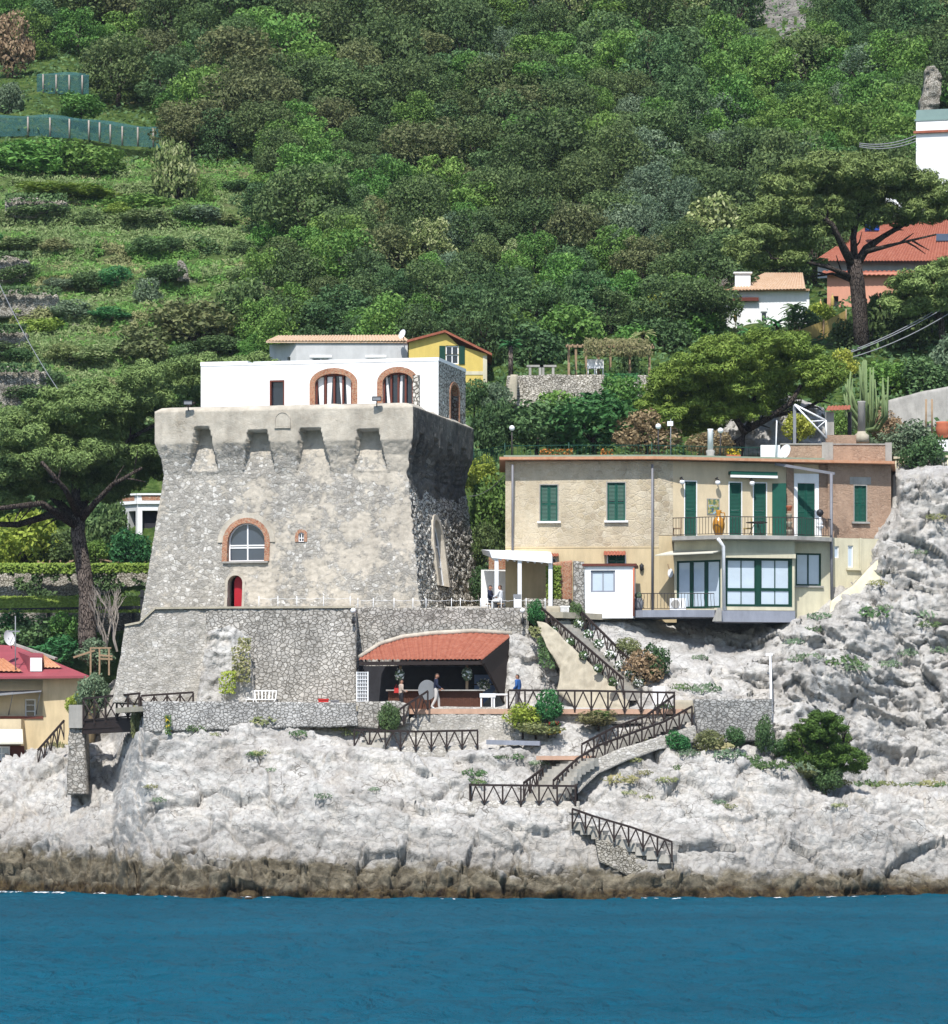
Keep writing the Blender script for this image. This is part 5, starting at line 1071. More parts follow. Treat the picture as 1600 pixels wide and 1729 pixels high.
b = WB.pt(u, z, .05); t = thing('wall_plate', 'white oval plate hung on the ochre wall beside the glass door', 'plate', tuple(b)); mb = MB(); mb.prism([b+Vector((.14*math.cos(k*.4488), -.02, -.05+.24*math.sin(k*.4488))) for k in range(14)], (0, .04, 0)); mb.build('plate', M['whitepaint'], t); mb = MB(); mb.beam(b+Vector((-.05, 0, .15)), b+Vector((-.14, 0, .42)), .06, .05); mb.build('handle', M['wood'], t)
u, z = WA.hit(1083, 958); b = WA.pt(u, z, .12); t = thing('lantern', 'small black wall lantern on the ochre wall', 'lantern', tuple(b)); mb = MB(); mb.lathe(b, [(.03, -.2), (.1, -.12), (.12, .1), (.02, .2)], 6); mb.build('lamp_body', M['black'], t); mb = MB(); mb.tube([b+Vector((0, 0, .18)), b+Vector((0, .1, .22))], .02, 5); mb.build('bracket', M['black'], t)
# roof furniture
zR = zt_+.27
rr = thing('roof_railing', 'thin green railing round the roof terrace of the stone house', 'railing', tuple(Vector((xat(860, 4.2), 4.2, zR))))
rpts = [Vector((xat(x, Y), Y, zR)) for x, Y in ((800, 11), (852, 7.5), (960, 7), (1100, 7), (1200, 8), (1285, 8.6))]
bars(rr, rpts, .8, .22, 0, 'darkgreen', .012, 'bars')
mb = MB()
for p_ in rpts: mb.tube([p_, p_+Vector((0, 0, .95))], .035, 6)
mb.build('post', M['darkgreen'], rr)
for x, y, Y, lab, dim in ((864, 723, 7.2, 'white globe lamp post at the left end of the roof terrace', 0), (1111, 720, 7.6, 'white globe lamp post in the middle of the roof terrace', 0), (1216, 727, 9, 'globe lamp post right of the white roof column', 0)):
    b = Vector((xat(x, Y), Y, zR)); t = thing('lamp_post', lab, 'lamp', tuple(b), 'globe lamp posts on the roof'); z = zat(y, Y); mb = MB(); mb.tube([b, Vector((b.x, b.y, z-.12))], [.05, .035], 8); mb.build('post', M['iron'], t); mb = MB(); mb.sphere((b.x, b.y, z), .15, 12); mb.build('globe', M['curtain'], t)
b = Vector((xat(1199, 7), 7, zR)); t = thing('column', 'white stub column on a stone base on the roof', 'column', tuple(b)); mb = MB(); mb.lathe(b, [(.28, 0), (.3, .15), (.2, .3), (.24, .5), (.15, .55)], 10); mb.build('base', M['grey'], t); mb = MB(); mb.lathe(b+Vector((0, 0, .55)), [(.15, 0), (.15, 1.05), (.16, 1.1)], 12); mb.build('shaft', M['whitepaint'], t)
b = Vector((xat(1132, 6), 6, zR)); t = thing('antenna', 'thin mast with a white box aerial on the roof', 'antenna', tuple(b)); mb = MB(); mb.tube([b, b+Vector((0, 0, 2.1))], .025, 6); mb.build('mast', M['steel'], t); mb = MB(); mb.box(b+Vector((-.03, 0, 1.85)), (.3, .12, .24)); mb.build('aerial', M['whitepaint'], t)
def dish(label, c, r, lean, mast):
    t = thing('satellite_dish', label, 'satellite dish', tuple(mast)); mb = MB(); n = 18; c = Vector(c); nrm = Vector(lean).normalized(); a = nrm.cross(Vector((0, 0, 1))).normalized(); bb = a.cross(nrm); vs = [c+nrm*-.12*r]; fs = []
    for ring, (q, dz) in enumerate(((.5, -.09), (1, 0.04))):
        for k in range(n): an = 2*math.pi*k/n; vs.append(c+(a*math.cos(an)+bb*math.sin(an))*r*q+nrm*dz*r*1.6)
    for k in range(n): k2 = (k+1) % n; fs += [(0, 1+k, 1+k2), (1+k, 1+n+k, 1+n+k2, 1+k2)]
    mb.add(vs, fs, True); mb.build('dish', M['whitepaint'], t); mb = MB(); mb.tube([mast, c-nrm*.1*r], .03, 6); mb.tube([c+bb*-r*.8, c+nrm*r*.8], .015, 5); mb.build('arm', M['steel'], t)
dish('white satellite dish on the roof edge before the brick parapet', P(1325, 763, 5.6), .42, (-.75, -.6, .35), P(1330, 780, 6))
WP = wl(1320, 8.2, 1503, 8.4); z0, z1 = zR-.15, zat(750, 8.2)
bw = thing('brick_parapet', 'low brick parapet with grey concrete posts on the right roof end', 'parapet', tuple(WP.pt(0, z0))); mb = MB(); WP.box(mb, 0, WP.L, z0, z1-.03, -.25, 0); mb.build('wall', M['brownst'], bw)
mb = MB(); WP.box(mb, -.1, WP.L+.05, z1-.025, z1+.04, -.3, .05); mb.build('coping', M['grey'], bw)
for x0, x1 in ((1387, 1406), (1494, 1505)): mb = MB(); a, b = WP.hit(x0, 760)[0], WP.hit(x1, 760)[0]; WP.box(mb, a, b, z0, z1+.1, -.3, .06); mb.build('post', M['grey'], bw)
mb = MB(); WP.box(mb, WP.hit(1284, 760)[0], -.11, z0, z1-.05, -.25, 0); mb.build('end_panel', M['white'], bw)
mb = MB(); WP.box(mb, WP.hit(1400, 740)[0], WP.hit(1452, 740)[0], z1+.05, zat(734, 9.5), -1.9, -1.4); tag(mb.build('wall', M['brownst'], None, WP.pt(3, z1)), 'small brown block wall behind the brick roof parapet', 'wall')
sf = thing('steel_frame', 'white triangular steel truss standing on the roof', 'frame', tuple(P(1394, 748, 8.8))); tri = [P(1341, 683, 8.8), P(1394, 710, 8.8), P(1395, 740, 8.8)]
for a, b in ((0, 1), (1, 2), (0, 2)): mb = MB(); mb.tube([tri[a], tri[b]], .05, 6); mb.build('bar', M['whitepaint'], sf)
mb = MB(); mb.tube([(tri[0]+tri[2])/2, tri[1]], .03, 6); mb.tube([tri[0]+(tri[2]-tri[0])*.7, tri[1]], .03, 6); mb.build('strut', M['whitepaint'], sf)
mb = MB(); mb.beam(P(1341, 684, 9), P(1341, 750, 9), .16); tag(mb.build('post', M['steel'], None, P(1341, 750, 9)), 'grey upright post carrying the white roof truss', 'post')
mb = MB(); mb.tube([P(1311, 710, 7.8), P(1309, 776, 7.8)], .035, 6); tag(mb.build('pole', M['whitepaint'], None, P(1309, 776, 7.8)), 'thin white pole at the left end of the brick roof parapet', 'pole')
ch = thing('chimney', 'round pale chimney stack rising before the tall cactus', 'chimney', tuple(P(1454, 745, 10))); b = P(1454, 735, 10); mb = MB(); mb.lathe(b, [(.42, -.4), (.4, 0), (.24, .12), (.22, .2)], 14); mb.build('base', M['sand'], ch); mb = MB(); mb.lathe(b+Vector((0, 0, .2)), [(.21, 0), (.2, 1.5), (.22, 1.55), (.22, 1.62)], 14); mb.build('stack', M['grey'], ch)
oh = thing('oven_hut', 'small open hut with a terracotta tile hood on the roof', 'hut', tuple(P(1412, 735, 11))); mb = MB(); mb.beam(P(1400, 738, 11), P(1400, 696, 11), .45, .45); mb.build('pillar', M['grey'], oh); mb = MB(); mb.beam(P(1434, 738, 11.4), P(1434, 696, 11.4), .2, .2); mb.build('pillar', M['dark'], oh); mb = MB(); tile_patch(mb, P(1393, 695, 10.4), P(1434, 693, 10.4), P(1436, 686, 11.8), P(1397, 687, 11.8), 7, 2, .05); mb.build('roof', M['tile'], oh)
# ---------------------------------------------------------------- white shed, pergola, brick pier on the upper terrace
shed = thing('shed', 'small white rendered outbuilding with a red edged flat roof', 'shed', tuple(P(1027, 1030, .6))); WS = wl(986, .6, 1069, .4)
r0 = WS.rect(986, 956, 1069, 1034); sw_ = WS.rect(997, 963, 1038, 1000)
mb = MB(); WS.holed(mb, 0, WS.L, r0[2]-.3, r0[3], [sw_], .2); q = WS.pt; mb.add([q(0, r0[2]-.3), q(0, r0[3]), q(0, r0[3], -2.6), q(0, r0[2]-.3, -2.6)], [(0, 1, 2, 3)]); mb.add([q(WS.L, r0[2]-.3), q(WS.L, r0[3]), q(WS.L, r0[3], -2.6), q(WS.L, r0[2]-.3, -2.6)], [(3, 2, 1, 0)]); mb.build('wall', M['white'], shed)
mb = MB(); WS.box(mb, -.1, WS.L+.15, r0[3]+.002, r0[3]+.13, -2.7, .12); mb.build('roof', M['rust'], shed)
glazed(WS, sw_, shed, M['blue_grey'], M['glasspale'], 2, 1, .05, -.1, .09)
mb = MB(); mb.tube([WS.pt(WS.L+.02, r0[3]-.1, .08), WS.pt(WS.L+.02, r0[2]-.2, .08)], .05, 6); mb.build('downpipe', M['clay'], shed)
stone_slab('stone_pier', 'rough cobble pier standing left of the white shed', 'pier', [(968, 946), (986, 948)], [(968, 1032), (987, 1032)], .5, .4, 1.6, M['cobble'], .05, 4, None, None, 17)
stone_slab('brick_pier', 'old brick wall end beside the climbing ivy', 'wall', [(931, 950), (966, 946)], [(931, 1026), (966, 1026)], 1.0, .9, 1.2, M['brick'], .04, 4, None, None, 18)
pg = thing('pergola', 'white flat roofed pergola on the upper terrace beside the tower', 'pergola', tuple(at_z(870, 1, zu)))
mb = MB(); mb.hexa([P(830, 942, -.2), P(932, 951, -.2), P(929, 943, 4.5), P(815, 936, 4.5), P(826, 930, -.2), P(932, 938, -.2), P(929, 931, 4.5), P(812, 928, 4.5)]); mb.build('roof', M['whitepaint'], pg)
for k in range(9):
    mb = MB(); x = 834+11.5*k; mb.beam(P(x, 943+k*.9, -.1), P(x-6, 938+k*.7, 4.4), .08, .16); mb.build('rafter', M['whitepaint'], pg)
for x, Y in ((838, .0), (877, .0), (929, .1), (857, 4.2), (920, 4.2)):
    mb = MB(); b = at_z(x, Y, zu); mb.beam(b, Vector((b.x, b.y, zat(940, Y))), .2 if Y < 1 else .12); mb.build('post', M['whitepaint'], pg)
WI = wl(812, 5.2, 935, 5.2); mb = MB(); WI.box(mb, 0, WI.L, zu, zat(962, 5.2), -.2, 0); tag(mb.build('wall', M['white'], None, WI.pt(0, zu)), 'low white wall behind the white pergola', 'wall')
mb = MB(); WI.box(mb, .4, WI.L, zat(961, 5.2), zat(930, 5.2), -.4, -.1); tag(mb.build('wall', M['brick'], None, WI.pt(.4, zat(961, 5.2))), 'old brick wall above the white wall behind the pergola', 'wall')
mb = MB(); WI.box(mb, WI.hit(859, 990)[0], WI.hit(875, 990)[0], zu, zat(955, 5.0), .003, .25); tag(mb.build('brick_pier', M['brick'], None, WI.pt(1.4, zu)), 'slim brick pier in the middle of the white wall', 'pier')
b = at_z(873, -.9, zu); t = thing('serving_cabinet', 'small white cabinet with a grey top under the pergola', 'cabinet', tuple(b)); mb = MB(); mb.box(b+Vector((0, 0, .35)), (.35, .3, .7)); mb.build('body', M['whitepaint'], t); mb = MB(); mb.box(b+Vector((0, 0, .82)), (.4, .34, .22)); mb.build('top', M['steel'], t)
stone_slab('garden_wall', 'low dark stone wall right of the pergola', 'wall', [(884, 1010), (962, 1012)], [(884, 1032), (962, 1034)], .3, .2, .5, M['dryst'], .04, 4, None, None, 19)
wgt = thing('gate', 'white slatted gate at the head of the flowered stairs', 'gate', tuple(P(953, 1050, -.6))); mb = MB()
for k in range(7): mb.beam(P(947+2.1*k, 1050, -.6), P(947+2.1*k, 1024, -.6), .035)
mb.build('slats', M['whitepaint'], wgt); mb = MB(); mb.beam(P(945, 1024, -.6), P(962, 1024, -.6), .06); mb.beam(P(945, 1049, -.6), P(962, 1049, -.6), .06); mb.build('frame', M['whitepaint'], wgt)
stone_slab('wall', 'plain grey wall panel left of the white slatted gate', 'wall', [(922, 1023), (946, 1023)], [(922, 1052), (946, 1054)], -.5, -.6, .4, M['sand'], .02, 4, None, None, 20)
stone_slab('ramp_wall', 'pale sloping wall stepping down the cliff from the right end of the stone house', 'wall', [(1403, 1014), (1440, 988), (1482, 944)], [(1400, 1040), (1450, 1014), (1502, 962)], (2.9, 4.3), (2.5, 4.0), 1.5, M['cream'], .05, 3, None, None, 52)
# ================================================================ ochre house on the lower left
lh = thing('ochre_house', 'ochre house with a red roof at the left edge of the picture', 'house', tuple(P(70, 1290, 9)))
WX = wl(-40, 8.2, 148, 8.0); zT = zat(1141, 8); zF = zat(1330, 8)
rx = WX.rect(-40, 1148, 72, 1211); mb = MB(); WX.holed(mb, 0, WX.L, zF, zT, [rx], .4); mb.add([WX.pt(WX.L, zF), WX.pt(WX.L, zF, -7), WX.pt(WX.L, zT, -7), WX.pt(WX.L, zT)], [(0, 1, 2, 3)]); mb.build('wall', M['ochre'], lh)
WY = wl(-40, 8.55, 72, 8.5); wy = WY.rect(42, 1180, 60, 1211); mb = MB(); WY.holed(mb, 0, WY.L, rx[2]-.1, rx[3]+.1, [wy], .15); mb.build('loggia_wall', M['ochre_smooth'], lh); glazed(WY, wy, lh, M['whitepaint'], M['glassdark'], 1, 3, .04)
mb = MB(); WX.box(mb, 0, WX.hit(73, 1200)[0], rx[2]-.08, rx[2]+.06, -.35, .06); mb.build('ledge', M['rust'], lh)
mb = MB(); mb.hexa([P(-40, 1178, 7.2), P(70, 1168, 7.2), P(70, 1166, 8.4), P(-40, 1170, 8.4), P(-40, 1176, 7.2), P(70, 1166.5, 7.2), P(70, 1164.5, 8.4), P(-40, 1168, 8.4)]); mb.build('canopy', M['steel'], lh)
mb = MB()
for x in (22, 68): mb.tube([P(x, 1169, 7.3), P(x-8, 1209, 8.6)], .025, 5)
mb.build('strut', M['steel'], lh)
mb = MB(); WX.box(mb, 0, WX.hit(41, 1240)[0], zF, zat(1214, 7), .003, 1.2); mb.build('bay', M['ochre_smooth'], lh)
WZ = wl(-40, 6.9, 41, 6.85); wz = WZ.rect(-10, 1260, 17, 1284)
mb = MB(); WZ.box(mb, 0, WZ.L, zat(1330, 6.9), zat(1259, 6.9), .0, .06); mb.build('shop_front', M['rust'], lh); glazed(WZ, wz, lh, M['whitepaint'], M['glasspale'], 2, 2, .05, .1)
mb = MB(); mb.hexa([P(-40, 1257, 5.5), P(39, 1256, 5.5), P(39, 1255, 6.8), P(-40, 1255, 6.8), P(-40, 1254, 5.5), P(39, 1253, 5.5), P(38, 1231, 6.8), P(-40, 1231, 6.8)]); mb.build('awning', M['awn'], lh)
eL, eR, rL, rR = P(-60, 1143, 7.3), P(151, 1141, 7.3), P(-60, 1086, 12), P(25, 1090, 12)
mb = MB(); bk = P(151, 1141, 15); mb.add([eL, eR, rR, rL, bk], [(0, 1, 2, 3), (1, 4, 2)]); mb.add([eL-Vector((0, 0, .12)), eR-Vector((0, 0, .12)), eR, eL], [(0, 1, 2, 3)]); mb.add([eR-Vector((0, 0, .12)), bk-Vector((0, 0, .12)), bk, eR], [(0, 1, 2, 3)]); mb.add([eL-Vector((0, 0, .12)), eR-Vector((0, 0, .12)), bk-Vector((0, 0, .12)), P(-60, 1141, 15)], [(3, 2, 1, 0)]); rf = mb.build('roof', M['redroof'], lh)
def onroof(px, t): a = P(px, 1142, 7.3); b = P(px, 1088, 12); return a+(b-a)*t+Vector((0, -.03, .05))
mb = MB(); tile_patch(mb, onroof(74, .22), onroof(106, .22), onroof(74, .62), onroof(70, .62), 5, 5, .05); tile_patch(mb, onroof(-60, .12), onroof(40, .1), onroof(8, .5), onroof(-60, .55), 12, 6, .05); mb.build('tiles', M['tileorange'], rf)
mb = MB(); mb.hexa([P(48, 1137, 8.0), P(71, 1133, 8.0), P(72, 1131, 9.5), P(40, 1131, 9.5), P(50, 1108, 8.0), P(72, 1108, 8.0), P(73, 1103, 11), P(30, 1100, 11)]); dm = mb.build('dormer', M['redroof'], lh); mb = MB(); mb.box(P(61, 1122, 7.95), (.62, .06, .72)); mb.build('window', M['curtain'], dm)
mb = MB(); mb.beam(rR+Vector((0, 0, .06)), P(95, 1116, 10.5)+Vector((0, 0, .12)), .25, .12); mb.build('ridge_cap', M['grey'], rf)
dish('white satellite dish above the red roof of the ochre house', P(15, 1077, 9), .42, (.8, -.6, .2), P(20, 1095, 9.5))
mb = MB(); mb.tube([P(26, 1140, 7.9), P(26, 1040, 8)], .03, 6); mb.box(P(24, 1066, 8), (.6, .05, .08)); tag(mb.build('antenna', M['steel'], None, P(26, 1140, 7.9)), 'thin television aerial mast on the ochre house', 'antenna')
brace_fence('thin black stair rail between the ochre house and the cobbled pier', [(64, 1296, 3.2), (108, 1246, 2.6)], .9, 4, None, .05)
# ================================================================ houses behind
gh = thing('grey_house', 'long pale grey house with a pantile edge just behind the tower', 'house', tuple(P(570, 620, 46))); W1 = wl(455, 47.5, 500, 45.8); W2 = wl(500, 45.8, 688, 45.8); z0, z1 = zat(680, 46), zat(578, 46)
mb = MB(); W1.holed(mb, 0, W1.L, z0, z1, [W1.rect(485, 603, 490, 640)], .2); w2 = [W2.rect(527, 604, 556, 650), W2.rect(621, 604, 648, 650)]; W2.holed(mb, 0, W2.L, z0, z1, w2, .2); mb.build('wall', M['greyrend'], gh)
for r in w2: glazed(W2, r, gh, M['whitepaint'], M['glassdark'], 2, 1); mb = MB(); W2.box(mb, r[0]-.15, r[1]+.15, r[3]+.002, r[3]+.15, 0, .04); mb.build('lintel', M['white'], gh)
mb = MB(); tile_patch(mb, P(447, 577, 45.7), P(692, 577, 45.65), P(680, 567, 49), P(468, 568, 50), 44, 3, .06); mb.hexa([P(449, 579, 45.7), P(690, 579, 45.7), P(690, 578, 49), P(449, 578, 51), P(449, 577, 45.7), P(690, 577, 45.7), P(690, 576, 49), P(449, 576, 51)]); mb.build('roof', M['tileold'], gh)
dish('small white satellite dish on the grey house roof beside the yellow gable', P(679, 564, 45), .3, (-.7, -.6, .3), P(682, 577, 46))
yh = thing('yellow_house', 'bright yellow gabled house behind the tower', 'house', tuple(P(755, 670, 42))); W3_ = wl(690, 42, 822, 42); z0 = zat(690, 42)
yw = W3_.rect(752, 584, 774, 615); L_ = W3_.L; zg = zat(600, 42); ua = W3_.hit(751, 560)[0]; zA = zat(562, 42); zlft = zat(578, 42); zrt = zat(598, 42)
mb = MB(); zc = yw[3]+.02; W3_.holed(mb, 0, L_, z0, zrt-.0, [(yw[0], yw[1], yw[2], zrt)], .15); 
for pl in ([(0, zrt), (yw[0], zrt), (yw[0], zc), (0, zc)], [(yw[1], zrt), (L_, zrt), (yw[1], zc)], [(0, zc), (yw[1], zc), (ua, zA), (0, zlft)]): mb.add([W3_.pt(u, z) for u, z in pl], [tuple(range(len(pl)))])
mb.add([W3_.pt(L_, z0), W3_.pt(L_, z0, -9), W3_.pt(L_, zrt, -9), W3_.pt(L_, zrt)], [(0, 1, 2, 3)]); mb.build('wall', M['yellow'], yh)
glazed(W3_, yw, yh, M['whitepaint'], M['glassdark'], 2, 2)
mb = MB(); W3_.box(mb, 0, L_, zat(633, 42), zat(627, 42), 0, .03); W3_.box(mb, L_-.25, L_, z0, zrt-.1, 0, .035); mb.build('string_course', M['cream'], yh)
for a, b in ((yw[0]-.38, yw[0]-.02), (yw[1]+.02, yw[1]+.38)): mb = MB(); W3_.box(mb, a, b, yw[2], yw[3], .01, .06); mb.build('shutter', M['darkgreen'], yh)
mb = MB(); q = W3_.pt
for (u0, z0_), (u1, z1_) in (((-.1, zlft-.03), (ua, zA)), ((ua, zA), (L_+.3, zrt-.12))):
    mb.hexa([q(u0, z0_, .3), q(u1, z1_, .3), q(u1, z1_, -9), q(u0, z0_, -9), q(u0, z0_+.14, .3), q(u1, z1_+.14, .3), q(u1, z1_+.14, -9), q(u0, z0_+.14, -9)])
mb.build('roof', M['tile'], yh)
lg_ = thing('white_loggia_house', 'white arcaded house with a brick balustrade left of the tower', 'house', tuple(P(235, 960, 36))); WQ = wl(188, 37.5, 232, 36); WR = wl(232, 36, 300, 36.); 
for W, hs in ((WQ, [WQ.rect(200, 863, 212, 930), WQ.rect(217, 863, 229, 930)]), (WR, [WR.rect(240, 862, 270, 940)])):
    mb = MB(); W.holed(mb, 0, W.L, zat(965, 36), zat(833, 36), hs, .5); mb.build('wall', M['greyrend'] if W is WQ else M['white'], lg_)
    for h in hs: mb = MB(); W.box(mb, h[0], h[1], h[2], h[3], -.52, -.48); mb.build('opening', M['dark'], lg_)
    mb = MB(); W.box(mb, 0, W.L, zat(851, 36), zat(846, 36), 0, .12); W.box(mb, 0, W.L, zat(836, 36), zat(833, 36), 0, .1); mb.build('cornice', M['white'], lg_)
    mb = MB(); W.box(mb, .25, W.L-.25, zat(845, 36), zat(837, 36), .0, .03); mb.build('balustrade', M['brick'], lg_)
wh2 = thing('white_house', 'small white house with old pantile roof below the big pine', 'house', tuple(P(1290, 575, 58))); WT = wl(1226, 58, 1366, 58.); z0, z1 = zat(600, 58), zat(492, 58); hh = [WT.rect(1284, 526, 1295, 560), WT.rect(1246, 533, 1250, 555)]
mb = MB(); WT.holed(mb, 0, WT.L, z0, z1, hh, .2); mb.add([WT.pt(0, z0), WT.pt(0, z1), WT.pt(0, z1, -7), WT.pt(0, z0, -7)], [(0, 1, 2, 3)]); mb.build('wall', M['white'], wh2)
for r in hh: glazed(WT, r, wh2, M['whitepaint'], M['glassdark'], 1, 2)
mb = MB(); tile_patch(mb, P(1224, 492, 57.5), P(1360, 489, 57.5), P(1355, 462, 65), P(1290, 462, 65), 24, 10, .06); mb.hexa([WT.pt(-.2, z1, .35), WT.pt(WT.L, z1, .35), WT.pt(WT.L, z1, -7), WT.pt(-.2, z1, -7), WT.pt(-.2, z1+.12, .35), WT.pt(WT.L, z1+.12, .35), WT.pt(WT.L, z1+.12, -7), WT.pt(-.2, z1+.12, -7)]); rf = mb.build('roof', M['tileold'], wh2)
mb = MB(); mb.box(P(1253, 478, 59.5), (1.0, .8, 1.1)); mb.box(P(1253, 462, 59.5), (1.2, 1., .1)); mb.build('chimney', M['white'], rf); mb = MB(); WT.box(mb, 0, WT.hit(1280, 500)[0], zat(509, 58), zat(503, 58), .003, .3); mb.build('lean_to_roof', M['rust'], wh2)
pv = thing('pink_villa', 'salmon pink villa with a terracotta roof behind the big pine', 'house', tuple(P(1500, 580, 63))); WV = wl(1396, 64, 1690, 62); z0, z1 = zat(610, 64), zat(462, 64); hv = [WV.rect(1406, 500, 1415, 545)]
mb = MB(); WV.holed(mb, 0, WV.L, z0, z1, hv, .3); mb.add([WV.pt(0, z0), WV.pt(0, z1), WV.pt(0, z1, -12), WV.pt(0, z0, -12)], [(0, 1, 2, 3)]); mb.build('wall', M['pink'], pv); mb = MB(); WV.box(mb, *hv[0], -.3, -.25); mb.build('door', M['dark'], pv)
mb = MB(); tile_patch(mb, P(1385, 466, 63.6), P(1700, 466, 61.6), P(1700, 459, 63.5), P(1388, 459, 65.5), 40, 2, .07); rf = mb.build('roof', M['tile'], pv)
WV2 = wl(1380, 67, 1700, 65); mb = MB(); WV2.holed(mb, 0, WV2.L, zat(470, 67), zat(438, 67), [], .2); mb.build('wall', M['greyrend'], pv)
mb = MB(); tile_patch(mb, P(1372, 442, 66), P(1700, 442, 64.), P(1660, 350, 76), P(1480, 372, 77), 60, 22, .07); r2_ = mb.build('roof', M['tile'], pv); a = P(1580, 402, 69.4); mb = MB(); mb.beam(a, P(1604, 402, 69.3), 1.1, .12, (0, -.5, .8)); mb.build('skylight', M['glass'], r2_)
wv_ = thing('white_villa', 'white villa with a glass balcony in the upper right corner', 'house', tuple(P(1600, 380, 84))); WU = wl(1546, 84, 1720, 82); mb = MB(); WU.holed(mb, 0, WU.L, zat(400, 84), zat(205, 84), [], .2); mb.add([WU.pt(0, zat(400, 84)), WU.pt(0, zat(205, 84)), WU.pt(0, zat(205, 84), -9), WU.pt(0, zat(400, 84), -9)], [(0, 1, 2, 3)]); mb.build('wall', M['white'], wv_)
mb = MB(); WU.box(mb, -.15, WU.L, zat(226, 84), zat(222, 84), .003, .2); mb.build('tile_course', M['tile'], wv_); mb = MB(); WU.box(mb, -.1, WU.L, zat(205, 84), zat(204, 84)+.1, -9, .05); WU.box(mb, 0, WU.L, zat(204, 84)+.1, zat(186, 84), -.1, -.06); mb.build('balcony_glass', M['net_glass'], wv_)
W7 = wl(1495, 80, 1560, 80); mb = MB(); W7.holed(mb, 0, W7.L, zat(420, 80), zat(318, 80), [], .2); tag(mb.build('wall', M['white'], None, W7.pt(0, zat(420, 80))), 'white wall seen through the branches of the big pine', 'wall')
mb = MB(); b = P(1472, 384, 70); mb.box(b, (.9, .8, .5)); mb.lathe(b+Vector((0, 0, .25)), [(.4, 0), (.3, .2), (.1, .25)], 10); tag(mb.build('water_tank', M['blue'], None, b), 'bright blue tank glimpsed through the big pine', 'tank')
# walls of the garden terrace, garden pergola
stone_slab('garden_wall', 'stone garden wall under the weathered pergola', 'wall', [(856, 634), (960, 632), (1110, 634)], [(850, 690), (1110, 700)], 37, 36, 2, M['dryst'], .12, 5, None, None, 21, .5)
stone_slab('garden_wall', 'pale rendered end pillar of the garden wall', 'wall', [(862, 632), (874, 632)], [(853, 682), (872, 684)], 35.6, 35.4, 1.2, M['sand'], .05, 4, None, None, 22)
gp = thing('pergola', 'weathered timber pergola on the garden terrace', 'pergola', tuple(P(1030, 634, 40)))
for k, (x, Y) in enumerate(((960, 39.5), (972, 42.5), (989, 42.), (1010, 39.2), (1030, 42.5), (1063, 39.2), (1096, 39.5))): mb = MB(); mb.beam(P(x, 634, Y), P(x, 583, Y), .14); mb.build('post', M['wood'], gp)
mb = MB()
for y, Y in ((585, 39.2), (584, 42.4)): mb.beam(P(955, y, Y), P(1104, y+2, Y), .14, .12)
for k in range(18): x = 958+8.4*k; mb.beam(P(x, 583, 38.8), P(x, 582, 43), .08, .08)
mb.build('beam', M['wood'], gp)
for x, lab in ((903, 'pale stone bench left of the garden pergola'), (925, 'second pale stone bench nearer the garden pergola')):
    b = P(x, 634, 37.6); t = thing('bench', lab, 'bench', tuple(b)); mb = MB(); mb.box(b+Vector((0, 0, .55)), (1., .4, .12)); mb.build('seat', M['grey'], t); mb = MB(); mb.box(b+Vector((-.3, 0, .25)), (.15, .35, .5)); mb.build('leg', M['grey'], t); mb = MB(); mb.box(b+Vector((.3, 0, .25)), (.15, .35, .5)); mb.build('leg', M['grey'], t)
for x, lab in ((998, 'white garden chair under the pergola, left'), (1012, 'white garden chair under the pergola, right')):
    b = P(x, 634, 38.8); t = thing('chair', lab, 'chair', tuple(b), 'white garden chairs'); mb = MB(); mb.box(b+Vector((0, 0, .42)), (.5, .5, .05)); mb.build('seat', M['whitepaint'], t); mb = MB(); mb.box(b+Vector((0, .24, .72)), (.5, .05, .55)); mb.build('backrest', M['whitepaint'], t); mb = MB()
    for sx in (-.2, .2):
        for sy in (-.2, .2): mb.beam(b+Vector((sx, sy, 0)), b+Vector((sx, sy, .4)), .05)
    mb.build('leg_frame', M['whitepaint'], t)
nf = thing('netting_fence', 'yellow netting fence along the garden below the pink villa', 'fence', tuple(P(1330, 588, 50))); pts = [(1325, 588, 49), (1350, 583, 50), (1390, 570, 52), (1428, 552, 54)]
mb = MB()
for (x, y, Y), (x2, y2, Y2) in zip(pts, pts[1:]): mb.hexa([P(x, y+2, Y), P(x2, y2+2, Y2), P(x2, y2+2, Y2+.06), P(x, y+2, Y+.06), P(x, y-26, Y), P(x2, y2-28, Y2), P(x2, y2-28, Y2+.06), P(x, y-26, Y+.06)])
mb.build('netting', M['canvas'], nf); mb = MB()
for x, y, Y in pts: mb.tube([P(x, y+3, Y-.1), P(x, y-30, Y-.1)], .05, 5)
mb.build('post', M['wood'], nf)
for x, y, lab in ((1385, 505, 'closed yellow parasol nearest the pink villa door'), (1405, 495, 'closed pale parasol before the pink villa door'), (1337, 530, 'closed yellow parasol before the white house'), (1241, 520, 'closed yellow parasol against the white house wall')):
    Y = 56.; b = P(x, y+48, Y); t = thing('parasol', lab, 'parasol', tuple(b), 'closed parasols in the villa gardens'); mb = MB(); mb.tube([b, P(x, y, Y)], .035, 6); mb.build('pole', M['wood'], t); mb = MB(); mb.lathe(P(x, y+24, Y), [(.05, 0), (.13, .15), (.11, .55), (.03, .8)], 8); mb.build('canopy', M['canvas'], t)
stone_slab('retaining_wall', 'dark shaded retaining wall under the yellow netting', 'wall', [(1360, 588), (1400, 578), (1440, 562)], [(1360, 622), (1400, 616), (1440, 606)], 50.5, 49.5, 1.5, M['dryst'], .1, 5, None, None, 23, .5)
stone_slab('retaining_wall', 'grey rendered garden wall rising to the right edge behind the cactus', 'wall', [(1498, 676), (1560, 660), (1640, 645)], [(1498, 800), (1640, 800)], 24.6, 23.6, 1., M['grey'], .03, 6, None, None, 24)
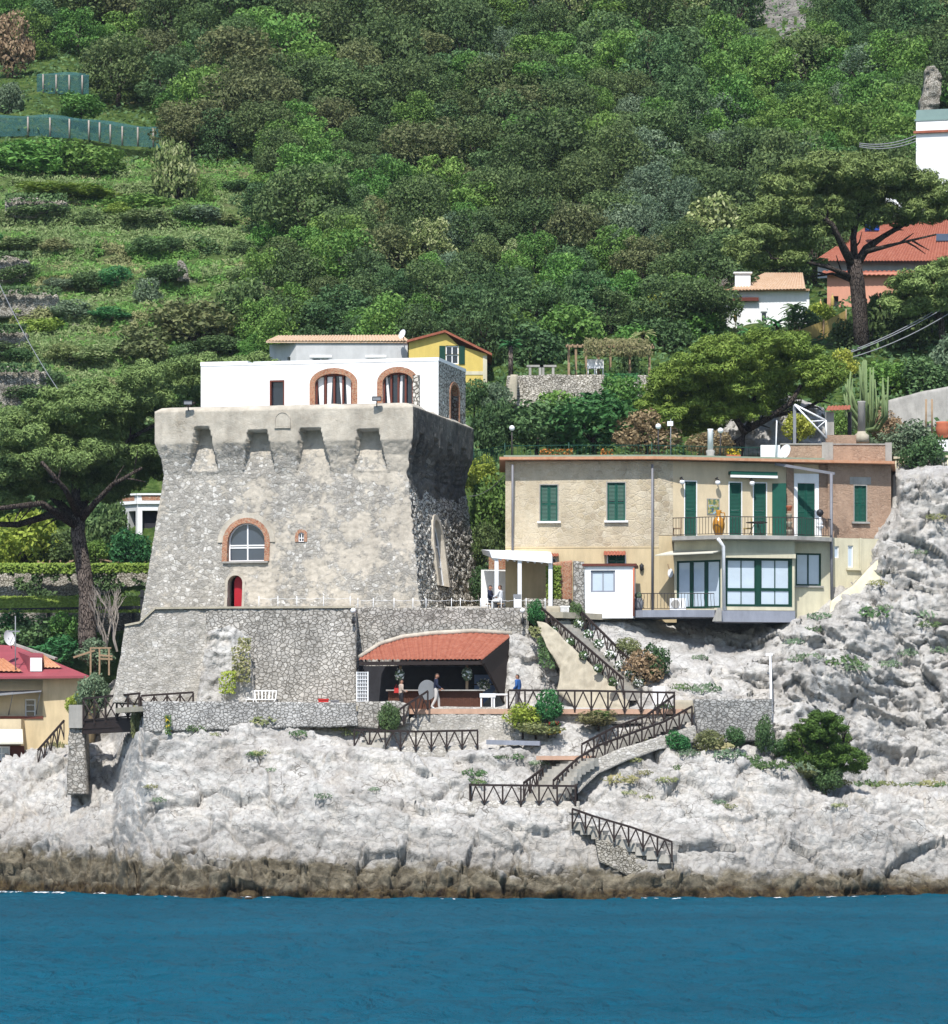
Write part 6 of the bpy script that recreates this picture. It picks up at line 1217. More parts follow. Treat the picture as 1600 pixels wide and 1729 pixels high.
stone_slab('retaining_wall', 'grey concrete footing above the right cliff beside the brown house end', 'wall', [(1508, 802), (1640, 798)], [(1506, 862), (1560, 838), (1640, 856)], 7.6, 6.9, 3, M['grey'], .05, 5, None, None, 25)
bl = thing('balustrade', 'pale beige balustrade at the right edge above the cliff', 'balustrade', tuple(P(1520, 800, 12))); mb = MB()
for k in range(26): x = 1512+4.6*k; c = P(x, 800, 11.5); mb.lathe(c, [(.05, 0), (.07, .2), (.04, .5), (.06, .75)], 8)
mb.build('balusters', M['cream'], bl); mb = MB(); mb.beam(P(1508, 773, 11.5), P(1640, 770, 11.5), .25, .12); mb.build('rail', M['cream'], bl)
b = P(1592, 739, 12.5); cp = thing('clay_pot', 'big round terracotta pot at the right edge', 'pot', tuple(b)); mb = MB(); mb.lathe(b, [(.22, 0), (.36, .2), (.42, .5), (.36, .72), (.4, .84), (.36, .85)], 18); mb.build('pot_body', M['clay'], cp); mb = MB(); mb.lathe(b+Vector((0, 0, .78)), [(.34, 0), (.3, .03)], 14); mb.build('soil', M['soil'], cp)
mb = MB(); mb.box(P(1592, 742, 12.5)-Vector((0, 0, .35)), (1.1, .8, .6)); tag(mb.build('plinth', M['whitepaint'], None, P(1592, 742, 12.5)), 'white plinth under the big terracotta pot', 'plinth')
for x, lab in ((1563, 'thin timber post left of the big terracotta pot'), (1573, 'thin timber post nearest the big terracotta pot')): mb = MB(); mb.tube([P(x, 735, 13), P(x, 674, 13)], .06, 6); tag(mb.build('post', M['wood'], None, P(x, 735, 13)), lab, 'post', 'timber posts by the terracotta pot')
# ================================================================ left background: pergola with hedge roof, ivy wall, nets, poles, cables
lp = thing('pergola', 'dark pergola with a leafy flat roof behind the left umbrella pine', 'pergola', tuple(P(120, 1060, 19)))
for x in (-20, 30, 82, 190, 225):
    mb = MB(); mb.beam(P(x, 1075, 18.5), P(x, 1030, 18.5), .16); mb.build('post', M['dark'], lp)
mb = MB(); mb.beam(P(-60, 1032, 18.4), P(244, 1026, 18.4), .2, .22); mb.beam(P(-60, 1032, 22), P(244, 1026, 22), .2, .22); mb.build('beam', M['dark'], lp)
stone_slab('ivy_wall', 'stone terrace wall overgrown with ivy left of the tower', 'wall', [(-60, 968), (260, 962)], [(-60, 1030), (260, 1030)], 30.5, 30, 1., M['dryst'], .12, 6, None, None, 26, .5)
WK = wl(-60, 24.5, 262, 24.2); mb = MB(); WK.box(mb, 0, WK.L, zat(1120, 24), zat(1034, 24), -.3, 0); tag(mb.build('wall', M['dryst'], None, WK.pt(0, zat(1120, 24))), 'dark shaded wall under the leafy pergola', 'wall')
mb = MB(); mb.beam(P(240, 1050, 8), P(240, 996, 8), .2); mb.beam(P(234, 1006, 7.9), P(250, 1006, 7.9), .12); tag(mb.build('pole', M['black'], None, P(240, 1050, 8)), 'black timber pole with a short crossbar left of the tower', 'pole')
rl = thing('hand_rail', 'thin timber hand rail above the ivy wall', 'railing', tuple(P(100, 956, 31)))
mb = MB(); mb.beam(P(64, 949, 31), P(102, 956, 31), .08); mb.beam(P(102, 956, 31), P(124, 946, 31), .08); mb.beam(P(168, 944, 31), P(262, 962, 31), .08); mb.build('rail', M['wood'], rl); mb = MB()
for x in (64, 84, 102, 118, 170, 200, 224, 245): mb.beam(P(x, 968, 31), P(x, 946, 31), .07)
mb.build('post', M['wood'], rl)
def net(label, pts, h, n):
    t = thing('net_screen', label, 'net', tuple(P(*pts[0])), 'green garden nets'); W3 = [P(*q) for q in pts]; mb = MB()
    for a, b in zip(W3, W3[1:]):
        for k in range(6):
            p, q = a+(b-a)*k/6, a+(b-a)*(k+1)/6; s1, s2 = .1*math.sin(p.x*1.3), .1*math.sin(q.x*1.3); u = Vector((0, 0, h)); bk = Vector((0, 1.6, .45))
            mb.add([p, q, q+u+Vector((0, 0, s2*.3)), p+u+Vector((0, 0, s1*.3)), q+u+bk+Vector((0, 0, s2)), p+u+bk+Vector((0, 0, s1))], [(0, 1, 2, 3), (3, 2, 4, 5)])
    mb.build('netting', M['net'], t)
    for k in range(n): f = (k+.5)/n*(len(W3)-1); i = min(int(f), len(W3)-2); p = W3[i]+(W3[i+1]-W3[i])*(f-i)-Vector((0, .12, 0)); mb = MB(); mb.tube([p, p+Vector((0, 0, h*1.02))], .07, 6); mb.build('pole', M['deadwood'], t)
net('long dark green net screen on poles across the upper left terraces', [(-80, 232, 112), (60, 230, 112), (150, 236, 112), (200, 246, 111), (272, 250, 110)], 1.45, 11)
net('small dark green net screen on poles near the upper left corner', [(62, 158, 126), (150, 160, 126)], 1.5, 4)
def cables(label, segs, r=.03, mat='steel'):
    mb = MB()
    for a, b, sag in segs:
        a, b = P(*a), P(*b); mb.tube([a+(b-a)*k/10-Vector((0, 0, sag*4*(k/10)*(1-k/10))) for k in range(11)], r, 5, False)
    return tag(mb.build('cables', M[mat], None, P(*segs[0][0])), label, 'cable')
cables('bundle of grey power cables rising to the right edge in front of the pine trunk', [((1402, 606, 40), (1660, 476, 40), .5), ((1404, 612, 40), (1660, 490, 40), .6), ((1402, 604, 40.3), (1660, 470, 40.3), .5)], .035)
cables('thin cable crossing the left terraces', [((-40, 390, 60), (115, 682, 40), .8)], .025)
cables('three grey cables running from the white villa into the wood', [((1450, 242, 84), (1546, 229, 83.6), .3), ((1450, 245, 84), (1546, 234, 83.6), .3), ((1450, 248, 84), (1546, 239, 83.6), .3)], .035)
cables('cable sagging between the tower side and the stone house corner', [((792, 838, 12), (853, 800, 4), .3)], .02)
# dry stone terrace walls on the left slope
TWALLS = [(-40, 47, 433, 478, 'dry stone terrace wall, highest grey patch at the left edge'), (-40, 96, 492, 536, 'long dry stone terrace wall with a stepped end at the left edge'), (-40, 44, 556, 600, 'dry stone terrace wall below the stepped wall'), (-40, 78, 622, 690, 'lowest dry stone terrace wall at the left edge, above the pine'), (300, 314, 441, 474, 'lone stone gatepost stub on the grassy terraces'), (8, 112, 335, 368, 'greyish overgrown dry stone bank below the green hedge')]
for k, (a, b, y0, y1, lab) in enumerate(TWALLS):
    ym = float(hillY((a+b)/2, y1)[0])-.35
    stone_slab('terrace_wall', lab, 'wall', [(a, y0), ((a+b)/2, y0-3), (b, y0+6)], [(a, y1), (b+4, y1-2)], ym+.25, ym, 1.4, M['dryst'], .14, 4, 'dry stone terrace walls', None, 30+k, .45)
stone_slab('rock_spire', 'grey weathered rock spire above the white villa', 'rock', [(1566, 112), (1578, 108), (1588, 122)], [(1552, 190), (1584, 196)], 96, 95, 2, M['dryst'], .3, 3, None, None, 41, .8, rock=.5)
stone_slab('rock_bank', 'bare pale rock bank behind the stooping pine trunk above the roof', 'rock', [(1210, 702), (1260, 690), (1330, 668), (1390, 690)], [(1190, 770), (1400, 770)], 24, 21.5, 3, M['rock_dry'], .2, 4, None, None, 43, .9, rock=.7)
# ================================================================ vegetation
def leaf_quads(c, nrm, size, rng, aspect=1.):
    n = len(c); r = rng.normal(size=(n, 3)); t = np.cross(nrm, r); t /= np.linalg.norm(t, axis=1, keepdims=True)+1e-9; b = np.cross(nrm, t)
    s = np.asarray(size).reshape(-1, 1)*np.ones((n, 1)); t = t*s*aspect; b = b*s
    k = rng.uniform(.5, 1, (n, 1))
    v = np.stack([c-b, c+t*k-b*.1, c+b, c-t*k+b*.1], 1).reshape(-1, 3); return v, np.arange(4*n).reshape(n, 4)
def cloud(blobs, dens, size, rng, shell=.72, up=.15, jit=.75, aspect=.7, cull=True, bottom=None):
    cs, ns = [], []
    bc = np.array([b[0] for b in blobs], float); br = np.array([b[1] if hasattr(b[1], '__len__') else (b[1],)*3 for b in blobs], float)
    for c, R in zip(bc, br):
        n = int(dens*4*math.pi*((R[0]*R[1]+R[0]*R[2]+R[1]*R[2])/3)); d = rng.normal(size=(n, 3)); d /= np.linalg.norm(d, axis=1, keepdims=True)
        q = rng.uniform(shell**3, 1.12**3, (n, 1))**(1/3); p = c+d*R*q; nn = d/R; nn /= np.linalg.norm(nn, axis=1, keepdims=True)
        cs.append(p); ns.append(nn)
    p, nn = np.concatenate(cs), np.concatenate(ns)
    if cull:
        keep = np.ones(len(p), bool)
        for c, R in zip(bc, br): keep &= (((p-c)/R)**2).sum(1) > .55*shell**2
        p, nn = p[keep], nn[keep]
    if bottom is not None: k = p[:, 2] > bottom; p, nn = p[k], nn[k]
    nn = nn+rng.normal(size=nn.shape)*jit+np.array([0, 0, up]); nn /= np.linalg.norm(nn, axis=1, keepdims=True)
    return leaf_quads(p, nn, size*rng.uniform(.65, 1.3, len(p)), rng, aspect)
def mesh_only(name, v, f, mats, mi=None):
    o = link_np(name, v, f, mats, mi=mi); me = o.data; bpy.data.objects.remove(o); return me
def limbs(rng, h, r, n, spread):
    mb = MB(); mb.tube([(0, 0, -.6), (.05, 0, h*.35), (0, .05, h*.6)], [r, r*.8, r*.5], 6)
    for k in range(n): a = 6.28*k/n+rng.uniform(0, 1); s = spread*rng.uniform(.5, 1); mb.tube([(0, 0, h*.35), (math.cos(a)*s*.5, math.sin(a)*s*.5, h*.55), (math.cos(a)*s, math.sin(a)*s, h*.78)], [r*.5, r*.32, r*.12], 5)
    return mb
def tri2quad(mb):
    f = []
    for q in mb.f:
        if len(q) == 4: f.append(q)
        else:
            for i in range(1, len(q)-1, 2): f.append([q[0], q[i], q[i+1], q[min(i+2, len(q)-1)]] if i+2 < len(q) else [q[0], q[i], q[i+1], q[i+1]])
    return np.array(mb.v), [q for q in f if len(set(q)) == 4]
def tree_mesh(seed, kind):
    rng = np.random.default_rng(seed); bl = []
    if kind == 'oak':
        for k in range(22):
            a = rng.uniform(0, 6.28); z = rng.uniform(-.35, 1); s = math.sqrt(max(0, 1-z*z*.8)); bl.append(((math.cos(a)*1.45*s*rng.uniform(.75, 1.1), math.sin(a)*1.45*s*rng.uniform(.75, 1.1), 2.1+1.45*z+rng.uniform(-.15, .15)), tuple(rng.uniform(.42, .82)*np.array([1, 1, .8]))))
        bl.append(((0, 0, 2.1), (1.3, 1.3, 1.3))); sz, de, ht = .088, 62, 3.4
    elif kind == 'fresh':
        for k in range(30):
            a = rng.uniform(0, 6.28); z = rng.uniform(-.6, 1); s = math.sqrt(max(0, 1-z*z*.85)); bl.append(((math.cos(a)*1.3*s*rng.uniform(.6, 1.15), math.sin(a)*1.3*s*rng.uniform(.6, 1.15), 1.9+1.6*z), tuple(rng.uniform(.28, .6)*np.array([1, 1, .75]))))
        bl.append(((0, 0, 1.8), (1., 1., 1.2))); sz, de, ht = .085, 66, 3.2
    elif kind == 'olive':
        for k in range(30):
            a = rng.uniform(0, 6.28); z = rng.uniform(-.4, 1); s = math.sqrt(max(0, 1-z*z*.85)); bl.append(((math.cos(a)*1.6*s*rng.uniform(.6, 1.1), math.sin(a)*1.6*s*rng.uniform(.6, 1.1), 2.+1.2*z), tuple(rng.uniform(.3, .55)*np.array([1, 1, .9]))))
        sz, de, ht = .075, 60, 3.
    else:   # shrub, unit radius about 1, height about 1.5
        for k in range(24):
            a = rng.uniform(0, 6.28); z = rng.uniform(-.2, 1); s = math.sqrt(max(0, 1-z*z*.8)); bl.append(((math.cos(a)*.75*s*rng.uniform(.6, 1.1), math.sin(a)*.75*s*rng.uniform(.6, 1.1), .65+.7*z), tuple(rng.uniform(.2, .4)*np.array([1, 1, .9]))))
        bl.append(((0, 0, .55), (.6, .6, .55))); sz, de, ht = .075, 95, 1.
    v, f = cloud(bl, de, sz, rng, bottom=-.1); vt, ft = tri2quad(limbs(rng, ht, .14 if kind != 'shrub' else .06, 5, 1. if kind != 'shrub' else .5))
    V = np.concatenate([v, vt]); Fq = np.concatenate([f, np.array(ft)+len(v)]); mi = np.concatenate([np.zeros(len(f), int), np.ones(len(ft), int)])
    return mesh_only(kind+'_tree', V, Fq, [M['oak'], M['barkdark']], mi)
TM = {k: [tree_mesh(100*i+j, k) for j in range(n)] for i, (k, n) in enumerate((('oak', 6), ('fresh', 4), ('olive', 3), ('shrub', 5)))}
def put(name, kind, mat, loc, sc, label, cat, group=None, rz=None):
    o = bpy.data.objects.new(name, rnd.choice(TM[kind])); C.objects.link(o); o.location = loc; o.scale = sc if hasattr(sc, '__len__') else (sc,)*3
    o.rotation_euler = (rnd.uniform(-.08, .08), rnd.uniform(-.08, .08), rnd.uniform(0, 6.28) if rz is None else rz)
    sl = o.material_slots[0]; sl.link = 'OBJECT'; sl.material = M[mat]
    return tag(o, label, cat, group)
# ---------------------------------------------------------------- the wood on the hill
def nofly(x, y):
    if x < 455-(y-300)*.1 and 262 < y < 640: return True            # grassy terraces
    if x < 300 and 180 < y <= 262: return True
    if x < 190 and 95 < y <= 180: return True
    if 1262 < x < 1395 and y < 92: return True
    if 1300 < x < 1372 and 85 < y < 135: return True
    if x > 1210 and y > 470: return True
    if x > 1375 and y > 350: return True
    if x > 1535 and y > 190: return True
    if 840 < x < 1215 and y > 560: return True
    return False
def zone(x, y):
    h = 'upper' if y < 180 else 'middle' if y < 400 else 'lower'
    if x < 330: s = 'near the green nets'
    elif x < 640: s = 'above the white tower house'
    elif x < 900: s = 'above the yellow house'
    elif x < 1150: s = 'left of the dark gully'
    else: s = 'right of the dark gully'
    return h, s
pts = []
rs = random.Random(11)
def kind_at(x, y):
    q = rs.random(); n = float(vn(np.array([[x/140, y/120, .3]]), 55)[0])
    if 1010 < x < 1320 and 285 < y < 470 and q < .62: return 'olive'
    if 1095 < x < 1560 and 40 < y < 345: return 'fresh' if q < .42+n*.3 else 'mid' if q < .78 else 'olive' if q < .88 else 'oak'
    if y > 505 and x > 500: return 'mid' if q < .5 else 'fresh' if q < .75 else 'oak'
    if q < .13+.3*max(n, 0): return 'fresh'
    if q < .27: return 'mid'
    if q < .32: return 'olive'
    if q < .35: return 'blossom'
    return 'oak' if q < .86 else 'oakbrown'
y = -70.
cand = []
for k in range(60000):
    x, y = rs.uniform(-120, 1720), rs.uniform(-60, 612)
    if nofly(x, y): continue
    kd = kind_at(x, y); dm = {'fresh': 34, 'mid': 36, 'olive': 38, 'oak': 46, 'oakbrown': 46, 'blossom': 38}[kd]*(1.12 if y < 120 else 1.)
    if all((x-a)**2+((y-b)*1.25)**2 > (.5*(dm+d2))**2 for a, b, c, d2 in cand): cand.append((x, y, kd, dm))
ADJ = {'oak': 'dark olive green holm oak', 'oakbrown': 'brownish holm oak with dry young leaves', 'fresh': 'bright fresh green tree', 'mid': 'mid green leafy tree', 'olive': 'grey green olive like tree', 'blossom': 'tree flecked with pale blossom'}
NM = {'oak': 'holm_oak', 'oakbrown': 'holm_oak', 'fresh': 'leafy_tree', 'mid': 'leafy_tree', 'olive': 'olive_tree', 'blossom': 'blossom_tree'}
SH = {'oak': 'oak', 'oakbrown': 'oak', 'fresh': 'fresh', 'mid': 'fresh', 'olive': 'olive', 'blossom': 'fresh'}
cnt = {}
for x, y, kd, dm in cand: cnt[NM[kd]] = cnt.get(NM[kd], 0)+1
print('hill trees', len(cand), cnt)
for x, y, kd, dm in cand:
    Y = float(hillY(x, y+14)[0]); b = P(x, y+14, Y); s = {'oak': 1.12, 'oakbrown': 1.12, 'fresh': 1.0, 'mid': 1.02, 'olive': .95, 'blossom': .95}[kd]*rs.uniform(.85, 1.6)*(D+Y)/322
    h, z = zone(x, y)
    put(NM[kd], SH[kd], kd, b-Vector((0, 0, .5*s)), (s, s*rs.uniform(.8, 1.2), s*rs.uniform(.8, 1.15)), f'{ADJ[kd]} in the {h} wood {z}', 'tree', f'{ADJ[kd]}s of the {h} wood {z}')
# undergrowth between the trees: one mass
def scatter_px(n, rng, x0, x1, y0, y1, ok): 
    x, y = rng.uniform(x0, x1, n), rng.uniform(y0, y1, n); m = ok(x, y); x, y = x[m], y[m]; return x, y
rng = np.random.default_rng(5)
x, y = scatter_px(90000, rng, -120, 1720, -70, 800, lambda x, y: ~((x < 430) & (y > 285) & (y < 700)))
Yh = hillY(x, y); p = Pn(x, y, Yh); cl = fbm(p*.9, 21, 2); p = p+np.array([0, -.55, .75])*(np.maximum(cl, -.2)+.25)[:, None]*rng.uniform(.2, 1.6, (len(x), 1))
nn = np.array([0, -.5, .8])+rng.normal(size=p.shape)*.7; nn /= np.linalg.norm(nn, axis=1, keepdims=True); kk = cl > -.35
v, f = leaf_quads(p[kk], nn[kk], rng.uniform(.1, .24, kk.sum()), rng, .7); tag(link_np('undergrowth', v, f, M['mid']), 'green undergrowth covering the hillside between the trees', kind='stuff')
# grass and herbs of the terraces
x, y = scatter_px(130000, rng, -120, 470, 270, 720, lambda x, y: x < 470)
Yh = hillY(x, y); p = Pn(x, y, Yh); cl = fbm(p*np.array([.5, .5, .8]), 61, 3); p = p+np.array([0, -.4, .85])*rng.uniform(0, 1, (len(x), 1))*(.25+.6*np.maximum(cl, 0))[:, None]
nn = np.array([0, -.6, .6])+rng.normal(size=p.shape)*.6; nn /= np.linalg.norm(nn, axis=1, keepdims=True)
kk = cl > -.32; v, f = leaf_quads(p[kk], nn[kk], rng.uniform(.07, .19, kk.sum()), rng, .45); mi = (fbm(p[kk]*.35, 71, 3) > .12).astype(int)+(fbm(p[kk]*.45, 81, 3) > .22)
tag(link_np('grass', v, f, [M['grassblade'], M['fresh'], M['tuft']], mi=np.clip(mi, 0, 2)), 'long grass and herbs on the left terraces', kind='stuff')
# ---------------------------------------------------------------- named bushes: (px centre, py base, Y, width px, height px, material, label, name)
def bush(px, pyb, Y, w, h, mat, label, name='bush', group=None, cat=None, shape='shrub'):
    k = (D+Y)/F; return put(name, shape, mat, P(px, pyb, Y)-Vector((0, 0, .2*h*k/1.65)), ((w*k/2)/(1.05 if shape == 'shrub' else 1.9), (w*k/2)/(1.05 if shape == 'shrub' else 1.9), h*k/(1.65 if shape == 'shrub' else 4.2)), label, cat or name.replace('_', ' '), group)
BU = [
 (925, 1216, -8.9, 58, 62, 'shrubgreen', 'round glossy green shrub in front of the deck fence'), (882, 1226, -9.2, 70, 46, 'shrubyel', 'yellow green variegated shrub left of the round shrub'), (905, 1238, -9.6, 90, 22, 'tuft', 'low grey green planting below the two deck shrubs'),
 (1010, 1222, -8.9, 90, 26, 'tuft', 'straggly dry planting under the deck fence'), (1013, 1214, -8.9, 40, 18, 'fresh', 'small bright green plant under the middle of the deck fence'), (656, 1232, -9.6, 44, 56, 'mid', 'leafy bush on the corner of the short climbing fence'),
 (1143, 1268, -10.4, 52, 40, 'shrubgreen', 'dark green bush just below the outer stair rail'), (1240, 1258, -9.6, 42, 36, 'mid', 'rounded bush at the foot of the grey cobble wall, centre'), (1195, 1266, -9.8, 60, 40, 'tuft', 'feathery grey green bush left under the grey cobble wall'), (1290, 1264, -8.9, 36, 66, 'mid', 'upright bush beside the foot of the white pipe'),
 (1315, 1272, -8.8, 40, 30, 'mid', 'low bush between the white pipe and the small pine'), (904, 1050, -2.3, 34, 44, 'shrubgreen', 'dark shrub on the wall top at the head of the flowered stairs'), (975, 1058, -.6, 30, 50, 'mid', 'climbing shrub right of the white slatted gate'),
 (1085, 1150, -3.6, 80, 62, 'dryflower', 'brownish green shrub right of the flowered stairs', ), (1105, 1140, -3.4, 60, 60, 'mid', 'greener bush on the right of the brownish shrub'), (1060, 1110, -2.2, 50, 40, 'tuft', 'pale dry bush higher up beside the flowered stairs'),
 (158, 1198, -.5, 66, 74, 'olive', 'grey green feathery bush behind the footbridge'), (130, 1204, .5, 46, 40, 'shrubyel', 'yellow green bush left of the feathery bush'), (232, 1246, -6.3, 24, 62, 'tuft', 'hanging dry plant at the right end of the footbridge'),

 (1000, 756, 20, 190, 110, 'shrubgreen', 'broad dark laurel bush behind the roof railing'), (905, 752, 20, 150, 90, 'mid', 'leafy green bush behind the left of the roof railing'), (945, 720, 28, 100, 70, 'fresh', 'bright green bush against the stone garden wall'), (1055, 700, 30, 90, 80, 'fresh', 'bright green bush at the right end of the garden wall'),
 (1090, 760, 18, 120, 75, 'dryflower', 'reddish brown tamarisk like bush behind the roof lamp'), (1200, 770, 17, 90, 50, 'dryflower', 'second reddish brown bush near the white roof column'),
 (830, 760, 19, 80, 100, 'mid', 'leafy bush between the tower and the stone house, upper'), (815, 830, 17, 70, 70, 'shrubyel', 'yellow green bush beside the upper tower wall'), (830, 900, 15, 90, 110, 'fresh', 'bright bush between the tower and the stone house, middle'), (825, 960, 13, 70, 90, 'oak', 'dark bushy tree behind the pergola and the tower'), (812, 1012, 9, 50, 70, 'mid', 'dark green bush at the tower corner by the pergola'),
 (800, 690, 32, 60, 60, 'mid', 'bush below the yellow house'), (840, 690, 32, 60, 50, 'olive', 'grey green bush right below the yellow house'),
 (900, 620, 48, 130, 90, 'mid', 'feathery green tree left of the garden pergola'), (960, 590, 52, 120, 90, 'fresh', 'bright green tree behind the garden pergola'), (870, 570, 56, 80, 60, 'fresh', 'light green bush beside the yellow gable'), (1000, 560, 58, 130, 100, 'shrubgreen', 'dark glossy medlar tree in the garden'), (1075, 600, 52, 90, 60, 'fresh', 'lush green bush right of the garden pergola'), (1130, 600, 52, 110, 70, 'mid', 'spreading garden bush above the stooping pine'), (1180, 580, 55, 110, 60, 'fresh', 'bright green hedge like bush left of the small white house'), (1120, 545, 60, 90, 60, 'shrubyel', 'yellow green loquat bush in the garden'), (1060, 632, 42, 40, 50, 'mid', 'bush under the right end of the garden pergola'),
 (1350, 560, 53, 80, 50, 'mid', 'garden bush below the small white house'), (1385, 545, 54, 60, 40, 'shrubyel', 'yellow flowering bush before the pink villa'), (1430, 600, 46, 80, 70, 'oak', 'dark bush at the foot of the big pine'), (1500, 590, 46, 120, 110, 'oak', 'dark shaded shrub right of the big pine trunk'), (1570, 575, 46, 130, 110, 'oak', 'dark shaded shrub at the right edge below the pink villa'),
 (1500, 668, 32, 110, 70, 'fresh', 'bright green bush above the sloping grey wall'), (1560, 662, 31, 110, 70, 'mid', 'leafy bush above the sloping grey wall at the right edge'), (1610, 640, 32, 90, 90, 'olive', 'grey green bush at the right edge'), (1420, 640, 36, 70, 60, 'shrubyel', 'yellow green bush behind the tall cactus'),
 (1530, 775, 13, 110, 75, 'olive', 'grey green shrub right of the roof end'), (1560, 795, 11, 90, 70, 'mid', 'shrub trailing over the beige balustrade'), (1490, 740, 17, 70, 60, 'dryflower', 'dry brown shrub beneath the cactus'), (1345, 740, 17, 60, 50, 'shrubyel', 'yellow flowering shrub behind the white truss'), (1420, 735, 16, 40, 50, 'fresh', 'green plant inside the open roof hut'),
 (40, 958, 33, 150, 110, 'shrubyel', 'pale yellow green tree under the left umbrella pine'), (180, 955, 33, 90, 130, 'oak', 'dark tree right of the umbrella pine trunk'), (222, 960, 31.5, 90, 80, 'shrubgreen', 'dark green oleander before the white loggia'), (160, 945, 31.5, 60, 40, 'fresh', 'small bright bush behind the umbrella pine trunk'), (110, 952, 33, 90, 70, 'oak', 'dark bush beneath the umbrella pine branches'), (185, 905, 38, 100, 90, 'mid', 'leafy tree left of the white loggia'), (70, 880, 40, 200, 120, 'mid', 'leafy mass of trees behind the umbrella pine crown'),
 (60, 1100, 17, 130, 70, 'mid', 'leafy hedge bush behind the red roof, left'), (110, 1085, 16.5, 70, 60, 'fresh', 'bright green hedge bush behind the red roof, beside the pine trunk'), (95, 1125, 14, 110, 60, 'shrubgreen', 'green bush directly behind the red roof'), (160, 1120, 12, 70, 50, 'olive', 'grey bush at the foot of the umbrella pine'), (25, 1075, 18, 80, 50, 'shrubgreen', 'dark bush under the leafy pergola at the left edge'),
 (60, 300, 104, 190, 75, 'fresh', 'dense bright green citrus bushes below the long net, left'), (150, 302, 103, 150, 70, 'fresh', 'dense bright green citrus bushes below the long net, right'), (0, 300, 104, 130, 75, 'fresh', 'dense bright green citrus bushes at the left edge'), (135, 196, 118, 90, 46, 'fresh', 'bright green bush above the long net'), (300, 350, 96, 95, 130, 'blossom', 'tall tree covered in white blossom at the edge of the terraces'), (345, 350, 95, 40, 60, 'fresh', 'bright sapling right of the white blossom tree'), (235, 365, 94, 150, 42, 'fresh', 'green hedge along the terrace below the citrus bushes'), (110, 335, 97, 200, 26, 'hedge', 'low bright hedge on the terrace edge at left'),
 (15, 190, 121, 60, 60, 'olive', 'grey green prickly pear clump at the left edge'), (20, 115, 132, 90, 110, 'dryflower', 'brown half dry tree in the upper left corner'), (70, 570, 68, 90, 40, 'hedge', 'bright bush on the terrace above the lowest stone wall'), (150, 490, 76, 80, 36, 'mid', 'green bush in the middle of the terraces'), (340, 440, 84, 90, 50, 'mid', 'rounded bush right of the stone gatepost'), (250, 520, 72, 60, 60, 'olive', 'feathery grey bush on the lower terraces'),
 (330, 585, 62, 190, 90, 'oakbrown', 'wide brownish oak just above the umbrella pine'), (240, 610, 60, 130, 70, 'oakbrown', 'brownish oak above the left umbrella pine crown'), (420, 560, 64, 130, 100, 'oak', 'dark oak left of the grey house roof'), (90, 660, 54, 60, 40, 'mid', 'green bush beside the lowest terrace wall'), (30, 545, 70, 60, 26, 'hedge', 'low bush on the stepped terrace wall'),
 (815, 555, 58, 44, 56, 'oak', 'small dark round topped tree right of the yellow gable'), (620, 560, 58, 90, 50, 'fresh', 'bright bush behind the grey house roof, right'), (540, 560, 60, 110, 56, 'mid', 'green bush behind the grey house roof, left'), (700, 556, 60, 70, 46, 'mid', 'green bush behind the yellow roof ridge'),
 (1200, 420, 80, 130, 110, 'blossom', 'broad tree with pale flower clusters left of the big pine'), (970, 460, 76, 110, 130, 'blossom', 'silvery flowering tree in the lower wood'), (885, 300, 100, 60, 62, 'fresh', 'small bright green pine like tree in the middle of the wood'),
]
rb_ = random.Random(21)
for k, te in enumerate(TE[:-1]):
    for q in range(9):
        x = -20+q*52+rb_.uniform(-24, 24)
        if x > 440-(te-300)*.08 or rb_.random() < .12 or any(abs(x-b[0]) < b[3]*.45 and -10 < b[1]-te+8 < 46 for b in BU): continue
        y = te-rb_.uniform(2, 22); w = rb_.uniform(44, 100); m = rb_.choice(['mid', 'mid', 'olive', 'tuft', 'oak', 'grassblade', 'hedge' if k > 4 else 'mid', 'shrubgreen'])
        put('bush', 'shrub', m, P(x, y, float(hillY(x, y)[0])-.1), (w*.0215, w*.014, rb_.uniform(.5, .85)), 'low wild bush growing along the terrace edges on the left slope', 'bush', 'wild bushes along the left terraces', rb_.uniform(-.3, .3))
for q in BU: bush(*q[:6], q[6], 'bush' if q[4] < 105 else 'small_tree', None, None, 'shrub')
# ivy on walls
def drape(name, label, px0, px1, y0, y1, Y, n, mat, size=.07, thick=.18, cat='ivy', dens=None, flowers=None):
    rng = np.random.default_rng(int(px0*7+y0)); x = rng.uniform(px0, px1, n); y = y0+(y1-y0)*rng.uniform(0, 1, n)**1.2; Yv = (Y if not callable(Y) else np.vectorize(Y)(x, y)); p = Pn(x, y, Yv+0*x)
    k = fbm(p*1.1, 3, 3) > (-.15 if dens is None else dens); p = p[k]-np.array([0, 1, 0])*rng.uniform(0, thick, (k.sum(), 1)); nn = np.array([0, -1, .5])+rng.normal(size=p.shape)*.6; nn /= np.linalg.norm(nn, axis=1, keepdims=True)
    v, f = leaf_quads(p, nn, rng.uniform(.6, 1.3, len(p))*size, rng, .8); mi = np.zeros(len(f), int); ms = [M[mat]]
    if flowers: ms.append(M[flowers]); mi = (rng.uniform(0, 1, len(f)) < .12).astype(int)
    return tag(link_np(name, v, f, ms, loc=P((px0+px1)/2, y1, Y if not callable(Y) else Y(px0, y1)), mi=mi), label, cat)
drape('climbing_ivy', 'bright yellow green climber on the wall beside the pergola', 922, 946, 956, 1012, .75, 1100, 'hedge', .07, .3, dens=-.9)
drape('ivy', 'ivy hanging over the long stone terrace wall left of the tower', -60, 262, 956, 1024, 29.7, 9000, 'mid', .1, .5, dens=-.05)
drape('hedge_top', 'bright leafy strip along the top of the ivy wall', -60, 262, 952, 968, 29.6, 3500, 'hedge', .1, .6, 'hedge', -.6)
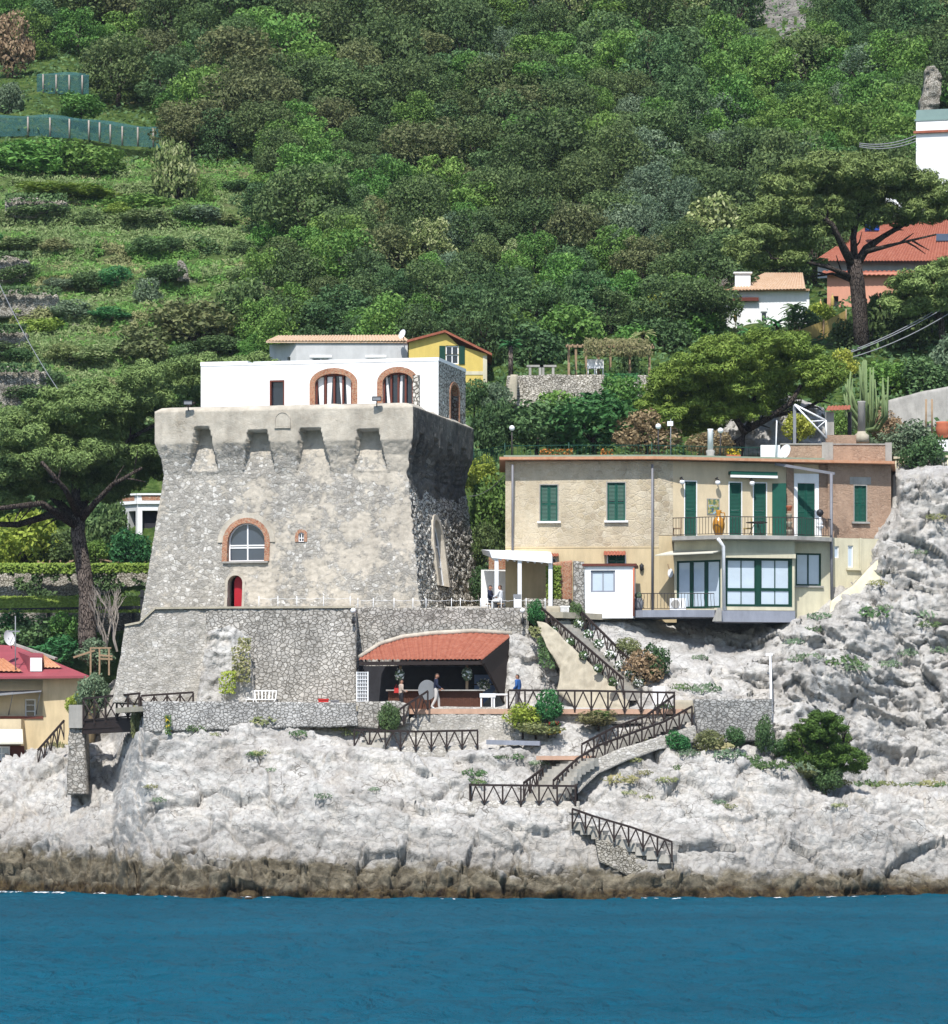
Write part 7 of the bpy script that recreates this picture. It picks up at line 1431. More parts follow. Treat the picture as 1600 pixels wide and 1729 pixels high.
drape('vine_roof', 'bright vine leaves covering the flat pergola on the left', -60, 246, 1008, 1033, lambda x, y: 18.2+(1033-y)*.17, 9000, 'hedge', .1, .4, 'vine', -.9)
drape('vine', 'pale dry vine hanging from the garden pergola', 985, 1100, 578, 604, 39, 2200, 'tuft', .09, 2.5, 'vine', -.2)
drape('creeper', 'green creeper hanging on the garden wall below the pergola', 1020, 1075, 632, 690, 35.6, 1800, 'shrubgreen', .09, .4, 'creeper', -.1)
for (a, b, y0, y1, lab) in TWALLS:
    if a == 300: continue
    drape('grass_fringe', 'growth hanging over the '+lab.replace('dry stone ', '')[:200], a, b+8, y0-8, y0+6, float(hillY((a+b)/2, y1)[0])-.5, 420, 'mid', .12, .25, 'grass', -.35)
drape('trailing_plant', 'green plants trailing over the rock right of the bar roof', 908, 936, 1076, 1128, lambda x, y: -2.75-(y-1070)*.012, 420, 'mid', .08, .35, 'plant', -.3)
drape('trailing_plant', 'greyish plant at the top of the rock right of the bar roof', 892, 914, 1058, 1086, lambda x, y: -2.5-(y-1058)*.012, 200, 'tuft', .08, .3, 'plant', -.4)
drape('trailing_plant', 'green plant trailing down the right side of the rock outcrop', 392, 422, 1092, 1152, -5.45, 420, 'tuft', .08, .35, 'plant', -.25)
drape('trailing_plant', 'yellowish plant at the bottom of the rock outcrop', 370, 398, 1134, 1170, -5.75, 260, 'shrubyel', .08, .3, 'plant', -.3)
drape('trailing_plant', 'little tuft near the top of the rock outcrop', 402, 424, 1078, 1092, -5.1, 110, 'tuft', .07, .3, 'plant', -.9)
drape('flowering_plant', 'small yellow flowering plant below the grey parapet wall', 279, 289, 1208, 1240, -9.55, 160, 'mid', .07, .25, 'plant', -.9, 'flowerye')
# flowers: white bushes beside the flowered stairs, planters by the roof railing, bouquets in the bar
def posy(px, py, Y, w, h, label, fl='flowerwhite', lf='mid', n=260, group=None, name='flower_bush', frac=.4):
    rng = np.random.default_rng(int(px*13+py)); k = (D+Y)/F; c = np.array(P(px, py-h/2, Y)); d = rng.normal(size=(n, 3)); d /= np.linalg.norm(d, axis=1, keepdims=True); p = c+d*np.array([w*k/2, w*k/2, h*k/2])*rng.uniform(.6, 1.05, (n, 1))
    nn = d+rng.normal(size=d.shape)*.5; nn /= np.linalg.norm(nn, axis=1, keepdims=True); v, f = leaf_quads(p, nn, rng.uniform(.05, .09, n), rng, .9)
    return tag(link_np(name, v, f, [M[lf], M[fl]], loc=P(px, py, Y), mi=(rng.uniform(0, 1, n) < frac).astype(int)), label, 'flowers', group)
for k, (x, y) in enumerate(((976, 1062), (992, 1080), (1010, 1096), (1030, 1114), (1046, 1132), (1064, 1146), (1078, 1160))): posy(x, y, -.6-3.2*k/6-.3, 19, 17, ['uppermost', 'second highest', 'third highest', 'middle', 'third lowest', 'second lowest', 'lowest'][k]+' white flowering bush along the far rail of the long stairs', group='white flowering bushes along the stairs')
for k, (x, y) in enumerate(((934, 1072), (962, 1092), (985, 1114), (1010, 1136), (1034, 1158))): posy(x, y, -2.2-2.9*k/4-.3, 15, 15, ['uppermost', 'second highest', 'middle', 'second lowest', 'lowest'][k]+' small dark bush along the near rail of the long stairs', frac=.08, group='small bushes along the near stair rail', name='bush')
posy(1120, 1204, -7.4, 34, 16, 'pale flowering plant behind the corner of the deck fence', frac=.3)
posy(933, 1240, -9.9, 26, 10, 'little yellow flower patch below the deck shrubs', 'flowerye', frac=.35); posy(896, 1238, -10, 20, 10, 'little yellow flower patch left below the deck shrubs', 'flowerye', frac=.3); posy(935, 1226, -9.7, 22, 8, 'red and white flowers at the foot of the round shrub', 'flowerred', frac=.25)
for x, y, Y, w, h, lab in ((674, 1150, -5.9, 16, 22, 'white flower bunch on the left bar post'), (788, 1150, -5.9, 18, 24, 'white flower bunch on the right bar post'), (817, 1166, -4.2, 26, 20, 'white flowers in a vase on the bar counter')): posy(x, y, Y, w, h, lab, n=160, name='bouquet', frac=.3, lf='olive')
for x, w, lab, fl in ((922, 26, 'box of orange flowers by the roof railing, left', 'flowerora'), (952, 30, 'second box of orange flowers by the roof railing', 'flowerora'), (1025, 22, 'box of orange flowers in the middle of the roof railing', 'flowerora'), (1238, 24, 'box of yellow flowers right of the white roof column', 'flowerye')):
    Y = 6.4; b = Vector((xat(x, Y), Y, zR)); t = thing('flower_box', lab, 'flower box', tuple(b), 'flower boxes on the roof'); mb = MB(); mb.box(b+Vector((0, 0, .12)), (w*.031, .25, .24)); mb.build('box', M['clay'], t)
    rng = np.random.default_rng(x); n = 200; p = np.array(b)+np.array([0, 0, .38])+rng.uniform(-1, 1, (n, 3))*np.array([w*.0155, .15, .17]); nn = rng.normal(size=p.shape); nn /= np.linalg.norm(nn, axis=1, keepdims=True); v, f = leaf_quads(p, nn, .06, rng); link_np('flowers', v, f, [M['mid'], M[fl]], t, mi=(rng.uniform(0, 1, n) < .55).astype(int))
# ---------------------------------------------------------------- tufts on the rocks
def tuft_mesh(seed):
    rng = np.random.default_rng(seed); n = 110; a = rng.uniform(0, 6.28, n); r = rng.uniform(0, 1, n)**.5; p = np.stack([np.cos(a)*r*.5, np.sin(a)*r*.35, rng.uniform(0, .3, n)*(1-r*.5)], -1); nn = np.stack([np.cos(a)*.6, np.sin(a)*.6-.4, .5+0*a], -1)+rng.normal(size=(n, 3))*.4; nn /= np.linalg.norm(nn, axis=1, keepdims=True)
    v, f = leaf_quads(p, nn, rng.uniform(.05, .11, n), rng, .45); return mesh_only('rock_tuft', v, f, [M['tuft']])
TU = [tuft_mesh(s) for s in range(4)]
TP = [(331, 1232, 1.1), (362, 1240, .6), (444, 1222, 1.4), (430, 1275, .8), (440, 1272, 1.), (455, 1302, .7), (520, 1232, .5), (505, 1248, .9), (508, 1238, .7), (535, 1222, .6), (572, 1224, .8), (590, 1232, .8), (548, 1360, .9), (632, 1350, .6), (800, 1320, 1.2), (797, 1305, 1.3), (846, 1276, .7), (870, 1274, .9), (910, 1290, .9), (1088, 1304, .8), (1100, 1256, 1.2), (1045, 1315, 1.6), (1070, 1285, .8), (1062, 1332, .7), (1092, 1336, .7), (1125, 1318, 1.), (1140, 1290, 1.), (1160, 1275, 1.2), (1170, 1262, 1.2), (1210, 1268, 1.5), (1230, 1280, 1.5), (1255, 1275, 1.6), (1280, 1290, 1.4), (1300, 1300, 1.5), (1320, 1295, 1.4), (1345, 1305, 1.5), (1360, 1310, 1.3), (1400, 1325, 1.4), (1420, 1330, 1.), (1440, 1325, 1.2), (1460, 1330, 1.3), (1490, 1335, 1.6), (1520, 1340, 1.3), (1540, 1338, 1.3), (1570, 1342, 1.4), (1590, 1345, 1.2), (1385, 1045, 1.3), (1470, 1042, 1.9), (1492, 1030, .8), (1420, 1125, 1.9), (1440, 1135, 1.5), (1500, 1130, 1.2), (1555, 1040, 1.5), (1565, 1060, 1.2), (1375, 1065, 1.2), (1530, 1105, 1.2), (1340, 1085, 1.), (1350, 1115, 1.4), (1370, 1116, 1.2), (1180, 1112, .9), (1190, 1170, 1.6), (1150, 1165, 1.2), (1590, 1100, 1.2), (1480, 990, 1.), (1440, 960, .8), (1550, 935, .9), (1580, 880, 1.1), (268, 1350, .8), (255, 1330, .7), (92, 1268, 1.1), (100, 1258, 1.2), (1105, 1230, 1.1), (1270, 1250, 1.2), (1215, 1345, .7), (1232, 1352, .8), (1170, 1372, .7), (1415, 1365, .8)]
tx = np.array([q[0] for q in TP], float); ty = np.array([q[1] for q in TP], float)
for (x, y, s) in TP:
    q = rock_points(np.array([float(x)]), np.array([float(y)]))[0][0, 0]; o = bpy.data.objects.new('rock_tuft', rnd.choice(TU)); C.objects.link(o); o.location = Vector(q)+Vector((0, -.08, -.05)); o.scale = (s*1.15, s*1.15, s*1.1); o.rotation_euler = (0, 0, rnd.uniform(-.6, .6))
    sl = o.material_slots[0]; sl.link = 'OBJECT'; sl.material = M[rnd.choice(['tuft', 'tuft', 'mid', 'olive'] if x < 1330 or y > 1200 else ['mid', 'olive', 'tuft'])]
    w_ = 'the cliff under the grey parapet wall' if x < 620 else 'the rocks near the landing' if x < 1000 else 'the white slope below the diagonal stairs' if x < 1330 and y > 1200 else 'the ledge at the lower right' if y > 1300 else 'the steep cliff under the stone house'
    tag(o, 'dry green tuft growing on '+w_, 'tuft', 'tufts on '+w_)
# ---------------------------------------------------------------- umbrella pines
def pine(name, label, trunk, limbs_, pads, Y, mat, dens=150, size=.13, bark='bark', seed=1, padz=.42, rad=None):
    """trunk: [(px,py,r px)], limbs likewise; pads: (px,py,dY,radius px)"""
    k = (D+Y)/F; t = thing(name, label, 'tree', tuple(P(trunk[0][0], trunk[0][1], Y))); mb = MB(); mb.tube([P(x, y, Y) for x, y, r in trunk], [r*k for x, y, r in trunk], 10); tk = mb.build('trunk', M[bark], t)
    tr_ = random.Random(seed)
    for lb in limbs_:
        mb = MB(); n = len(lb); mb.tube([P(q[0], q[1], Y+(q[3] if len(q) > 3 else 0)) for q in lb], [q[2]*k*.78 for q in lb], 7)
        for q in range(3):
            i = tr_.randrange(1, len(lb)); a_, b_ = lb[i-1], lb[i]; u = tr_.random(); x, y = a_[0]+(b_[0]-a_[0])*u, a_[1]+(b_[1]-a_[1])*u; dy = (a_[3] if len(a_) > 3 else 0)*(1-u)+(b_[3] if len(b_) > 3 else 0)*u; L = tr_.uniform(14, 40); an = math.atan2(a_[1]-b_[1], b_[0]-a_[0])+tr_.choice((-1, 1))*tr_.uniform(.35, .9)
            x1, y1 = x+math.cos(an)*L, y-math.sin(an)*L; mb.tube([P(x, y, Y+dy), P((x+x1)/2+tr_.uniform(-3, 3), (y+y1)/2+tr_.uniform(-3, 3), Y+dy), P(x1, y1, Y+dy+tr_.uniform(-.6, .6))], [2.*k, 1.5*k, .6*k], 5, False)
        mb.build('limb', M['barkdark'], tk)
    rng = np.random.default_rng(seed); bl = []
    for x, y, dy, r in pads:
        c = np.array(P(x, y, Y+dy)); R = r*k
        for j in range(7): d = rng.normal(size=3); d /= np.linalg.norm(d); q = rng.uniform(.38, .6); bl.append((c+d*np.array([R, R, R*padz*.9])*.75, (R*q, R*q, R*q*.62)))
    v, f = cloud(bl, dens, size, rng, shell=.6, up=.55, jit=.6, aspect=.36)
    link_np('crown', v, f, M[mat], t); return t
def pads_between(top, bot, n, rmin, rmax, dY, seed):
    r_ = random.Random(seed); out = []; tx_, ty_ = zip(*top); bx, by = zip(*bot); x0, x1 = max(tx_[0], bx[0]), min(tx_[-1], bx[-1]); tries = 0
    while len(out) < n and tries < 9000:
        tries += 1; x = r_.uniform(x0, x1); a, b = float(np.interp(x, tx_, ty_)), float(np.interp(x, bx, by)); r = r_.uniform(rmin, rmax)
        u = r_.random()**1.25; y = a+r*.42+u*max(b-a-r*.8, 1)
        if all((x-p[0])**2+(2.0*(y-p[1]))**2 > (.47*(r+p[3]))**2 or abs(p[2]-0) > 99 for p in out): out.append((x, y, r_.uniform(-1, 1)*dY*(1-.5*u), r))
    return out
top = [(-140, 800), (-60, 740), (0, 708), (50, 682), (100, 655), (200, 622), (280, 600), (340, 592), (420, 596), (470, 610)]; bot = [(-140, 860), (-60, 880), (0, 872), (60, 842), (110, 836), (160, 848), (205, 838), (260, 805), (330, 790), (470, 740)]
pine('umbrella_pine', 'huge umbrella pine spreading its crown left of the tower', [(152, 1112, 20), (147, 1070, 16), (147, 1000, 14), (138, 940, 13), (131, 900, 12.5), (133, 870, 12)],
     [[(133, 880, 12), (90, 868, 9, 1), (30, 886, 7, 1), (-60, 884, 4, 1)], [(133, 890, 11), (70, 850, 7, -2), (0, 858, 5, -3), (-60, 840, 3, -3)], [(130, 880, 11), (100, 850, 9, 2), (60, 810, 6, 3), (10, 770, 4, 3)], [(133, 875, 12), (128, 830, 10), (120, 770, 6, 2), (110, 720, 3, 2)], [(134, 880, 10), (160, 850, 7, -1), (190, 818, 5, -2), (240, 790, 3, -2)], [(134, 870, 10), (160, 810, 7, 3), (220, 740, 5, 4), (330, 680, 3, 4)], [(133, 872, 9), (110, 826, 6, -3), (70, 780, 4, -4)]],
     [(x, y, dy*.6+max(0, x-110)/300*11, r) for x, y, dy, r in pads_between(top, bot, 230, 28, 46, 6, 3)], 14, 'pine', 130, .125, 'bark', 3)
top = [(1240, 420), (1275, 352), (1300, 300), (1340, 272), (1400, 254), (1450, 250), (1505, 262), (1545, 290), (1575, 290), (1640, 320)]; bot = [(1240, 445), (1290, 452), (1340, 430), (1390, 400), (1430, 384), (1480, 384), (1530, 384), (1580, 372), (1640, 385)]
pine('umbrella_pine', 'big umbrella pine leaning over the pink villa on the upper right', [(1456, 606, 15), (1452, 540, 13), (1447, 480, 13), (1440, 440, 13)],
     [[(1440, 450, 11), (1424, 420, 9, -1), (1405, 380, 6, -2), (1370, 350, 4, -2)], [(1443, 450, 11), (1462, 420, 9, 1), (1490, 400, 6, 1), (1540, 370, 5, 1), (1600, 352, 3, 1)], [(1442, 440, 9), (1440, 400, 7), (1450, 350, 5), (1460, 310, 3)], [(1440, 470, 7), (1400, 452, 5, -1), (1350, 440, 3, -2), (1300, 436, 2, -2)], [(1462, 425, 6), (1520, 410, 3, -1), (1580, 396, 2, -2)], [(1440, 475, 5), (1405, 462, 3, 1), (1368, 468, 2, 1)]],
     pads_between(top, bot, 110, 24, 40, 4, 5)+[(1300, 442, -1, 26), (1340, 438, -2, 24), (1272, 438, 0, 22), (1380, 442, 0, 16)], 43, 'pine', 85, .15, 'barkdark', 5)
top = [(1080, 690), (1098, 648), (1130, 612), (1170, 588), (1220, 566), (1275, 556), (1330, 556), (1375, 580), (1405, 618), (1420, 640)]; bot = [(1080, 700), (1110, 712), (1150, 738), (1200, 728), (1250, 716), (1300, 700), (1340, 684), (1375, 672), (1420, 660)]
pine('stooping_pine', 'bright olive green pine stooping behind the roof terrace', [(1240, 775, 12), (1248, 748, 11), (1262, 722, 10)],
     [[(1262, 724, 9), (1300, 704, 7, -.5), (1335, 680, 6, -1), (1352, 650, 4, -1)], [(1258, 732, 8), (1240, 705, 6), (1210, 680, 4), (1170, 650, 3)], [(1260, 726, 8), (1270, 690, 6, .5), (1280, 640, 4, .5)], [(1300, 704, 5), (1360, 690, 4, .6), (1395, 670, 3, .6)]],
     pads_between(top, bot, 80, 20, 34, 3, 8), 19, 'pinelight', 130, .12, 'barkdark', 8, .6)
top = [(1315, 1290), (1325, 1262), (1345, 1225), (1375, 1200), (1400, 1198), (1425, 1232), (1440, 1262), (1450, 1290)]; bot = [(1315, 1292), (1330, 1300), (1360, 1305), (1400, 1310), (1450, 1292)]
pine('pine_bush', 'dense dark green pine bush on the ledge below the cliff', [(1400, 1332, 7), (1392, 1300, 6), (1385, 1260, 4)], [[(1392, 1300, 4), (1360, 1270, 3), (1345, 1255, 2)], [(1390, 1290, 4), (1415, 1260, 3), (1425, 1250, 2)]], pads_between(top, bot, 90, 13, 22, 1.1, 9), -8.8, 'pinebush', 260, .085, 'barkdark', 9, .8)
bush(1395, 1332, -8.9, 70, 50, 'mid', 'dark low bush at the foot of the dense pine bush'); bush(1352, 1312, -9.4, 60, 26, 'tuft', 'low grey green cushion left of the pine bush')
top = [(1500, 510), (1520, 470), (1560, 440), (1620, 425), (1680, 430)]; bot = [(1500, 515), (1530, 530), (1580, 530), (1680, 530)]
pine('small_pine', 'dark small pine at the right edge before the pink villa', [(1600, 640, 8), (1590, 560, 6), (1585, 510, 5)], [[(1588, 540, 4), (1550, 510, 3), (1530, 495, 2)]], pads_between(top, bot, 26, 22, 34, 2.5, 10), 41, 'pine', 90, .15, 'barkdark', 10)
# ---------------------------------------------------------------- cactus, palms, bare trees
ca = thing('candelabra_cactus', 'tall candelabra cactus with many upright arms behind the chimney', 'cactus', tuple(P(1460, 745, 15)))
mb = MB(); mb.tube([P(1462, 750, 15), P(1460, 700, 15)], [.3, .24], 8); mb.build('stem', M['cactus'], ca); rc = random.Random(4)
for k in range(34):
    x0 = 1460+rc.uniform(-10, 10); x1 = 1420+rc.random()*80; yt = 604+abs(x1-1458)*.8+rc.uniform(0, 60); dy = rc.uniform(-1., 1.); mb = MB(); ym = rc.uniform(660, 715)
    mb.tube([P(x0, 728, 15), P(x0+(x1-x0)*.6, ym+12, 15+dy*.6), P(x1, ym-8, 15+dy), P(x1+rc.uniform(-4, 4), yt, 15+dy)], [.1, .09, .08, .045], 6); mb.build('arm', M['cactus'], ca)
def palm(px, py, Y, hpx, rpx, n, label, mat='shrubgreen', droop=.5, name='palm'):
    k = (D+Y)/F; b = P(px, py, Y); t = thing(name, label, 'palm', tuple(b)); c = b+Vector((0, 0, hpx*k)); mb = MB(); mb.tube([b-Vector((0, 0, .3)), c], [.16, .13], 7); mb.build('trunk', M['bark'], t); rg = random.Random(px)
    vs = []; fs = []; mb = MB()
    for i in range(n):
        a = 6.283*i/n+rg.uniform(-.1, .1); L = rpx*k*rg.uniform(.8, 1.1); e = rg.uniform(.1, 1.1); d = Vector((math.cos(a), math.sin(a), 0)); s = Vector((-math.sin(a), math.cos(a), 0)); pr = None
        for j in range(6):
            u = j/5; p = c+d*L*u*math.cos(e*.6)+Vector((0, 0, L*(math.sin(e)*u-droop*u*u))); w = .16*L*(1-u)*(.4+u*1.6)+.01
            if pr: mb.add([pr[0]-s*pr[1], pr[0]+Vector((0, 0, .05)), p+Vector((0, 0, .05)), p-s*w, pr[0]+s*pr[1], p+s*w], [(0, 1, 2, 3), (1, 4, 5, 2)])
            pr = (p, w)
    mb.build('fronds', M[mat], t); return t
palm(1265, 575, 52, 12, 26, 16, 'small cycad palm before the white house', 'shrubgreen'); palm(1312, 562, 54, 14, 28, 16, 'second cycad palm right of the small white house door', 'shrubgreen'); palm(1340, 556, 55, 34, 26, 18, 'taller palm by the right end of the small white house', 'mid'); palm(1470, 590, 50, 50, 34, 18, 'dark cycad palm right of the big pine trunk', 'shrubgreen'); palm(862, 634, 41, 50, 24, 18, 'yucca like palm at the left end of the garden wall', 'shrubgreen', .5); palm(1085, 585, 50, 18, 24, 16, 'small garden palm above the pergola', 'tuft')
def bare(label, b, Y, hpx, n, seed, mat='deadwood', name='bare_tree', sp=.7, r0=3.):
    k = (D+Y)/F; t = thing(name, label, 'tree', tuple(P(b[0], b[1], Y))); rg = random.Random(seed); mb = MB()
    def grow(p, d, L, r, dep):
        q = p+d*L; m = p+d*L*.5+Vector((rg.uniform(-1, 1), rg.uniform(-1, 1), rg.uniform(-.5, 1)))*L*.1; mb.tube([p, m, q], [r, r*.85, r*.65], 5, False)
        if dep:
            for _ in range(3 if dep > 1 else 2): grow(p+(q-p)*rg.uniform(.55, 1), (d+Vector((rg.uniform(-1, 1), rg.uniform(-.6, .6), rg.uniform(-.25, .8)))*sp).normalized(), L*rg.uniform(.55, .8), r*.6, dep-1)
    for i in range(n): grow(P(b[0], b[1], Y), Vector((rg.uniform(-.8, .8)*sp, rg.uniform(-.3, .3), 1)).normalized(), hpx*k*.42, r0*k, 3)
    mb.build('branches', M[mat], t); return t
bare('bleached leafless tree left of the small white house', (1185, 545), 60, 95, 4, 3, r0=2.6, sp=.95); bare('thin grey leafless sapling beside the umbrella pine trunk', (178, 1100), 14, 120, 3, 6, sp=.35, r0=2.2); bare('second leafless sapling between the pine trunk and the retaining wall', (198, 1100), 13, 110, 2, 8, sp=.4, r0=2.)
fn = thing('fence', 'rough stick fence at the foot of the umbrella pine', 'fence', tuple(P(170, 1120, 10))); mb = MB(); mb.beam(P(124, 1110, 10), P(160, 1098, 10), .1); mb.beam(P(152, 1094, 10), P(188, 1094, 10), .08); mb.beam(P(168, 1106, 10), P(190, 1108, 10), .1); mb.beam(P(168, 1112, 10), P(190, 1113, 10), .1); mb.build('rail', M['wood'], fn); mb = MB()
for x in (153, 168, 184): mb.beam(P(x, 1140, 10), P(x, 1094, 10), .09)
mb.build('post', M['wood'], fn)
# ================================================================ people
def person(label, base, face, J, cols, hairmat='hair', h=1.75):
    """base: feet point; face: heading angle (radians, 0 = +x); J: dict of joint overrides in body frame (x forward, y left, z up); cols: shirt, trousers, shoes"""
    j = {'pel': (0, 0, .94), 'waist': (0, 0, 1.08), 'chest': (.01, 0, 1.3), 'neck': (.0, 0, 1.5), 'head': (.02, 0, 1.6), 'crown': (.0, 0, 1.72),
         'shl': (0, .18, 1.43), 'ell': (-.03, .23, 1.15), 'wrl': (.04, .24, .9), 'hal': (.07, .24, .81), 'shr': (0, -.18, 1.43), 'elr': (-.03, -.23, 1.15), 'wrr': (.04, -.24, .9), 'har': (.07, -.24, .81),
         'hil': (0, .09, .9), 'knl': (.02, .1, .5), 'anl': (-.02, .1, .09), 'tol': (.14, .11, .03), 'hir': (0, -.09, .9), 'knr': (.02, -.1, .5), 'anr': (-.02, -.1, .09), 'tor': (.14, -.11, .03)}
    j.update(J); s = h/1.75; cs, sn = math.cos(face), math.sin(face)
    R = {'pel': .13, 'waist': .115, 'chest': .135, 'neck': .055, 'head': .095, 'crown': .07, 'shl': .07, 'ell': .045, 'wrl': .032, 'hal': .035, 'hil': .09, 'knl': .06, 'anl': .042, 'tol': .035}
    names = list(j); ed = [('pel', 'waist'), ('waist', 'chest'), ('chest', 'neck'), ('neck', 'head'), ('head', 'crown'), ('pel', 'hil'), ('hil', 'knl'), ('knl', 'anl'), ('anl', 'tol'), ('pel', 'hir'), ('hir', 'knr'), ('knr', 'anr'), ('anr', 'tor'),
          ('chest', 'shl'), ('shl', 'ell'), ('ell', 'wrl'), ('wrl', 'hal'), ('chest', 'shr'), ('shr', 'elr'), ('elr', 'wrr'), ('wrr', 'har')]
    def W(p): return Vector((p[0]*cs-p[1]*sn, p[0]*sn+p[1]*cs, p[2]))*s
    pts = {n: W(j[n]) for n in names}; rad = {n: R.get(n, R.get(n[:-1]+'l', .05))*s for n in names}; extra = []
    def add(n, p, r, parent): pts[n] = p; rad[n] = r; names.append(n); ed.append((parent, n))
    hd = pts['head']; fw = W((1, 0, 0))/s; lf = W((0, 1, 0))/s; add('nose', hd+fw*.115*s+Vector((0, 0, -.01)), .022*s, 'head')
    for sd in (-1, 1): add(f'ear{sd}', hd+lf*.1*s*sd, .025*s, 'head')
    for sd in ('l', 'r'):     # five fingers on each hand
        hp = pts['ha'+sd]; wp = pts['wr'+sd]; d = (hp-wp).normalized(); si = d.cross(fw) if d.cross(fw).length > .1 else lf; si = si.normalized()
        for k, (o, L) in enumerate(((-.03, .075), (-.01, .085), (.01, .08), (.03, .062))): add(f'f{sd}{k}', hp+d*L*s+si*o*s, .009*s, 'ha'+sd)
        add(f't{sd}', hp+d*.02*s+si*.06*s, .011*s, 'wr'+sd)
    me = bpy.data.meshes.new('tmp'); ix = {n: i for i, n in enumerate(names)}
    me.from_pydata([pts[n] for n in names], [(ix[a], ix[b]) for a, b in ed], []); ob = bpy.data.objects.new('tmp', me); C.objects.link(ob)
    md = ob.modifiers.new('s', 'SKIN'); md.use_smooth_shade = True
    for n in names: me.skin_vertices[0].data[ix[n]].radius = (rad[n],)*2
    me.skin_vertices[0].data[ix['chest']].radius = (rad['chest']*.8, rad['chest']*1.15); me.skin_vertices[0].data[ix['pel']].use_root = True
    m2 = ob.modifiers.new('u', 'SUBSURF'); m2.levels = 2; m2.render_levels = 2
    dg = bpy.context.evaluated_depsgraph_get(); bm = bpy.data.meshes.new_from_object(ob.evaluated_get(dg)); bpy.data.objects.remove(ob)
    V = np.array([v.co for v in bm.vertices]); N = np.array([v.normal for v in bm.vertices]); Fs = [tuple(p.vertices) for p in bm.polygons]; cen = np.array([V[list(f)].mean(0) for f in Fs])
    segs = [(a, b) for a, b in ed]; best = np.full(len(cen), 9.); lab = np.zeros(len(cen), int)
    for k, (a, b) in enumerate(segs):
        A, B = np.array(pts[a]), np.array(pts[b]); t = np.clip(((cen-A)@(B-A))/max((B-A)@(B-A), 1e-9), 0, 1); d = np.linalg.norm(cen-(A+t[:, None]*(B-A)), axis=1)-.3*(rad[a]*(1-t)+rad[b]*t); m = d < best; best[m] = d[m]; lab[m] = k
    base = Vector(base); root = thing('person', label, 'person', tuple(base))
    def piece(name, sel, infl, mat):
        idx = sorted({i for k in sel for i in Fs[k]}); mp = {o: n for n, o in enumerate(idx)}
        vs = [V[i]+N[i]*infl+np.array(base) for i in idx]; mb = MB(); mb.add(vs, [[mp[i] for i in Fs[k]] for k in sel], True); return mb.build(name, mat, root)
    bo = piece('body', list(range(len(Fs))), 0, M['skin'])
    nm = lambda k: segs[k]
    def pick(fn): return [i for i in range(len(Fs)) if fn(nm(lab[i]), cen[i])]
    top = pick(lambda e, c: e in (('waist', 'chest'), ('pel', 'waist'), ('chest', 'shl'), ('chest', 'shr'), ('shl', 'ell'), ('shr', 'elr'), ('ell', 'wrl'), ('elr', 'wrr')) or (e == ('chest', 'neck') and c[2] < pts['neck'].z-.03*s))
    low = pick(lambda e, c: e in (('pel', 'hil'), ('pel', 'hir'), ('hil', 'knl'), ('hir', 'knr'), ('knl', 'anl'), ('knr', 'anr')) )
    sho = pick(lambda e, c: e in (('anl', 'tol'), ('anr', 'tor')))
    nh = np.array(fw); har = pick(lambda e, c: e in (('head', 'crown'), ('neck', 'head')) and ((c-np.array(hd))@nh < .045*s if c[2] < hd.z+.06*s else True) and c[2] > hd.z-.06*s)
    piece('shirt', top, .016*s, M[cols[0]]); piece('trousers', low, .014*s, M[cols[1]]); piece('shoes', sho, .01*s, M[cols[2]]); piece('hair', har, .018*s, M[hairmat])
    for nme, z_, r_, m_ in (('eye', .012, .012, 'black'), ):
        for sd in (-1, 1): mb = MB(); mb.sphere(base+hd+fw*.088*s+lf*.034*s*sd+Vector((0, 0, .012)), r_, 6); mb.build(nme, M[m_], root)
    mb = MB(); q = base+hd+fw*.095*s-Vector((0, 0, .05)); mb.beam(q-lf*.022*s, q+lf*.022*s, .012, .008); mb.build('mouth', M['clay'], root)
    return root
person('person in a navy jumper and pale trousers walking right before the bar', at_z(736, -7.9, zd), 0.15,
       {'knl': (.13, .09, .5), 'anl': (.16, .1, .1), 'tol': (.31, .1, .06), 'knr': (-.03, -.1, .5), 'anr': (-.24, -.1, .12), 'tor': (-.1, -.11, .03), 'ell': (-.02, .24, 1.16), 'wrl': (.16, .26, .98), 'hal': (.23, .26, .93), 'elr': (.0, -.25, 1.16), 'wrr': (.2, -.26, 1.0), 'har': (.28, -.26, .96), 'head': (.05, 0, 1.6), 'crown': (.04, 0, 1.72)}, ('navy', 'palecloth', 'whitecloth'), 'hairbrown', 1.78)
person('person in a blue shirt and grey trousers standing right of the bar, facing left', at_z(874, -7.3, zd), 2.7,
       {'ell': (-.04, .24, 1.16), 'wrl': (.12, .22, 1.0), 'hal': (.18, .2, .97), 'anl': (.06, .1, .09), 'tol': (.21, .11, .03), 'anr': (-.08, -.1, .09), 'tor': (.07, -.11, .03)}, ('denim', 'trouser', 'black'), 'hair', 1.76)
w3 = person('dark haired person in a patterned beige top at the left end of the bar', at_z(677, -7.6, zd-.12), .35,
       {'ell': (.02, .22, 1.16), 'wrl': (.22, .15, 1.08), 'hal': (.29, .12, 1.1), 'elr': (.0, -.22, 1.16), 'wrr': (.2, -.16, 1.06), 'har': (.27, -.13, 1.08)}, ('checkcloth', 'blackcloth', 'black'), 'hair', 1.62)
b = at_z(669, -7.5, zd+.95); hb = thing('handbag', 'small red handbag held by the person in the beige top', 'bag', tuple(b)); mb = MB(); mb.hexa([b+Vector(q) for q in ((-.12, -.05, -.14), (.12, -.05, -.14), (.12, .05, -.14), (-.12, .05, -.14), (-.1, -.04, .1), (.1, -.04, .1), (.1, .04, .1), (-.1, .04, .1))]); mb.build('bag_body', M['redplastic'], hb); mb = MB(); mb.tube([b+Vector((-.08, 0, .1)), b+Vector((0, 0, .3)), b+Vector((.08, 0, .1))], .012, 5); mb.build('strap', M['redplastic'], hb)
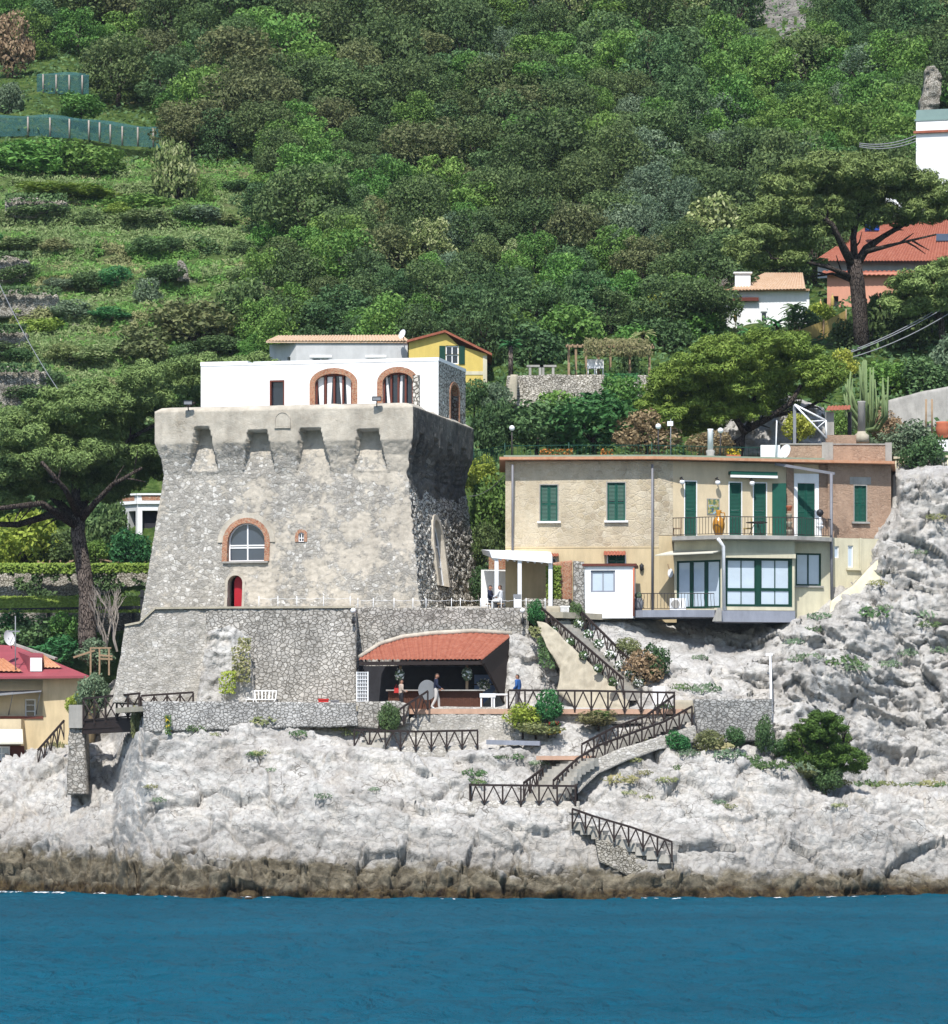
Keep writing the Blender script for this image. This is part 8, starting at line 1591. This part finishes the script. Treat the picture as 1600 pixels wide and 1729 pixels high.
SIT = {'pel': (0, 0, .5), 'waist': (.02, 0, .64), 'chest': (.03, 0, .86), 'neck': (.03, 0, 1.06), 'head': (.05, 0, 1.16), 'crown': (.03, 0, 1.28), 'shl': (.03, .18, .99), 'shr': (.03, -.18, .99), 'ell': (.1, .23, .74), 'elr': (.1, -.23, .74), 'wrl': (.3, .18, .68), 'wrr': (.3, -.18, .68), 'hal': (.38, .16, .68), 'har': (.38, -.16, .68),
       'hil': (.02, .1, .48), 'knl': (.42, .12, .5), 'anl': (.42, .12, .09), 'tol': (.57, .12, .03), 'hir': (.02, -.1, .48), 'knr': (.42, -.12, .5), 'anr': (.42, -.12, .09), 'tor': (.57, -.12, .03)}
person('person in dark blue seated under the pergola by the tower corner', at_z(826, -.6, zu+.12), -.3, SIT, ('navy', 'blackcloth', 'black'), 'hair', 1.75)
person('person in white seated facing the sea at the pergola posts', at_z(845, -.9, zu+.12), 2.6, SIT, ('whitecloth', 'whitecloth', 'whitecloth'), 'hairbrown', 1.75)
for x, Y, lab in ((826, -.6, 'low wooden stool under the person in dark blue'), (845, -.9, 'low wooden stool under the person in white')):
    b = at_z(x, Y, zu); t = thing('stool', lab, 'stool', tuple(b)); mb = MB(); mb.lathe(b+Vector((0, 0, .42)), [(.19, 0), (.19, .05)], 12); mb.build('seat', M['wood'], t)
    for a in (.5, 2.07, 3.64, 5.2): mb = MB(); mb.tube([b+Vector((math.cos(a)*.1, math.sin(a)*.1, .42)), b+Vector((math.cos(a)*.17, math.sin(a)*.17, 0))], .02, 6); mb.build('leg', M['wood'], t)
# ================================================================ camera, light
cam = bpy.data.cameras.new('camera'); co = bpy.data.objects.new('camera', cam); C.objects.link(co)
cam.sensor_fit = 'HORIZONTAL'; cam.sensor_width = 36; cam.lens = 36*F/1600
cam.shift_y = (YH-864.5)/1600; cam.clip_end = 5000; cam.clip_start = 1
co.location = (0, -D, H); co.rotation_euler = (math.pi/2, 0, 0); bpy.context.scene.camera = co
EL, AZ = math.radians(56), math.radians(11)
sv = Vector((-math.sin(AZ)*math.cos(EL), -math.cos(AZ)*math.cos(EL), math.sin(EL)))
sl = bpy.data.lights.new('sun', 'SUN'); sl.energy = 4.0; sl.angle = math.radians(.53); sl.color = (1, .972, .93)
so = bpy.data.objects.new('sun', sl); C.objects.link(so); so.rotation_euler = (-sv).to_track_quat('-Z', 'Y').to_euler(); so.location = (-40, -120, 120)
w = bpy.data.worlds.new('World'); bpy.context.scene.world = w; w.use_nodes = True
nt = w.node_tree; sky = nt.nodes.new('ShaderNodeTexSky'); sky.sky_type = 'NISHITA'; sky.sun_disc = False
sky.sun_elevation = EL; sky.sun_rotation = math.pi+AZ; sky.air_density = 1.; sky.dust_density = .8
bg = nt.nodes['Background']; nt.links.new(sky.outputs[0], bg.inputs[0]); bg.inputs[1].default_value = .125
mb = MB(); mb.box((0, 40, 59.2), (520, 560, 124)); hz = bpy.data.materials.new('thin_sea_haze'); hz.use_nodes = True; hz.node_tree.nodes.clear()
ho = hz.node_tree.nodes.new('ShaderNodeOutputMaterial'); hv = hz.node_tree.nodes.new('ShaderNodeVolumePrincipled'); hv.inputs['Color'].default_value = (.72, .85, 1, 1); hv.inputs['Density'].default_value = .00005; hv.inputs['Anisotropy'].default_value = .0
hz.node_tree.links.new(hv.outputs[0], ho.inputs['Volume']); tag(mb.build('haze', hz), 'thin bluish haze in the air', kind='stuff')
sc = bpy.context.scene; sc.cycles.volume_bounces = 0; sc.view_settings.view_transform = 'Standard'; sc.view_settings.look = 'None'
sc.view_settings.exposure = .66; sc.view_settings.gamma = 1
sc.cycles.max_bounces = 5; sc.cycles.diffuse_bounces = 3; sc.cycles.glossy_bounces = 2; sc.cycles.transparent_max_bounces = 8; sc.cycles.transmission_bounces = 2
sc.cycles.caustics_reflective = False; sc.cycles.caustics_refractive = False
